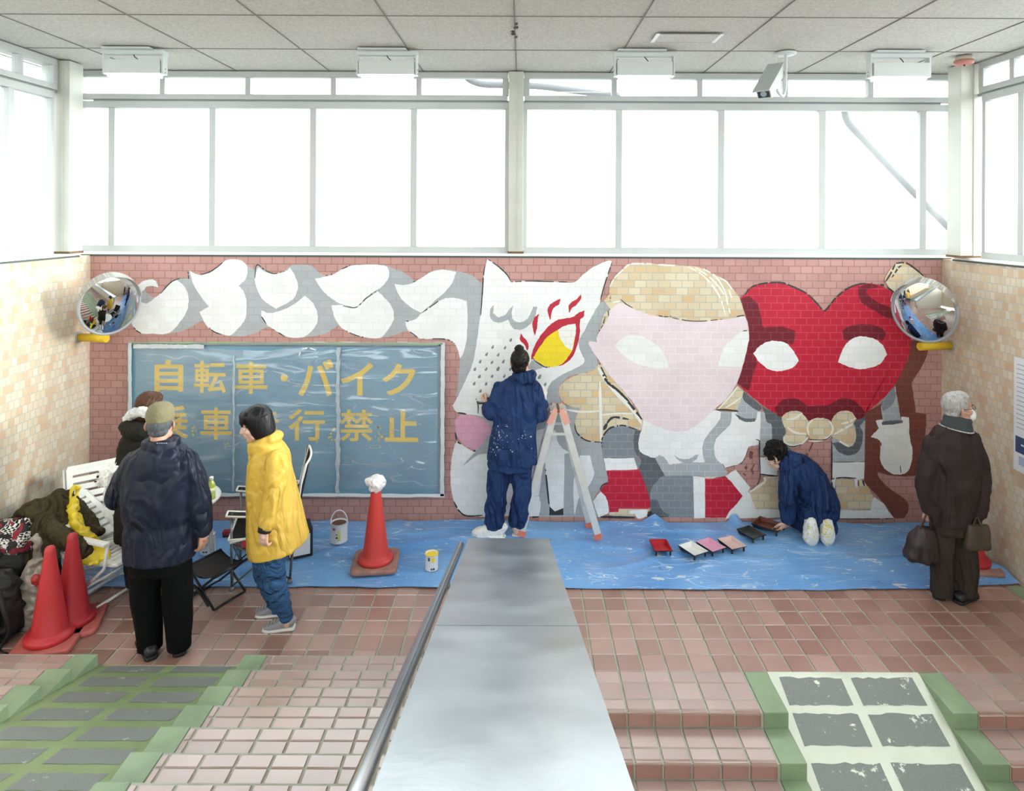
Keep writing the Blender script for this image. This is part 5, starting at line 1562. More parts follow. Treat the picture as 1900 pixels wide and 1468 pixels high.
def hd_(b):
    el(b, Matrix.Identity(4), q(1466, 856, .0), (.085, .09, .06), seg=20, rot=Matrix.Rotation(.6, 3, 'Y'))
    el(b, Matrix.Identity(4), q(1474, 850, -.02), (.075, .08, .05), seg=18, rot=Matrix.Rotation(.5, 3, 'Y'))
    el(b, Matrix.Identity(4), q(1455, 866, -.02), (.05, .07, .055), seg=16)
garment('hood', p5, hd_, OVER, .009, [dict(amp=.011, scale=13, seed=43, ridge=True)])
def tr_(b):
    chain(b, [hL, kL + Vector((0, 0, .02)), aL + Vector((0, .03, .02))], [.11, .088, .075])
    chain(b, [hR, kR + Vector((0, 0, .02)), aR + Vector((0, .03, .02))], [.11, .088, .075])
garment('overall_trousers', p5, tr_, OVER, .011, [dict(amp=.008, scale=12, seed=44, ridge=True)], hem=.03)
for u, v0, k in ((1503, 984, 0), (1533, 982, 1)):
    c = q(u, v0, -.11)
    b = nb()
    loft(b, [(Vector((c.x, 5.735, .012)), .030, .045), (Vector((c.x, 5.73, .05)), .060, .062), (Vector((c.x, 5.725, .11)), .062, .066), (Vector((c.x + .002, 5.735, .17)), .052, .062), (Vector((c.x + .004, 5.75, .215)), .042, .055), (Vector((c.x + .004, 5.765, .25)), .016, .03)], 22, 2.4)
    b = fuse(b, .007, 2); wrinkle(b, .008, 22, seed=45 + k, ridge=True)
    so = obj('shoe_cover', b, COVER, p5, world=True, label='white shoe cover, sole up')
    bpy.context.view_layer.update()
    b = nb(); r = random.Random(k + 2)
    for (du, dv, n, sp, mi) in ((0, 4, 20 if k else 9, 7, 0), (0, -10, 12 if k else 2, 6, 0), (0, 0, 16, 9, 1)):
        for j in range(n):
            d = (W(r.gauss(u + du, sp * .7), r.gauss(v0 + dv, sp * 1.2), 5.7) - cam.location).normalized()
            hit, loc, nor, _ = so.ray_cast(cam.location - base_loc(so), d)
            if hit:
                x, y = frame_from(nor); s = r.uniform(.003, .009) * (1 if mi == 0 else .55)
                poly(b, [loc + nor * .001 + x * s * math.cos(a) + y * s * 1.3 * math.sin(a) for a in (0, 1.05, 2.1, 3.14, 4.2, 5.2)], m=mi)
    so2 = obj('paint_spots', b, [M('yellow_paint_spots', 'e3cf3c', .6), M('grey_paint_spots', '9b9ba2', .6)], so, label='yellow and grey paint spots'); so2['kind'] = 'stuff'
def hr(b):
    el(b, Mx, (0, -.018, .04), (.080, .095, .088), seg=24)
    r = random.Random(9)
    for k in range(260):
        a, z = r.uniform(0, 2 * math.pi), r.uniform(-.75, 1)
        rad = math.sqrt(max(0, 1 - z * z))
        p = Vector((.088 * rad * math.cos(a), -.018 + .100 * rad * math.sin(a), .035 + .096 * z))
        if p.y > .055 and p.z < .06: continue
        el(b, Mx, p, (r.uniform(.008, .016),) * 3, seg=8)
garment('hair', p5, hr, CURL, .0052, [dict(amp=.006, scale=70, seed=46)], 1)
bm = nb(); r = random.Random(13)
for k in range(70):
    a, z = r.uniform(0, 2 * math.pi), r.uniform(-.9, .9)
    rad = math.sqrt(1 - z * z)
    p = Vector((.098 * rad * math.cos(a), -.018 + .110 * rad * math.sin(a), .035 + .10 * z))
    if p.y > .06 and p.z < .06: continue
    pts = [Mx @ (p + Vector((.012 * math.cos(t * 1.6 + k), .012 * math.sin(t * 1.6 + k), -.006 * t))) for t in range(6)]
    tube(bm, pts, .0026, 5, sub=2)
obj('hair_curls', bm, CURL, p5, world=True)['kind'] = 'stuff'

# ---- elderly man with two bags
Z0 = 4.95
BRJ = M('dark_brown_jacket_cloth', '33292a', .6, folds=(4.5, (1, 1, .4),.15), spec=.15, var=.1, vscale=7, bump=.1, bscale=50)
BRT = M('brown_wool_trousers', '39322d', .85, folds=(4, (1, 1, .4),.15), spec=.15, var=.08, vscale=9, bump=.12, bscale=120)
KNIT = M('dark_grey_knit', '45484c', .95, spec=.15, bump=.6, bscale=90, stretch=(1, 1, 2.5))
WH = M('silver_hair', 'a09e9c', .55, var=.3, vscale=70, bump=.4, bscale=120, stretch=(1, 1, .3))
Mx = hmat(q(1777, 757, .01), yaw=-92, pitch=8, s=1.0)
Lw, Rw = q(1722, 944, .0), q(1815, 955, -.09)
p6 = person('elderly man in dark brown jacket, knit scarf and face mask facing the right wall', F(1770, 1113), Mx,
    [([q(1733, 832), q(1717, 890), Lw], [.046, .04, .03]), ([q(1801, 826), q(1817, 890), Rw], [.046, .04, .03]),
     ([q(1752, 970), q(1750, 1040), q(1749, 1102)], [.072, .056, .042]), ([q(1786, 970), q(1792, 1040), q(1791, 1106)], [.072, .056, .042])],
    [(q(1774, 806), .06, .055), (q(1768, 830), .13, .09), (q(1767, 910), .13, .1), (q(1768, 970), .14, .11)], SKIN2,
    [dict(wrist=Lw, d=(-.05, .1, -1), n=(1, .2, 0), right=False, curl=1.25), dict(wrist=Rw, d=(.02, .1, -1), n=(-1, .2, 0), right=True, curl=1.25)])
def jk(b):
    loft(b, [(q(1776, 798), .09, .085), (q(1772, 806), .14, .105), (q(1768, 820), .175, .125), (q(1766, 850), .182, .14), (q(1766, 900), .185, .15), (q(1767, 940), .19, .155), (q(1768, 968), .182, .15)], 28)
    chain(b, [q(1736, 824), q(1724, 860), q(1717, 892), q(1719, 920), q(1722, 940)], [.078, .074, .069, .062, .055])
    chain(b, [q(1800, 820), q(1811, 855), q(1818, 892, -.02), q(1817, 925, -.06), q(1815, 950, -.08)], [.08, .077, .071, .064, .056])
garment('jacket', p6, jk, BRJ, .010, [dict(amp=.018, scale=6, stretch=(1, 1, .4), seed=51, ridge=True), dict(amp=.005, scale=15, seed=52, ridge=True)])
def sc(b):
    X = (1, 0, 0)
    loft(b, [(q(1774, 799), .098, .092), (q(1775, 793), .108, .10), (q(1776, 786), .098, .094), (q(1777, 778), .092, .088), (q(1778, 772), .082, .08)], 28)
garment('scarf', p6, sc, KNIT, .007, [dict(amp=.005, scale=20, stretch=(.4, .4, 2.5), seed=53)])
bm = nb()
tube(bm, [q(1775, 794.5) + Vector((.112 * math.cos(a), .104 * math.sin(a), .018 * math.cos(a * 1) * -1)) for a in [k * math.pi / 12 for k in range(24)]], .0048, 7, closed=True)
obj('scarf_trim', bm, M('pale_scarf_trim', 'b3b2ab', .9, var=.5, vscale=70), p6, world=True, label='pale stitched scarf edge')
def tr_(b):
    loft(b, [(q(1768, 952), .165, .13), (q(1768, 985), .165, .13)], 22)
    chain(b, [q(1752, 990), q(1750, 1040, .01), q(1749, 1075), q(1748, 1098, -.01)], [.09, .086, .08, .077])
    chain(b, [q(1787, 990), q(1792, 1040, .01), q(1792, 1075), q(1790, 1101, -.01)], [.092, .088, .082, .08])
garment('trousers', p6, tr_, BRT, .010, [dict(amp=.010, scale=8, stretch=(1, 1, .5), seed=54, ridge=True)], hem=.032)
shoes(p6, [(F(1742, 1114), F(1742, 1114) + Vector((.14, .22, 0))), (F(1776, 1121), F(1776, 1121) + Vector((.22, .12, 0)))], [BSHOE, BSOLE], w=.048, h=.075)
def hr(b):
    el(b, Mx, (0, -.018, .036), (.081, .095, .090), seg=26)
    el(b, Mx, (0, -.048, -.03), (.066, .048, .052), seg=20)
    el(b, Mx, (0, .02, .085), (.060, .065, .042), seg=18)
garment('hair', p6, hr, WH, .006, [dict(amp=.005, scale=50, stretch=(1, 1, .35), seed=55, ridge=True)], 1)
b = nb()
for s in (-1, 1):
    tube(b, [Mx @ Vector((s * (.033 + .022 * math.cos(a)), .099, .0 + .017 * math.sin(a))) for a in [k * math.pi / 8 for k in range(16)]], .0018, 6, closed=True)
    tube(b, [Mx @ Vector((s * .055, .097, .004)), Mx @ Vector((s * .080, .05, .008)), Mx @ Vector((s * .085, -.005, .010))], .0018, 6, sub=3)
tube(b, [Mx @ Vector((-.011, .099, .002)), Mx @ Vector((0, .108, .006)), Mx @ Vector((.011, .099, .002))], .0018, 6, sub=3)
obj('glasses', b, M('dark_glasses_frame', '332c28', .4, metal=.6), p6, world=True)
def mk(b):
    el(b, Mx, (0, .072, -.060), (.056, .050, .052), seg=20)
mo = garment('face_mask', p6, mk, M('white_mask', 'e2e3e2', .8), .006, [dict(amp=.003, scale=25, stretch=(.3, .3, 2.5), seed=56)])
for s in (-1, 1):
    b = nb()
    tube(b, [Mx @ Vector((s * .052, .065, -.04)), Mx @ Vector((s * .075, .02, -.02)), Mx @ Vector((s * .084, -.018, -.005))], .0016, 5, sub=3)
    obj('ear_loop', b, M('white_mask', 'e2e3e2', .8), mo, world=True)
# ------------------------------------------------------------------ blue tarpaulin
def tarp_mat():
    m = bpy.data.materials.new('blue_tarpaulin'); m.use_nodes = True
    nt = m.node_tree; L = nt.links.new; N = nt.nodes.new
    b = nt.nodes['Principled BSDF']; b.inputs['Roughness'].default_value = .36; b.inputs['Coat Weight'].default_value = .25; b.inputs['Coat Roughness'].default_value = .3
    g = N('ShaderNodeNewGeometry')
    def noise_(scale, detail=4, mp=None, dist=0.0, rough=.5):
        n = N('ShaderNodeTexNoise'); n.inputs['Scale'].default_value = scale; n.inputs['Detail'].default_value = detail
        n.inputs['Distortion'].default_value = dist; n.inputs['Roughness'].default_value = rough
        if mp:
            q = N('ShaderNodeMapping'); q.inputs['Rotation'].default_value = mp[0]; q.inputs['Scale'].default_value = mp[1]; q.inputs['Location'].default_value = mp[2] if len(mp) > 2 else (0, 0, 0)
            L(g.outputs['Position'], q.inputs['Vector']); L(q.outputs[0], n.inputs['Vector'])
        else: L(g.outputs['Position'], n.inputs['Vector'])
        return n.outputs['Fac']
    def rng(x, a, b_, c, d):
        r = N('ShaderNodeMapRange'); r.inputs['From Min'].default_value = a; r.inputs['From Max'].default_value = b_; r.inputs['To Min'].default_value = c; r.inputs['To Max'].default_value = d
        L(x, r.inputs['Value']); return r.outputs[0]
    def mix(f, a, c):
        x = N('ShaderNodeMix'); x.data_type = 'RGBA'; L(f, x.inputs['Factor'])
        if isinstance(a, tuple): x.inputs['A'].default_value = a
        else: L(a, x.inputs['A'])
        x.inputs['B'].default_value = c; return x.outputs['Result']
    def mul(a, c):
        x = N('ShaderNodeMath'); x.operation = 'MULTIPLY'; L(a, x.inputs[0]); L(c, x.inputs[1]); return x.outputs[0]
    col = mix(rng(noise_(1.3), .35, .65, 0, 1), lin('5d96d6'), lin('7db1e6'))
    # worn pale crease lines, fold highlights painted in with them
    for rot, sc, loc, amt in (((0, 0, .45), (1.2, 7, 1), (0, 0, 0), .55), ((0, 0, -.35), (1.0, 6, 1), (3, 1, 0), .5), ((0, 0, .15), (.6, 4, 1), (7, 5, 0), .4)):
        n = noise_(1.6, 2, (rot, sc, loc), .6)
        s = N('ShaderNodeMath'); s.operation = 'SUBTRACT'; s.inputs[1].default_value = .5; L(n, s.inputs[0])
        a = N('ShaderNodeMath'); a.operation = 'ABSOLUTE'; L(s.outputs[0], a.inputs[0])
        line = rng(a.outputs[0], 0, .014, min(1, amt * 1.7), 0)
        gate = rng(noise_(1.1, 2, ((0, 0, 0), (1, 1, 1), (loc[0] + 2, 4, 0))), .5, .6, 0, 1)
        col = mix(mul(line, gate), col, lin('cfe0f4'))
    # paint splashes
    gate = rng(noise_(.9, 2, ((0, 0, 0), (1, 1, 1), (5, 2, 0))), .42, .6, 0, 1)
    col = mix(mul(rng(noise_(11, 5, ((0, 0, .2), (.6, 1.6, 1)), .8), .64, .66, 0, .9), gate), col, lin('d6dfe8'))
    col = mix(rng(noise_(30, 3, ((0, 0, .5), (.8, 1.3, 1), (1, 9, 0))), .70, .715, 0, .9), col, lin('e6e7e8'))
    col = mix(mul(rng(noise_(16, 4, ((0, 0, 0), (1, 1, 1), (8, 3, 0)), .5), .70, .715, 0, .8), gate), col, lin('274a72'))
    col = mix(rng(noise_(20, 3, ((0, 0, 0), (1, 1, 1), (2, 12, 0)), .4), .755, .77, 0, .9), col, lin('b43a4a'))
    L(col, b.inputs['Base Color'])
    bp = N('ShaderNodeBump'); bp.inputs['Strength'].default_value = .35; bp.inputs['Distance'].default_value = .02
    L(noise_(5, 3, ((0, 0, .4), (1, 3, 1)), .8), bp.inputs['Height']); L(bp.outputs[0], b.inputs['Normal'])
    MATS['blue_tarpaulin'] = m
    return m
TARP = tarp_mat()
def tarp_edge(x):
    pts = ((-4.08, 4.30), (-3.72, 4.34), (-3.50, 4.42), (-3.30, 4.80), (-3.24, 5.02), (-2, 5.035), (.4, 5.03), (2.0, 5.02), (3.2, 5.05), (3.97, 5.13))
    for (a, ya), (b, yb) in zip(pts[:-1], pts[1:]):
        if x <= b: return ya + (yb - ya) * (x - a) / (b - a)
    return pts[-1][1]
bm = nb()
NXT, NYT = 260, 60
rows = []
for j in range(NYT + 1):
    row = []
    for i in range(NXT + 1):
        x = -4.075 + (8.04) * i / NXT
        y0, y1 = tarp_edge(x), 6.13
        t = j / NYT
        y = y0 + (y1 - y0) * t + (.012 * noise.noise(Vector((x * 4, 7, 0))) if t < .02 else 0)
        p = Vector((x, y, 0))
        z = .007 + .010 * max(0, noise.noise(Vector((x * 1.5 + y, y * 3 - x * .6, 2)))) + .014 * max(0, .22 - abs(noise.noise(Vector((x * .9 + y * 1.3, y * 2.4 - x, 5))))) / .22 * (1 if y > 5.2 else .5)
        for (px, pw, ph) in ((1.27, .12, .085), (2.03, .07, .10), (2.5, .3, .03), (-.6, .4, .02)):
            z += ph * max(0, 1 - abs(x - px) / pw) * max(0, (t - .86) / .14) ** 1.5
        z += .075 * max(0, 1 - ((x - 3.86) / .16) ** 2) * max(0, 1 - abs(y - 5.30) / .14)
        row.append(bm.verts.new((x, y, z)))
    rows.append(row)
for j in range(NYT):
    for i in range(NXT):
        f = bm.faces.new((rows[j][i], rows[j][i + 1], rows[j + 1][i + 1], rows[j + 1][i])); f.smooth = True
bmesh.ops.recalc_face_normals(bm, faces=bm.faces[:])
tag(obj('tarpaulin', bm, TARP, origin=(0, 5.6, 0)), 'blue plastic tarpaulin spattered with paint on the floor along the mural', 'tarpaulin')
TZ = .022   # things standing on the tarpaulin

# ------------------------------------------------------------------ traffic cones
def cone(label, loc, rz, col, base_col, h=.70, lean=None, group='traffic cones'):
    t = thing('traffic_cone', label, 'traffic cone', loc, rz, group)
    bm = nb(); loft(bm, [((0, 0, 0), .180, .180), ((0, 0, .004), .186, .186), ((0, 0, .028), .186, .186), ((0, 0, .036), .178, .178)], 48, 9)
    obj('base', bm, base_col, t)
    bm = nb()
    lathe(bm, [(.146, .034), (.147, .060), (.140, .072), (.112, .076), (.106, .088), (.072, .09 + (h - .1) * .45), (.040, h - .10), (.033, h - .035), (.030, h - .016), (.022, h - .004), (.008, h)], n=40)
    obj('body', bm, col, t)
    return t
RED_A = M('faded_red_cone_plastic', 'c4343a', .45, var=.07, vscale=5, bump=.03); RED_B = M('deep_red_cone_plastic', 'b52c37', .45, var=.06, vscale=6)
RED_C = M('orange_red_cone_plastic', 'c93f3a', .42, var=.06, vscale=6); BASE_D = M('dusty_cone_base', 'b5605a', .7, var=.2, vscale=14); BASE_C = M('dirty_tan_cone_base', '9d7468', .75, var=.2, vscale=18)
cone('faded red traffic cone nearest the stair edge, in front of the bags', F(92, 1191), .25, RED_A, BASE_D, h=.65)
cone('dark red traffic cone behind the faded one, by the draped coat', F(134, 1160), .35, RED_B, BASE_D, h=.65)
cc = F(697, 1046, TZ); cone('red traffic cone with a white rag over its tip on the tarpaulin', cc, .10, RED_C, BASE_C)
cone('red traffic cone hidden behind the elderly man by the right wall', F(1800, 1048, TZ), -.15, RED_B, BASE_C)
bm = nb(); r = random.Random(2)
top = cc + Vector((0, 0, .66))
for k in range(16):
    a = k * 2.4
    ell(bm, top + Vector((.045 * math.cos(a), .045 * math.sin(a), .012 * math.sin(k * 1.7) + .012)), (r.uniform(.022, .036),) * 3, seg=10)
ell(bm, top + Vector((-.055, -.01, .02)), (.035, .03, .03)); ell(bm, top + Vector((.01, 0, .045)), (.05, .045, .03)); ell(bm, top + Vector((.0, -.01, -.03)), (.052, .05, .035))
bm = fuse(bm, .007, 1); wrinkle(bm, .016, 22, seed=60, ridge=True)
tag(obj('rag', bm, M('paint_stained_rag', 'e6e1e3', .85, var=.12, vscale=16, bump=.2), origin=top), 'crumpled white rag draped over the tip of the traffic cone', 'rag')

# ------------------------------------------------------------------ paint cans
CANW = M('white_can_label', 'dcdde0', .45, var=.04, vscale=9); TIN = M('tin_rim', 'b9bbbd', .3, metal=.9); DPRINT = M('dark_label_print', '2c2e33', .5); YPRINT = M('yellow_label_print', 'd9d36a', .5)
def can(name, label, loc, r, h, fill, handle=False, prints=(), rz=0.0, body=CANW):
    t = thing(name, label, 'paint can', loc, rz, 'paint cans')
    bm = nb(); lathe(bm, [(r, 0), (r * 1.02, .004), (r, .010), (r, h - .010), (r * 1.03, h - .006), (r * 1.03, h), (r * .90, h), (r * .88, h - .012)], n=36)
    obj('can_body', bm, body, t)
    bm = nb(); lathe(bm, [(r * .875, h - .02), (r * .875, h - .010)], n=36); obj('paint', bm, fill, t)
    bm = nb(); tube(bm, [(r * 1.01 * math.cos(a), r * 1.01 * math.sin(a), h - .002) for a in [k * math.pi / 16 for k in range(32)]], .004, 8, closed=True); obj('rim', bm, fill if name == 'small_paint_can' else TIN, t)
    if handle:
        bm = nb(); tube(bm, [(r * 1.04 * math.cos(a), .012 * math.sin(a), h - .012 + r * 1.5 * math.sin(a)) for a in [k * math.pi / 14 for k in range(15)]], .0055, 8); obj('handle', bm, CANW, t)
    for (a0, a1, z0, z1, mt) in prints:
        bm = nb(); k = 8
        ring_ = [[bm.verts.new(((r + .0012) * math.sin(a0 + (a1 - a0) * i / k), -(r + .0012) * math.cos(a0 + (a1 - a0) * i / k), z)) for i in range(k + 1)] for z in (z0, z1)]
        for i in range(k): bm.faces.new((ring_[0][i], ring_[0][i + 1], ring_[1][i + 1], ring_[1][i]))
        obj('label_print', bm, mt, t)
    return t
DRIED = M('brown_dried_paint', '6b3a28', .5); YELP = M('yellow_paint', 'f0d021', .35); WHITEP = M('white_paint', 'eeeeec', .35)
can('paint_can', 'white paint can with raised handle between the woman and the cone', F(629, 1003, TZ), .073, .165, DRIED, True, ((.15, .42, .03, .12, YPRINT), (-.1, .1, .05, .065, DPRINT), (-.1, .05, .08, .088, DPRINT), (-.55, -.2, .12, .14, M('red_label_print', 'b5545c', .5))))
can('small_paint_can', 'small paint can with yellow rim beside the stair divider', F(801, 1055, TZ), .052, .128, YELP, False, ((.1, .62, .075, .11, YELP), (-.45, -.15, .085, .112, DPRINT), (0, .22, .012, .028, DPRINT), (.3, .6, .012, .028, DPRINT)))
can('paint_can', 'white paint can with blue label beside the hand of the man in navy', F(386, 1024, TZ), .06, .15, WHITEP, False, ((-.5, .35, .08, .125, M('blue_label_print', '3d6fb5', .5)), (-.3, .0, .02, .032, DPRINT), (.1, .35, .02, .032, DPRINT)))
# square tin half hidden by the yellow coat
c_ = F(556, 1026, TZ)
t = thing('paint_tin', 'square white labelled paint tin with black side behind the yellow coat', 'paint can', c_, .45, 'paint cans')
bm = nb(); box(bm, (0, 0, .12), (.19, .19, .24), bev=.008); obj('tin_body', bm, M('black_tin', '202124', .5), t)
bm = nb(); box(bm, (-.01, -.0955, .11), (.165, .002, .17)); obj('label', bm, CANW, t)
bm = nb(); lathe(bm, [(.028, .24), (.028, .255), (.02, .257)], n=20); obj('cap', bm, M('black_tin', '202124', .5), t)

# red brush head and roller on the tarpaulin
t = thing('scrub_brush', 'red plastic brush lying on the tarpaulin by the camp chair', 'brush', F(430, 994, TZ), .2)
bm = nb(); box(bm, (0, 0, .035), (.15, .06, .03), bev=.01); obj('block', bm, M('dark_red_plastic', '8f2028', .4), t)
bm = nb(); box(bm, (0, 0, .010), (.14, .05, .02)); obj('bristles', bm, M('dark_bristles', '4a2022', .9), t)
t = thing('paint_dish', 'low dish of red paint on the tarpaulin behind the stool', 'dish', F(455, 1012, TZ), 0)
bm = nb(); lathe(bm, [(.06, 0), (.078, .012), (.08, .016), (.072, .014), (.06, .008)], n=30); obj('dish', bm, M('brown_dish', '7c5a34', .5), t)
bm = nb(); lathe(bm, [(.055, .009), (.066, .012)], n=30); obj('paint', bm, M('red_wet_paint', 'c02a2e', .25), t)

# ------------------------------------------------------------------ paint trays
BLK = M('black_tray_plastic', '1d1e20', .45)
def tray(label, loc, rz, col, w=.155, l=.2, brush=False, worn=False):
    t = thing('paint_tray', label, 'paint tray', loc, rz, 'paint trays on the tarpaulin')
    H, x, y = .05, w / 2, l / 2
    bm = nb()
    def quad(*p):
        return bm.faces.new([bm.verts.new(Vector(q_)) for q_ in p])
    o = [(-x, -y), (x, -y), (x, y), (-x, y)]
    zb = lambda yy: .004 + (.030 * (y - yy) / l)
    inn = [(-x + .016, -y + .022), (x - .016, -y + .022), (x - .016, y - .014), (-x + .016, y - .014)]
    lip = [(-x + .007, -y + .007), (x - .007, -y + .007), (x - .007, y - .007), (-x + .007, y - .007)]
    for i in range(4):
        a, b = i, (i + 1) % 4
        quad((*o[a], H - .006), (*o[b], H - .006), (*o[b], H), (*o[a], H))
        quad((*inn[a], zb(inn[a][1])), (*inn[b], zb(inn[b][1])), (*o[b], H - .006), (*o[a], H - .006))
    quad(*[(*p, zb(p[1])) for p in inn[::-1]])
    for sx in (-1, 1):
        box(bm, (sx * (x - .016), -y + .02, .019), (.011, .011, .038))
    bmesh.ops.remove_doubles(bm, verts=bm.verts, dist=.0002)
    obj('tray_body', bm, BLK, t)
    bm = nb()
    for i in range(4):
        a, b = i, (i + 1) % 4
        quad((*o[a], H + .0006), (*o[b], H + .0006), (*lip[b], H + .0006), (*lip[a], H + .0006))
        quad((*lip[a], H + .0006), (*lip[b], H + .0006), (*inn[b], zb(inn[b][1]) + .006), (*inn[a], zb(inn[a][1]) + .006))
    quad(*[(*p, zb(p[1]) + .006) for p in inn])
    bmesh.ops.remove_doubles(bm, verts=bm.verts, dist=.0002)
    obj('paint', bm, col, t)
    return t
fr = lambda u, v: F(u, v, TZ)
tray('tray of red paint, leftmost of the row on the tarpaulin', fr(1226, 1022), .05, M('red_tray_paint', 'b3202c', .3))
tray('tray of white paint next to the red one', fr(1286, 1028), .5, M('white_tray_paint', 'e4e4e2', .35))
tray('tray of bright pink paint between the white and salmon ones', fr(1319, 1021), .5, M('pink_tray_paint', 'dda5c0', .35))
tray('tray of pale salmon paint on the tarpaulin', fr(1358, 1017), .36, M('salmon_tray_paint', 'd9c0ba', .35))
tray('empty black paint tray beside the kneeling painter', fr(1394, 997), .45, M('dark_tray_lining', '3a3c3b', .4, var=.3, vscale=30))
tw = tray('tray of brown paint under the hands of the kneeling painter', fr(1428, 984) + Vector((0, .02, 0)), .8, M('brown_tray_paint', '6d3a2c', .35), w=.19, l=.25)
def brush_(label, a, b, tip, hcol, wid=.012):
    a, b, tip = Vector(a), Vector(b), Vector(tip)
    t = thing('paintbrush', label, 'paintbrush', a)
    bm = nb(); cyl(bm, a, b, .0065, .008, 12); obj('handle', bm, hcol, t, world=True)
    bm = nb(); d = (tip - b); cyl(bm, b, b + d * .4, .010, .012, 12); obj('ferrule', bm, TIN, t, world=True)
    bm = nb(); cyl(bm, b + d * .35, tip, .012, .004, 12); obj('bristles', bm, M('brush_bristles', '4a3a30', .9), t, world=True)
brush_('paintbrush with white handle resting across the brown tray', W(1452, 968, 5.93), W(1442, 977, 5.90), W(1434, 984, 5.885), M('white_brush_handle', 'e4e3df', .4))
brush_('paintbrush held up in the gloved hand of the standing painter', W(1008, 746, 6.02), W(1007, 730, 6.06), W(1006, 718, 6.09), M('dark_red_handle', '6a2a28', .5))
# small black palette in the other hand
t = thing('paint_palette', 'small black paint palette in the left hand of the standing painter', 'palette', W(894, 747, 6.04), .5)
bm = nb(); box(bm, (0, 0, 0), (.08, .06, .012), bev=.004); obj('plate', bm, BLK, t)
bm = nb(); lathe(bm, [(.02, .006), (.018, .009)], n=16); obj('paint', bm, M('grey_paint_dab', 'a0a4a8', .4), t)

# ------------------------------------------------------------------ step ladder
ALU = M('brushed_aluminium', 'd0d2d2', .42, metal=.55, var=.05, vscale=12); CAPP = M('pink_plastic_cap', 'dba393', .5); RUB = M('orange_rubber_foot', 'c9705f', .7)
feet = {'NL': F(967, 995, TZ), 'NR': F(1111, 1001, TZ)}
feet['FL'] = Vector((feet['NL'].x + .02, 6.04, TZ)); feet['FR'] = F(1094, 979, TZ)
topz = 1.13; tx = (1037 - 968) / 1200 * 5.9
tops = {'NL': Vector((tx - .035, 5.86, topz)), 'NR': Vector((tx + .035, 5.86, topz)), 'FL': Vector((tx - .035, 6.01, topz)), 'FR': Vector((tx + .035, 6.01, topz))}
lad = thing('step_ladder', 'aluminium step ladder with pink plastic top standing beside the painter', 'ladder', Vector((tx, 5.93, TZ)))
def beam(bm, a, b, wx, wy, m=0):
    d = (b - a); c = (a + b) / 2
    z_ = d.normalized(); y_ = Vector((0, 1, 0)); y_ = (y_ - z_ * z_.dot(y_)).normalized(); x_ = y_.cross(z_)
    rot = Matrix((x_, y_, z_)).transposed()
    box(bm, c, (wx, wy, d.length), rot, m, .003)
for k in ('NL', 'NR', 'FL', 'FR'):
    bm = nb(); beam(bm, feet[k] + Vector((0, 0, .02)), tops[k], .062, .024); o = obj('rail', bm, ALU, lad, world=True)
    bm = nb(); d = (tops[k] - feet[k]).normalized()
    beam(bm, feet[k] + Vector((0, 0, .001)), feet[k] + d * .05, .070, .032); obj('rubber_foot', bm, RUB, o, world=True)
for s in ('L', 'R'):
    for f_ in (.26, .50, .74):
        a, b = feet['N' + s].lerp(tops['N' + s], f_), feet['F' + s].lerp(tops['F' + s], f_)
        bm = nb(); box(bm, (a + b) / 2, (.05, abs(b.y - a.y), .022), bev=.003); obj('step', bm, ALU, lad, world=True)
bm = nb()
for s in (-1, 1): box(bm, (tx + s * .042, 5.935, topz + .012), (.066, .20, .018), Matrix.Rotation(s * .25, 3, 'Y'), bev=.004)
obj('top_step', bm, ALU, lad, world=True)
for s in (-1, 1):
    for y in (5.845, 6.025):
        bm = nb()
        beam(bm, Vector((tx + s * .085, y, topz - .10)), Vector((tx + s * .02, y, topz + .03)), .056, .03); obj('corner_cap', bm, CAPP, lad, world=True)
bm = nb(); cyl(bm, (tx, 5.825, topz + .015), (tx, 6.045, topz + .015), .012, n=12); obj('hinge', bm, M('hinge_brown', '7c4a3f', .5), lad, world=True)
for z in (topz - .145, topz - .19):
    a = feet['NL'].lerp(tops['NL'], (z - TZ) / (topz - TZ)); b = feet['NR'].lerp(tops['NR'], (z - TZ) / (topz - TZ))
    bm = nb(); box(bm, ((a + b) / 2) + Vector((0, -.015 if z < topz - .15 else .13, 0)), ((b.x - a.x) + .03, .012, .022), bev=.002); obj('spreader_bar', bm, ALU, lad, world=True)

# ------------------------------------------------------------------ furniture
WPL = M('white_garden_plastic', 'e3e3df', .4, var=.03, vscale=8); WTB = M('white_tube_enamel', 'dedfdf', .35)
def panel(bm, w, l, thick, slots, mat3, off):
    """a rounded panel with cross slots, in its own plane (x across, y along)"""
    T4 = Matrix.Translation(Vector(off)) @ mat3.to_4x4()
    n0 = len(bm.verts)
    pitch = (l - .05) / slots
    for k in range(slots):
        box(bm, (0, -l / 2 + .025 + pitch * (k + .5), 0), (w - .05, pitch - .020, thick), bev=.004)
    for s in (-1, 1): box(bm, (s * (w / 2 - .022), 0, 0), (.044, l - .06, thick * 1.15), bev=.006)
    for s in (-1, 1): box(bm, (0, s * (l / 2 - .020), 0), (w - .02, .040, thick * 1.15), bev=.008)
    for sx in (-1, 1):
        for sy in (-1, 1): cyl(bm, (sx * (w / 2 - .035), sy * (l / 2 - .035), -thick * .57), (sx * (w / 2 - .035), sy * (l / 2 - .035), thick * .57), .035, n=20)
    bm.verts.ensure_lookup_table()
    for v in bm.verts[n0:]: v.co = T4 @ v.co
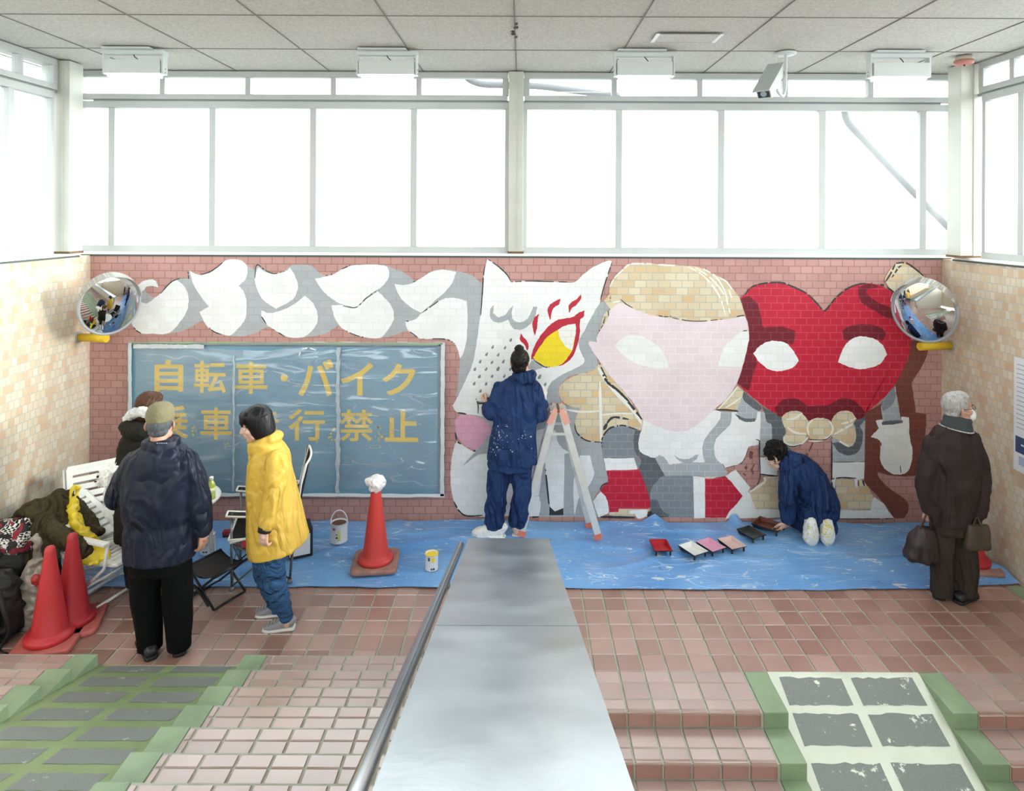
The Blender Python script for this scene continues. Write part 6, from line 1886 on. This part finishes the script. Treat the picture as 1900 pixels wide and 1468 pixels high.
def garden_chair(label, loc, rz, tilt=35):
    t = thing('folding_chair', label, 'chair', loc, rz, 'white folding garden chairs')
    tilt = math.radians(tilt)
    st_, ct_ = math.sin(tilt), math.cos(tilt)
    HS = .33
    bm = nb(); panel(bm, .44, .46, .022, 7, Matrix.Rotation(math.radians(5), 3, 'X'), (0, .0, HS)); obj('seat', bm, WPL, t)
    Rb = Matrix.Rotation(math.radians(90) + tilt, 3, 'X')
    bm = nb(); panel(bm, .46, .50, .028, 7, Rb, (0, -.22 - .25 * st_, HS + .03 + .25 * ct_)); obj('backrest', bm, WPL, t)
    for s in (-1, 1):
        x = s * .245
        bm = nb(); tube(bm, [(x, -.22 - .49 * st_, HS + .02 + .49 * ct_), (x, -.22, HS + .01), (x, -.02, .03), (x * .96, .04, .012)], .0115, 10, sub=0); obj('back_rail', bm, WTB, t)
        bm = nb(); tube(bm, [(x, .18, HS + .17), (x, .15, HS), (x, -.20, .014)], .0115, 10); obj('leg', bm, WTB, t)
        bm = nb(); box(bm, (s * .265, -.03, HS + .19), (.05, .46, .022), bev=.008); obj('armrest', bm, WPL, t)
        bm = nb(); tube(bm, [(x, .02, HS + .18), (x, -.03, HS + .01)], .009, 8); obj('arm_strut', bm, WTB, t)
    bm = nb(); tube(bm, [(-.245, -.20, .014), (.245, -.20, .014)], .0115, 10); obj('foot_bar', bm, WTB, t)
    bm = nb(); tube(bm, [(-.235, .04, .012), (.235, .04, .012)], .0115, 10); obj('foot_bar', bm, WTB, t)
    bm = nb(); tube(bm, [(-.245, -.03, .16), (.245, -.03, .16)], .009, 8); obj('cross_bar', bm, WTB, t)
    return t
ch1 = Vector((-3.29, 5.13, TZ))
garden_chair('white slatted folding chair farther back beside the left wall', ch1, math.atan2(-.62, -.78))
ch2 = Vector((-3.06, 4.93, TZ))
c2rz = math.atan2(-.95, -.30)
garden_chair('white folding chair with an olive coat over its back', ch2, c2rz, tilt=60)
C2 = Matrix.Translation(ch2) @ Matrix.Rotation(c2rz, 4, 'Z')

# olive coat hung over that chair
OCO = M('olive_brown_coat', '453e2b', .8, var=.12, vscale=7, bump=.12, bscale=50, spec=.15, folds=(5, (1, 1, .35), .25))
bm = nb()
c2 = lambda x, y, z: C2 @ Vector((x, y, z))
X2 = C2.to_3x3() @ Vector((1, 0, 0))
loft(bm, [(c2(.09, -.76, .04), .16, .03), (c2(.09, -.75, .30), .18, .035), (c2(.09, -.73, .50), .19, .04), (c2(.09, -.69, .62), .19, .045), (c2(.09, -.60, .645), .19, .04), (c2(.09, -.46, .555), .19, .035), (c2(.09, -.32, .46), .185, .035), (c2(.09, -.22, .40), .16, .03)], 24, 2.6, xdir=X2)
loft(bm, [(c2(.26, -.52, .56), .05, .13), (c2(.28, -.45, .40), .045, .19), (c2(.285, -.40, .20), .045, .17), (c2(.28, -.38, .06), .04, .11)], 20, 2.4, xdir=X2)
chain(bm, [c2(.22, -.50, .58), c2(.27, -.30, .54), c2(.295, -.12, .51), c2(.30, .02, .47)], [.055, .060, .056, .052])
chain(bm, [c2(-.06, -.70, .62), c2(-.02, -.78, .45), c2(.02, -.80, .15)], [.05, .055, .05])
bm = fuse(bm, .011, 3)
wrinkle(bm, .022, 7, (1, 1, .35), 71, True); wrinkle(bm, .008, 16, seed=72, ridge=True)
tag(obj('coat', bm, OCO, origin=c2(0, -.5, .3)), 'olive brown coat hung over the back of the nearer white chair', 'coat')
# yellow plastic bag on the same chair
YBAG = M('yellow_plastic_bag', 'ecd02a', .35, var=.05, vscale=10, spec=.6)
bm = nb()
tube(bm, [c2(-.06 + .055 * math.cos(a), -.53 + .03 * math.cos(a), .66 + .045 * math.sin(a)) for a in [k * math.pi / 6 for k in range(12)]], .017, 8, closed=True)
chain(bm, [c2(-.02, -.49, .61), c2(.05, -.41, .57), c2(.10, -.30, .51), c2(.12, -.18, .45), c2(.12, -.06, .39)], [.03, .042, .045, .045, .035])
ell(bm, c2(.02, -.44, .59), (.05, .03, .04))
loft(bm, [(c2(.17, -.10, .37), .10, .03), (c2(.19, .0, .36), .10, .02), (c2(.21, .08, .355), .07, .012)], 16, xdir=X2)
bm = fuse(bm, .009, 1); wrinkle(bm, .018, 14, seed=73, ridge=True)
tag(obj('plastic_bag', bm, YBAG, origin=c2(.15, -.1, .36)), 'yellow plastic bag spilling over the olive coat on the chair', 'bag')
# white plastic bag with blue print at the corner of the farther chair
bm = nb()
a_ = W(214, 905, 4.86)
loft(bm, [(W(218, 972, 5.02), .055, .04), (W(221, 950, 5.02), .10, .07), (W(214, 925, 5.03), .085, .06), (W(207, 905, 5.04), .045, .04), (W(207, 893, 5.04), .02, .02)], 20)
bm = fuse(bm, .009, 1); wrinkle(bm, .022, 13, seed=74, ridge=True)
pb = tag(obj('plastic_bag', bm, M('white_plastic_bag', 'dfe3e6', .35, var=.05, vscale=8), origin=W(214, 970, 5.03)), 'white plastic bag with blue print hanging beside the farther white chair', 'bag')
bm = nb(); ell(bm, W(221, 955, 4.955), (.045, .01, .02)); bm = fuse(bm, .006, 1); wrinkle(bm, .012, 30, seed=75)
obj('blue_print', bm, M('blue_bag_print', '6d84b4', .5), pb, world=True, label='blue print')

# ------------------------------------------------------------------ camp chair
CBL = M('black_camp_fabric', '232323', .8, bump=.15, bscale=120); PIP = M('white_piping', 'e0dfd6', .7); STL = M('grey_steel_tube', '8d9194', .35, metal=.8); JNT = M('grey_plastic_joint', '6f7377', .6)
ccl = Vector((F(488, 1066, TZ).x, 5.21, TZ))
camp = thing('camp_chair', 'black folding camp chair with white piping behind the woman in yellow', 'chair', ccl, math.radians(105))
w, d_ = .20, .21
for sx in (-1, 1):
    for sy in (-1, 1):
        bm = nb()
        topz_ = .60 if sy > 0 else .92
        tube(bm, [(sx * w, sy * d_, .0), (sx * (w + .02), sy * (d_ + (.0 if sy > 0 else .03)), .34), (sx * (w + .03), sy * (d_ if sy > 0 else d_ + .10), topz_)], .0095, 10)
        o = obj('leg', bm, STL, camp)
        bm = nb(); cyl(bm, (sx * w, sy * d_, 0), (sx * w, sy * d_, .03), .02, .017, 12); obj('foot', bm, JNT, o)
for (a, b) in (((-w, d_, .03), (w, d_, .36)), ((w, d_, .03), (-w, d_, .36)), ((-w, -d_, .03), (w, -d_, .36)), ((w, -d_, .03), (-w, -d_, .36)), ((-w, -d_, .03), (-w, d_, .36)), ((-w, d_, .03), (-w, -d_, .36)), ((w, -d_, .03), (w, d_, .36)), ((w, d_, .03), (w, -d_, .36))):
    bm = nb(); tube(bm, [a, b], .007, 8); obj('cross_brace', bm, STL, camp)
def fabric(bm, P, nu=14, nv=14, th=.006):
    g = [[bm.verts.new(P(i / nu, j / nv)) for i in range(nu + 1)] for j in range(nv + 1)]
    for j in range(nv):
        for i in range(nu):
            f = bm.faces.new((g[j][i], g[j][i + 1], g[j + 1][i + 1], g[j + 1][i])); f.smooth = True
    bmesh.ops.solidify(bm, geom=bm.faces[:], thickness=th)
seatP = lambda u, v: Vector(((u - .5) * .46, (v - .5) * .46, .40 - .05 * math.sin(math.pi * u) * math.sin(math.pi * min(1, v + .1)) - .02 * (1 - v)))
backP = lambda u, v: Vector(((u - .5) * .44, -.20 - .13 * v - .05 * math.sin(math.pi * u) * (1 - v * .5), .40 + .52 * v))
bm = nb(); fabric(bm, seatP); seat = obj('seat', bm, CBL, camp)
bm = nb(); fabric(bm, backP); back = obj('backrest', bm, CBL, camp)
def edge_loop(P, off=.004):
    e = [P(t, 0) for t in [k / 10 for k in range(10)]] + [P(1, t) for t in [k / 10 for k in range(10)]] + [P(1 - t, 1) for t in [k / 10 for k in range(10)]] + [P(0, 1 - t) for t in [k / 10 for k in range(10)]]
    return e
bm = nb(); tube(bm, edge_loop(seatP), .009, 7, closed=True); obj('piping', bm, PIP, seat)
bm = nb(); tube(bm, edge_loop(backP), .009, 7, closed=True); obj('piping', bm, PIP, back)
for sx in (-1, 1):
    aP = lambda u, v, sx=sx: Vector((sx * (.235 + .03 * (u - .5)), -.20 + .44 * v, .60 + .03 * math.sin(math.pi * v) * -1 + .05 * (u - .5)))
    aP2 = lambda u, v, sx=sx: Vector((sx * (.235 + .09 * (u - .5)), -.24 + .48 * v, .605 - .025 * math.sin(math.pi * v)))
    bm = nb(); fabric(bm, aP2, 6, 12); ar = obj('armrest', bm, CBL, camp)
    bm = nb(); tube(bm, edge_loop(aP2), .008, 7, closed=True); obj('piping', bm, PIP, ar)
    sP = lambda u, v, sx=sx: Vector((sx * .235, -.22 + .44 * v, .38 + .07 * u))
    bm = nb(); tube(bm, [sP(0, 0), sP(.3, .3), sP(.3, .7), sP(0, 1)], .010, 8, sub=4); obj('side_strap', bm, PIP, camp)

# ------------------------------------------------------------------ folding stool
stl = Vector((F(388, 1118).x, 4.92, 0))
st = thing('folding_stool', 'small black folding stool between the man in navy and the woman in yellow', 'stool', stl, math.radians(-28))
st.location.x += .02
BLT = M('black_stool_tube', '1f2022', .4, metal=.3)
for y in (-.13, .13):
    for (a, b) in (((-.15, y, .012), (.15, y * .96, .25)), ((.15, y * 1.04, .012), (-.15, y, .25))):
        bm = nb(); tube(bm, [a, b], .009, 8); obj('leg', bm, BLT, st)
for x in (-.15, .15):
    bm = nb(); tube(bm, [(x, -.135, .012), (x, .135, .012)], .009, 8); obj('foot_bar', bm, BLT, st)
    bm = nb(); tube(bm, [(x, -.15, .25), (x, .15, .25)], .012, 8); obj('seat_bar', bm, BLT, st)
bm = nb(); fabric(bm, lambda u, v: Vector(((u - .5) * .30, (v - .5) * .30, .255 - .04 * math.sin(math.pi * u))), 16, 8, .005); obj('seat', bm, M('charcoal_stool_fabric', '4a4748', .85, bump=.15, bscale=100), st)
bm = nb(); tube(bm, [(-.15, -.15, .15), (.0, -.155, .13), (.12, -.15, .04)], .016, 8, sub=4, flat=.4); obj('carry_strap', bm, BLT, st)

# ------------------------------------------------------------------ round table and tea bottle
tb = F(318, 941, .64); tt = thing('round_table', 'round white plastic table behind the man in navy', 'table', (tb.x, tb.y + .12, TZ))
bm = nb(); lathe(bm, [(.285, .610), (.298, .616), (.30, .628), (.296, .636), (.28, .640), (.02, .640)], n=48); obj('tabletop', bm, WPL, tt)
for k in range(4):
    a = k * math.pi / 2 + .6
    bm = nb(); tube(bm, [(.20 * math.cos(a), .20 * math.sin(a), .612), (.25 * math.cos(a), .25 * math.sin(a), 0)], .018, 10); obj('leg', bm, WPL, tt)
bl = W(392, 936, tb.y + .10)
bl = Vector((bl.x, tb.y + .10, .662))
bt = thing('tea_bottle', 'plastic bottle of green tea on the edge of the round table', 'bottle', bl)
TEA = M('green_tea', 'c4d36a', .15, trans=.35, spec=.6)
bm = nb(); lathe(bm, [(.026, 0), (.031, .006), (.031, .045), (.029, .05), (.031, .055), (.031, .10), (.028, .118), (.016, .142), (.0135, .150), (.0135, .155)], n=28); obj('bottle_body', bm, TEA, bt)
bm = nb(); lathe(bm, [(.0155, .152), (.0155, .172), (.012, .174)], n=24); obj('cap', bm, WPL, bt)
bm = nb(); lathe(bm, [(.0316, .052), (.0316, .092)], n=28); obj('label', bm, M('pale_green_label', 'd9dfae', .5, var=.2, vscale=60), bt)

# ------------------------------------------------------------------ bags on the floor at the left
STRAW = M('woven_straw', 'a89a80', .85, var=.2, vscale=60, bump=.6, bscale=90, stretch=(1, 1, 2))
bk = F(298, 1122); t = thing('basket', 'woven straw basket on the floor behind the legs of the man in navy', 'basket', bk)
bm = nb(); lathe(bm, [(.095, 0), (.115, .03), (.125, .10), (.128, .16), (.118, .16), (.112, .05)], n=32); obj('basket_body', bm, STRAW, t)
bm = nb(); tube(bm, [(.12 * math.cos(a), .02 * math.sin(a), .15 + .17 * math.sin(a)) for a in [k * math.pi / 10 for k in range(11)]], .008, 8); obj('handle', bm, M('grey_handle', '8a8d90', .6), t)
BPK = M('black_backpack_nylon', '19191b', .6, var=.2, vscale=12, bump=.15, bscale=80)
bp_ = Vector((-3.60, 4.42, .012))
t = thing('backpack', 'black backpack with loose straps on the floor beside the cones', 'backpack', bp_)
bm = nb(); loft(bm, [((0, 0, .0), .15, .11), ((0, 0, .06), .18, .13), ((0, 0, .22), .18, .13), ((-.01, .01, .36), .155, .11), ((-.02, .02, .42), .09, .07)], 28, 2.8)
bm = fuse(bm, .011, 2); wrinkle(bm, .022, 8, seed=81, ridge=True); obj('bag_body', bm, BPK, t)
bm = nb(); loft(bm, [((.03, -.13, .05), .12, .03), ((.03, -.145, .14), .125, .035), ((.03, -.13, .24), .11, .02)], 20, 3); bm = fuse(bm, .009, 2); wrinkle(bm, .008, 16, seed=82, ridge=True); obj('front_pocket', bm, BPK, t)
bm = nb(); tube(bm, [(.10, -.08, .38), (.17, -.12, .25), (.19, -.10, .10), (.16, -.14, .012), (.24, -.18, .01)], .014, 8, sub=5, flat=.3); obj('strap', bm, BPK, t)
bm = nb(); tube(bm, [(-.10, -.16, .27), (.0, -.175, .285), (.12, -.15, .26)], .004, 6, sub=4); obj('zip', bm, TIN, t)
t2_ = Vector((-3.84, 4.86, .022))
bm = nb(); loft(bm, [(t2_ + Vector((0, 0, 0)), .17, .13), (t2_ + Vector((0, 0, .12)), .21, .16), (t2_ + Vector((0, 0, .30)), .20, .15), (t2_ + Vector((0, .01, .42)), .15, .11)], 26, 2.5)
bm = fuse(bm, .012, 2); wrinkle(bm, .026, 7, seed=83, ridge=True)
tag(obj('tote_bag', bm, BPK, origin=t2_), 'soft black bag under the checked blanket by the left wall', 'bag')
def plaid():
    m = bpy.data.materials.new('checked_blanket'); m.use_nodes = True
    nt = m.node_tree; L = nt.links.new; N = nt.nodes.new
    b = nt.nodes['Principled BSDF']; b.inputs['Roughness'].default_value = .95
    tc = N('ShaderNodeTexCoord'); n = N('ShaderNodeTexNoise'); n.inputs['Scale'].default_value = 5; L(tc.outputs['Object'], n.inputs['Vector'])
    ad = N('ShaderNodeMix'); ad.data_type = 'RGBA'; ad.inputs['Factor'].default_value = .12; L(tc.outputs['Object'], ad.inputs['A']); L(n.outputs['Color'], ad.inputs['B'])
    c1 = N('ShaderNodeTexChecker'); c1.inputs['Scale'].default_value = 62; c1.inputs['Color1'].default_value = lin('1b1b1d'); c1.inputs['Color2'].default_value = lin('d9d7d3'); L(ad.outputs['Result'], c1.inputs['Vector'])
    c2 = N('ShaderNodeTexChecker'); c2.inputs['Scale'].default_value = 11; c2.inputs['Color1'].default_value = (0, 0, 0, 1); c2.inputs['Color2'].default_value = (1, 1, 1, 1); L(ad.outputs['Result'], c2.inputs['Vector'])
    n2 = N('ShaderNodeTexNoise'); n2.inputs['Scale'].default_value = 12; L(tc.outputs['Object'], n2.inputs['Vector'])
    r = N('ShaderNodeMapRange'); r.inputs['From Min'].default_value = .56; r.inputs['From Max'].default_value = .6; L(n2.outputs['Fac'], r.inputs['Value'])
    x = N('ShaderNodeMix'); x.data_type = 'RGBA'; L(c2.outputs['Fac'], x.inputs['Factor']); L(c1.outputs['Color'], x.inputs['A']); x.inputs['B'].default_value = lin('2b2a2c')
    y = N('ShaderNodeMix'); y.data_type = 'RGBA'; L(r.outputs[0], y.inputs['Factor']); L(x.outputs['Result'], y.inputs['A']); y.inputs['B'].default_value = lin('8a2c3a')
    L(y.outputs['Result'], b.inputs['Base Color'])
    return m
bm = nb(); bc = Vector((-3.83, 4.86, .44))
loft(bm, [(bc + Vector((0, 0, -.03)), .24, .17), (bc + Vector((0, 0, .03)), .25, .18), (bc + Vector((.01, .0, .09)), .22, .16), (bc + Vector((0, .02, .16)), .16, .12)], 26, 2.5)
chain(bm, [bc + Vector((-.15, -.13, .05)), bc + Vector((.16, -.14, .04))], [.06, .06]); chain(bm, [bc + Vector((.02, -.05, .13)), bc + Vector((.2, .02, .12))], [.06, .05])
bm = fuse(bm, .012, 2); wrinkle(bm, .026, 9, seed=84, ridge=True)
tag(obj('blanket', bm, plaid(), origin=bc), 'checked black, white and red blanket heaped by the left wall', 'blanket')
CLR = M('cloudy_plastic_bag', '8d867c', .3, var=.35, vscale=14, spec=.6)
bm = nb(); pc = Vector((-3.43, 4.56, .012))
loft(bm, [(pc, .09, .08), (pc + Vector((0, 0, .10)), .12, .10), (pc + Vector((.0, 0, .28)), .10, .09), (pc + Vector((.02, 0, .42)), .05, .05), (pc + Vector((.02, 0, .50)), .016, .016), (pc + Vector((.03, 0, .58)), .022, .02), (pc + Vector((.0, 0, .62)), .03, .016)], 22)
bm = fuse(bm, .009, 1); wrinkle(bm, .022, 13, seed=85, ridge=True)
pbg = tag(obj('plastic_bag', bm, CLR, origin=pc), 'knotted cloudy plastic bag of odds and ends behind the nearest cone', 'bag')
bm = nb(); ell(bm, pc + Vector((.06, -.06, .34)), (.03, .02, .04)); bm = fuse(bm, .007, 1); wrinkle(bm, .012, 30, seed=86); obj('red_wrapper', bm, M('red_wrapper', 'b23138', .5), pbg, world=True, label='red wrapper showing through')

# ------------------------------------------------------------------ bags of the elderly man
def carry(label, pts, hw, hd, mat, hands_, wr):
    t = thing('handbag', label, 'bag', pts[0], 0, 'bags carried by the elderly man')
    bm = nb(); loft(bm, [(p, a, b) for p, a, b in zip(pts, hw, hd)], 26, 4)
    bm = fuse(bm, .007, 1); wrinkle(bm, wr, 10, (1, 1, .5), 91, True); obj('bag_body', bm, mat, t, world=True)
    for (a, k, b) in hands_:
        bm = nb(); tube(bm, [a, a.lerp(k, .6), k, b.lerp(k, .6), b], .006, 8, sub=5); obj('handle', bm, mat, t, world=True)
q6 = lambda u, v, d=0.0: W(u, v, 4.95 + d)
carry('large dark maroon handbag in the left hand of the elderly man', [q6(1706, 1040), q6(1707, 1032), q6(1711, 1010), q6(1715, 990), q6(1717, 979)], (.100, .108, .102, .085, .066), (.065, .075, .07, .05, .03), M('dark_maroon_bag', '2c2023', .5, var=.15, vscale=9, bump=.1),
      [(q6(1706, 982, -.03), q6(1722, 948, -.02), q6(1728, 982, -.03)), (q6(1708, 982, .03), q6(1723, 948, .02), q6(1730, 982, .03))], .014)
carry('flat brown shopping bag in the right hand of the elderly man', [q6(1814, 1019, -.15), q6(1814, 1012, -.15), q6(1814, 992, -.15), q6(1814, 974, -.15)], (.095, .097, .088, .076), (.03, .035, .03, .02), M('brown_shopping_bag', '41372c', .6, var=.12, vscale=9, bump=.1),
      [(q6(1805, 976, -.17), q6(1813, 957, -.12), q6(1820, 976, -.17)), (q6(1806, 976, -.13), q6(1814, 957, -.10), q6(1822, 976, -.13))], .008)

# ------------------------------------------------------------------ convex mirrors in the corners
MIR = M('mirror_glass', 'e6e8ea', .015, metal=1.0); RIMM = M('grey_mirror_rim', '9a9da0', .45); HOOD = M('white_mirror_hood', 'e8e6e0', .4); YPAD = M('yellow_foam_wrap', 'd8b220', .6, bump=.1)
def mirror(label, c, normal, wall_end, pad_end, r=.28):
    n = Vector(normal).normalized()
    up = (Vector((0, 0, 1)) - n * n.z).normalized(); x = up.cross(n).normalized()
    A = Matrix((x * .85, up, n)).transposed()
    t = thing('convex_mirror', label, 'mirror', c)
    pr = [(r * k / 14, .055 * (1 - (k / 14) ** 2) + .012) for k in range(14, -1, -1)]
    bm = nb(); lathe(bm, pr, (0, 0, 0), 64, axis=A); bmesh.ops.recalc_face_normals(bm, faces=bm.faces); obj('mirror_face', bm, MIR, t)
    bm = nb(); tube(bm, [A @ Vector((r * math.cos(a), r * math.sin(a), .010)) for a in [k * math.pi / 36 for k in range(72)]], .011, 10, closed=True); obj('rim', bm, RIMM, t)
    bm = nb(); lathe(bm, [(r, .002), (r * .98, -.02), (r * .6, -.045), (.05, -.05)], (0, 0, 0), 48, axis=A); obj('back_shell', bm, RIMM, t)
    bm = nb(); N_ = 40
    g0 = []
    for k in range(N_ + 1):
        a = math.radians(12) + math.radians(156) * k / N_
        e = .105 * math.sin(math.pi * k / N_) ** .6 + .004
        g0.append([bm.verts.new(A @ Vector(((r + .012 + f_ * e) * math.cos(a), (r + .012 + f_ * e) * math.sin(a), z))) for z, f_ in ((-.01, 0), (.03 + e, .0))])
    for k in range(N_):
        f = bm.faces.new((g0[k][0], g0[k + 1][0], g0[k + 1][1], g0[k][1])); f.smooth = True
    bmesh.ops.solidify(bm, geom=bm.faces[:], thickness=.003)
    obj('hood', bm, HOOD, t)
    c = Vector(c); we, pe = Vector(wall_end), Vector(pad_end)
    bm = nb(); tube(bm, [c - n * .045, c - n * .09 + Vector((0, 0, -.05)), we.lerp(pe, .85) + Vector((0, 0, .05)), we.lerp(pe, .85)], .016, 10, sub=5); obj('bracket', bm, RIMM, t, world=True)
    bm = nb(); cyl(bm, we, pe, .036, n=24); obj('padded_arm', bm, YPAD, t, world=True, label='yellow padded arm')
    bm = nb(); cyl(bm, we, we + (we - pe).normalized() * .012, .05, n=20); obj('wall_plate', bm, RIMM, t, world=True)
    return t
mc = W(203, 564, 5.72); mirror('round convex mirror in the left corner above the notice board', mc, (.70, -.66, -.24), (XL + .015, 5.985, 1.765), (-3.80, 5.93, 1.765))
mc2 = W(1715, 576, 5.70); mirror('round convex mirror in the right corner beside the red heart', mc2, (-.66, -.70, -.26), (XR - .015, 6.01, 1.72), (3.665, 5.95, 1.72), r=.292)

# ------------------------------------------------------------------ ceiling fittings
FIX = M('white_fixture_metal', 'c9cdcc', .45); LAMP = M('lamp_diffuser', 'f4f6f8', .5, emit=('f4f8ff', 2.2)); CABLE = M('dark_cable', '2b3230', .6)
def fixture(label, u):
    Y = 5.40; x = (u - UC + ROLL * (-300)) / FPX * Y
    t = thing('ceiling_light', label, 'light fitting', (x, Y, ZC), 0, 'box lights hung from the ceiling')
    bm = nb(); box(bm, (-.03, -.03, -.008), (.40, .13, .014), bev=.003); obj('mounting_plate', bm, FIX, t)
    bm = nb(); box(bm, (0, 0, -.033), (.51, .09, .034), bev=.003); obj('top_channel', bm, FIX, t)
    for s in (-1, 1):
        bm = nb(); box(bm, (s * .244, 0, -.13), (.014, .075, .165), bev=.002); arm = obj('side_arm', bm, FIX, t)
        for z in (-.165, -.195):
            bm = nb(); cyl(bm, (s * .252, -.0, z), (s * .257, -.0, z), .006, n=10); obj('bolt', bm, RIMM, arm)
    bm = nb(); box(bm, (0, 0, -.152), (.46, .10, .115), bev=.004); obj('housing', bm, FIX, t)
    bm = nb(); box(bm, (0, 0, -.222), (.42, .085, .026), bev=.006); obj('diffuser', bm, LAMP, t, label='lit white diffuser')
    bm = nb(); tube(bm, [(0, -.02, -.05), (.012, -.03, -.07), (.03, -.02, -.085), (.035, -.01, -.096)], .004, 7, sub=4); obj('cable', bm, CABLE, t)
for lab, u in (('box light on the ceiling at the far left, above the left window end', 251), ('box light on the ceiling between the far left one and the middle post', 719), ('box light on the ceiling just right of the middle post', 1195), ('box light on the ceiling between security camera and smoke detector', 1667)):
    fixture(lab, u)

mt = W(1458, 98, 5.42); mt.z = ZC
t = thing('security_camera', 'white box security camera hung from the ceiling, pointing down', 'camera', mt)
bm = nb(); lathe(bm, [(.086, 0), (.086, -.008), (.075, -.018), (.02, -.024)][::-1], (0, 0, 0), 32); obj('mounting_disc', bm, FIX, t)
bm = nb()
pj = W(1452, 178, 5.36)
tube(bm, [mt, W(1458, 128, 5.42), W(1457, 160, 5.42), W(1455, 174, 5.40), pj, W(1446, 174, 5.33), W(1441, 165, 5.32)], .0135, 10, sub=4); obj('bracket_arm', bm, FIX, t, world=True)
a, b = W(1441, 130, 5.46), W(1417, 174, 5.20)
d = (b - a).normalized(); side = d.cross(Vector((0, 0, 1))).normalized(); upv = side.cross(d)
Rm = Matrix((side, d, upv)).transposed()
bm = nb(); box(bm, (a + b) / 2, (.115, (b - a).length, .095), Rm, bev=.008); obj('housing', bm, FIX, t, world=True)
bm = nb(); box(bm, (a + b) / 2 + upv * .052 + d * .02, (.135, (b - a).length + .07, .010), Rm, bev=.003); obj('sun_shield', bm, M('grey_shield', 'b5bab9', .5), t, world=True)
bm = nb(); box(bm, b + d * .001, (.092, .006, .066), Rm); win = obj('front_window', bm, M('dark_camera_glass', '39434b', .1), t, world=True)
bm = nb(); cyl(bm, b + d * .002, b + d * .008, .024, n=20); obj('lens', bm, M('camera_lens', '9aa6ae', .15), win, world=True)
bm = nb(); tube(bm, [mt + Vector((-.08, 0, -.004)), W(1444, 108, 5.42), a + d * .0], .0025, 6, sub=4); obj('cable', bm, FIX, t, world=True)

sd = W(1788, 100, 5.52)
t = thing('smoke_detector', 'red and cream smoke detector on the ceiling in the right corner', 'smoke detector', (sd.x, 5.52, ZC))
bm = nb(); lathe(bm, [(.062, 0), (.062, -.028), (.055, -.034)][::-1], n=32); obj('base', bm, M('cream_detector_base', 'b8ae9a', .5), t)
bm = nb(); lathe(bm, [(.05, -.028), (.074, -.034), (.075, -.06), (.06, -.070), (.01, -.072)][::-1], n=32); obj('red_dome', bm, M('faded_red_plastic', 'b5776d', .5), t, label='faded red dome')
bm = nb(); cyl(bm, (0, -.01, -.07), (0, -.01, -.084), .007, n=10); obj('indicator', bm, BLK, t)

h0, h1 = 1.02, 1.50
t = thing('access_panel', 'ceiling access panel with white strips at both ends', 'panel', ((h0 + h1) / 2, 4.97, ZC))
bm = nb(); box(bm, (0, 0, -.004), (h1 - h0, .22, .006)); obj('panel_board', bm, CEIL, t)
bm = nb()
for s in (-1, 1): box(bm, (0, s * .112, -.004), (h1 - h0, .004, .007))
obj('panel_joint', bm, SEAM, t)
for s in (-1, 1):
    bm = nb(); box(bm, (s * (h1 - h0) / 2, 0, -.006), (.028, .23, .006), bev=.001); obj('edge_strip', bm, M('white_strip', 'e3e5e8', .4), t)

# ------------------------------------------------------------------ poster on the right wall
t = thing('poster', 'white printed notice taped to the right brick wall at the frame edge', 'poster', (XR - .004, 4.95, 1.33))
bm = nb(); box(bm, (0, 0, 0), (.004, .58, .91)); obj('sheet', bm, M('poster_paper', 'dfe2e6', .5), t)
bm = nb(); r = random.Random(6)
for k in range(15):
    z = .40 - k * .036
    ln = r.uniform(.30, .50)
    box(bm, (-.0028, .26 - ln / 2, z), (.0012, ln, .006))
obj('printed_lines', bm, M('grey_poster_print', '9aa0a8', .6), t)
bm = nb(); box(bm, (-.0028, 0, -.24), (.0012, .54, .13)); obj('blue_block', bm, M('dark_blue_print', '3c4770', .6), t)
bm = nb()
for k in range(2): box(bm, (-.0038, .15 - .2 * k, -.235), (.0012, .12, .012))
obj('white_caption', bm, M('poster_paper', 'dfe2e6', .5), t)
bm = nb()
for k in range(4): box(bm, (-.0028, .2 - .12 * k, -.365), (.0012, .07, .07))
obj('small_pictures', bm, M('pale_blue_print', 'aab4cc', .6), t)

# ------------------------------------------------------------------ pipes outside the windows
PIPEG = M('grey_outdoor_pipe', '3c4042', .6)
def outp(pts, r, label):
    bm = nb(); tube(bm, pts, r, 14, sub=5)
    tag(obj('drainpipe', bm, PIPEG, origin=pts[0]), label, 'pipe')
outp([W(1566, 187, 7.4), W(1567, 195, 7.4), W(1573, 224, 7.4), W(1600, 255, 7.4), W(1690, 350, 7.35), W(1790, 450, 7.3), W(1840, 500, 7.3)], .045, 'grey pipe slanting down outside the right end window')
outp([W(862, 138, 7.6), W(872, 148, 7.6), W(895, 156, 7.6), W(940, 158, 7.6), W(1000, 160, 7.6), W(1080, 170, 7.6), W(1128, 176, 7.6), W(1150, 179, 7.6)], .04, 'grey bent pipe outside the upper windows by the middle post')
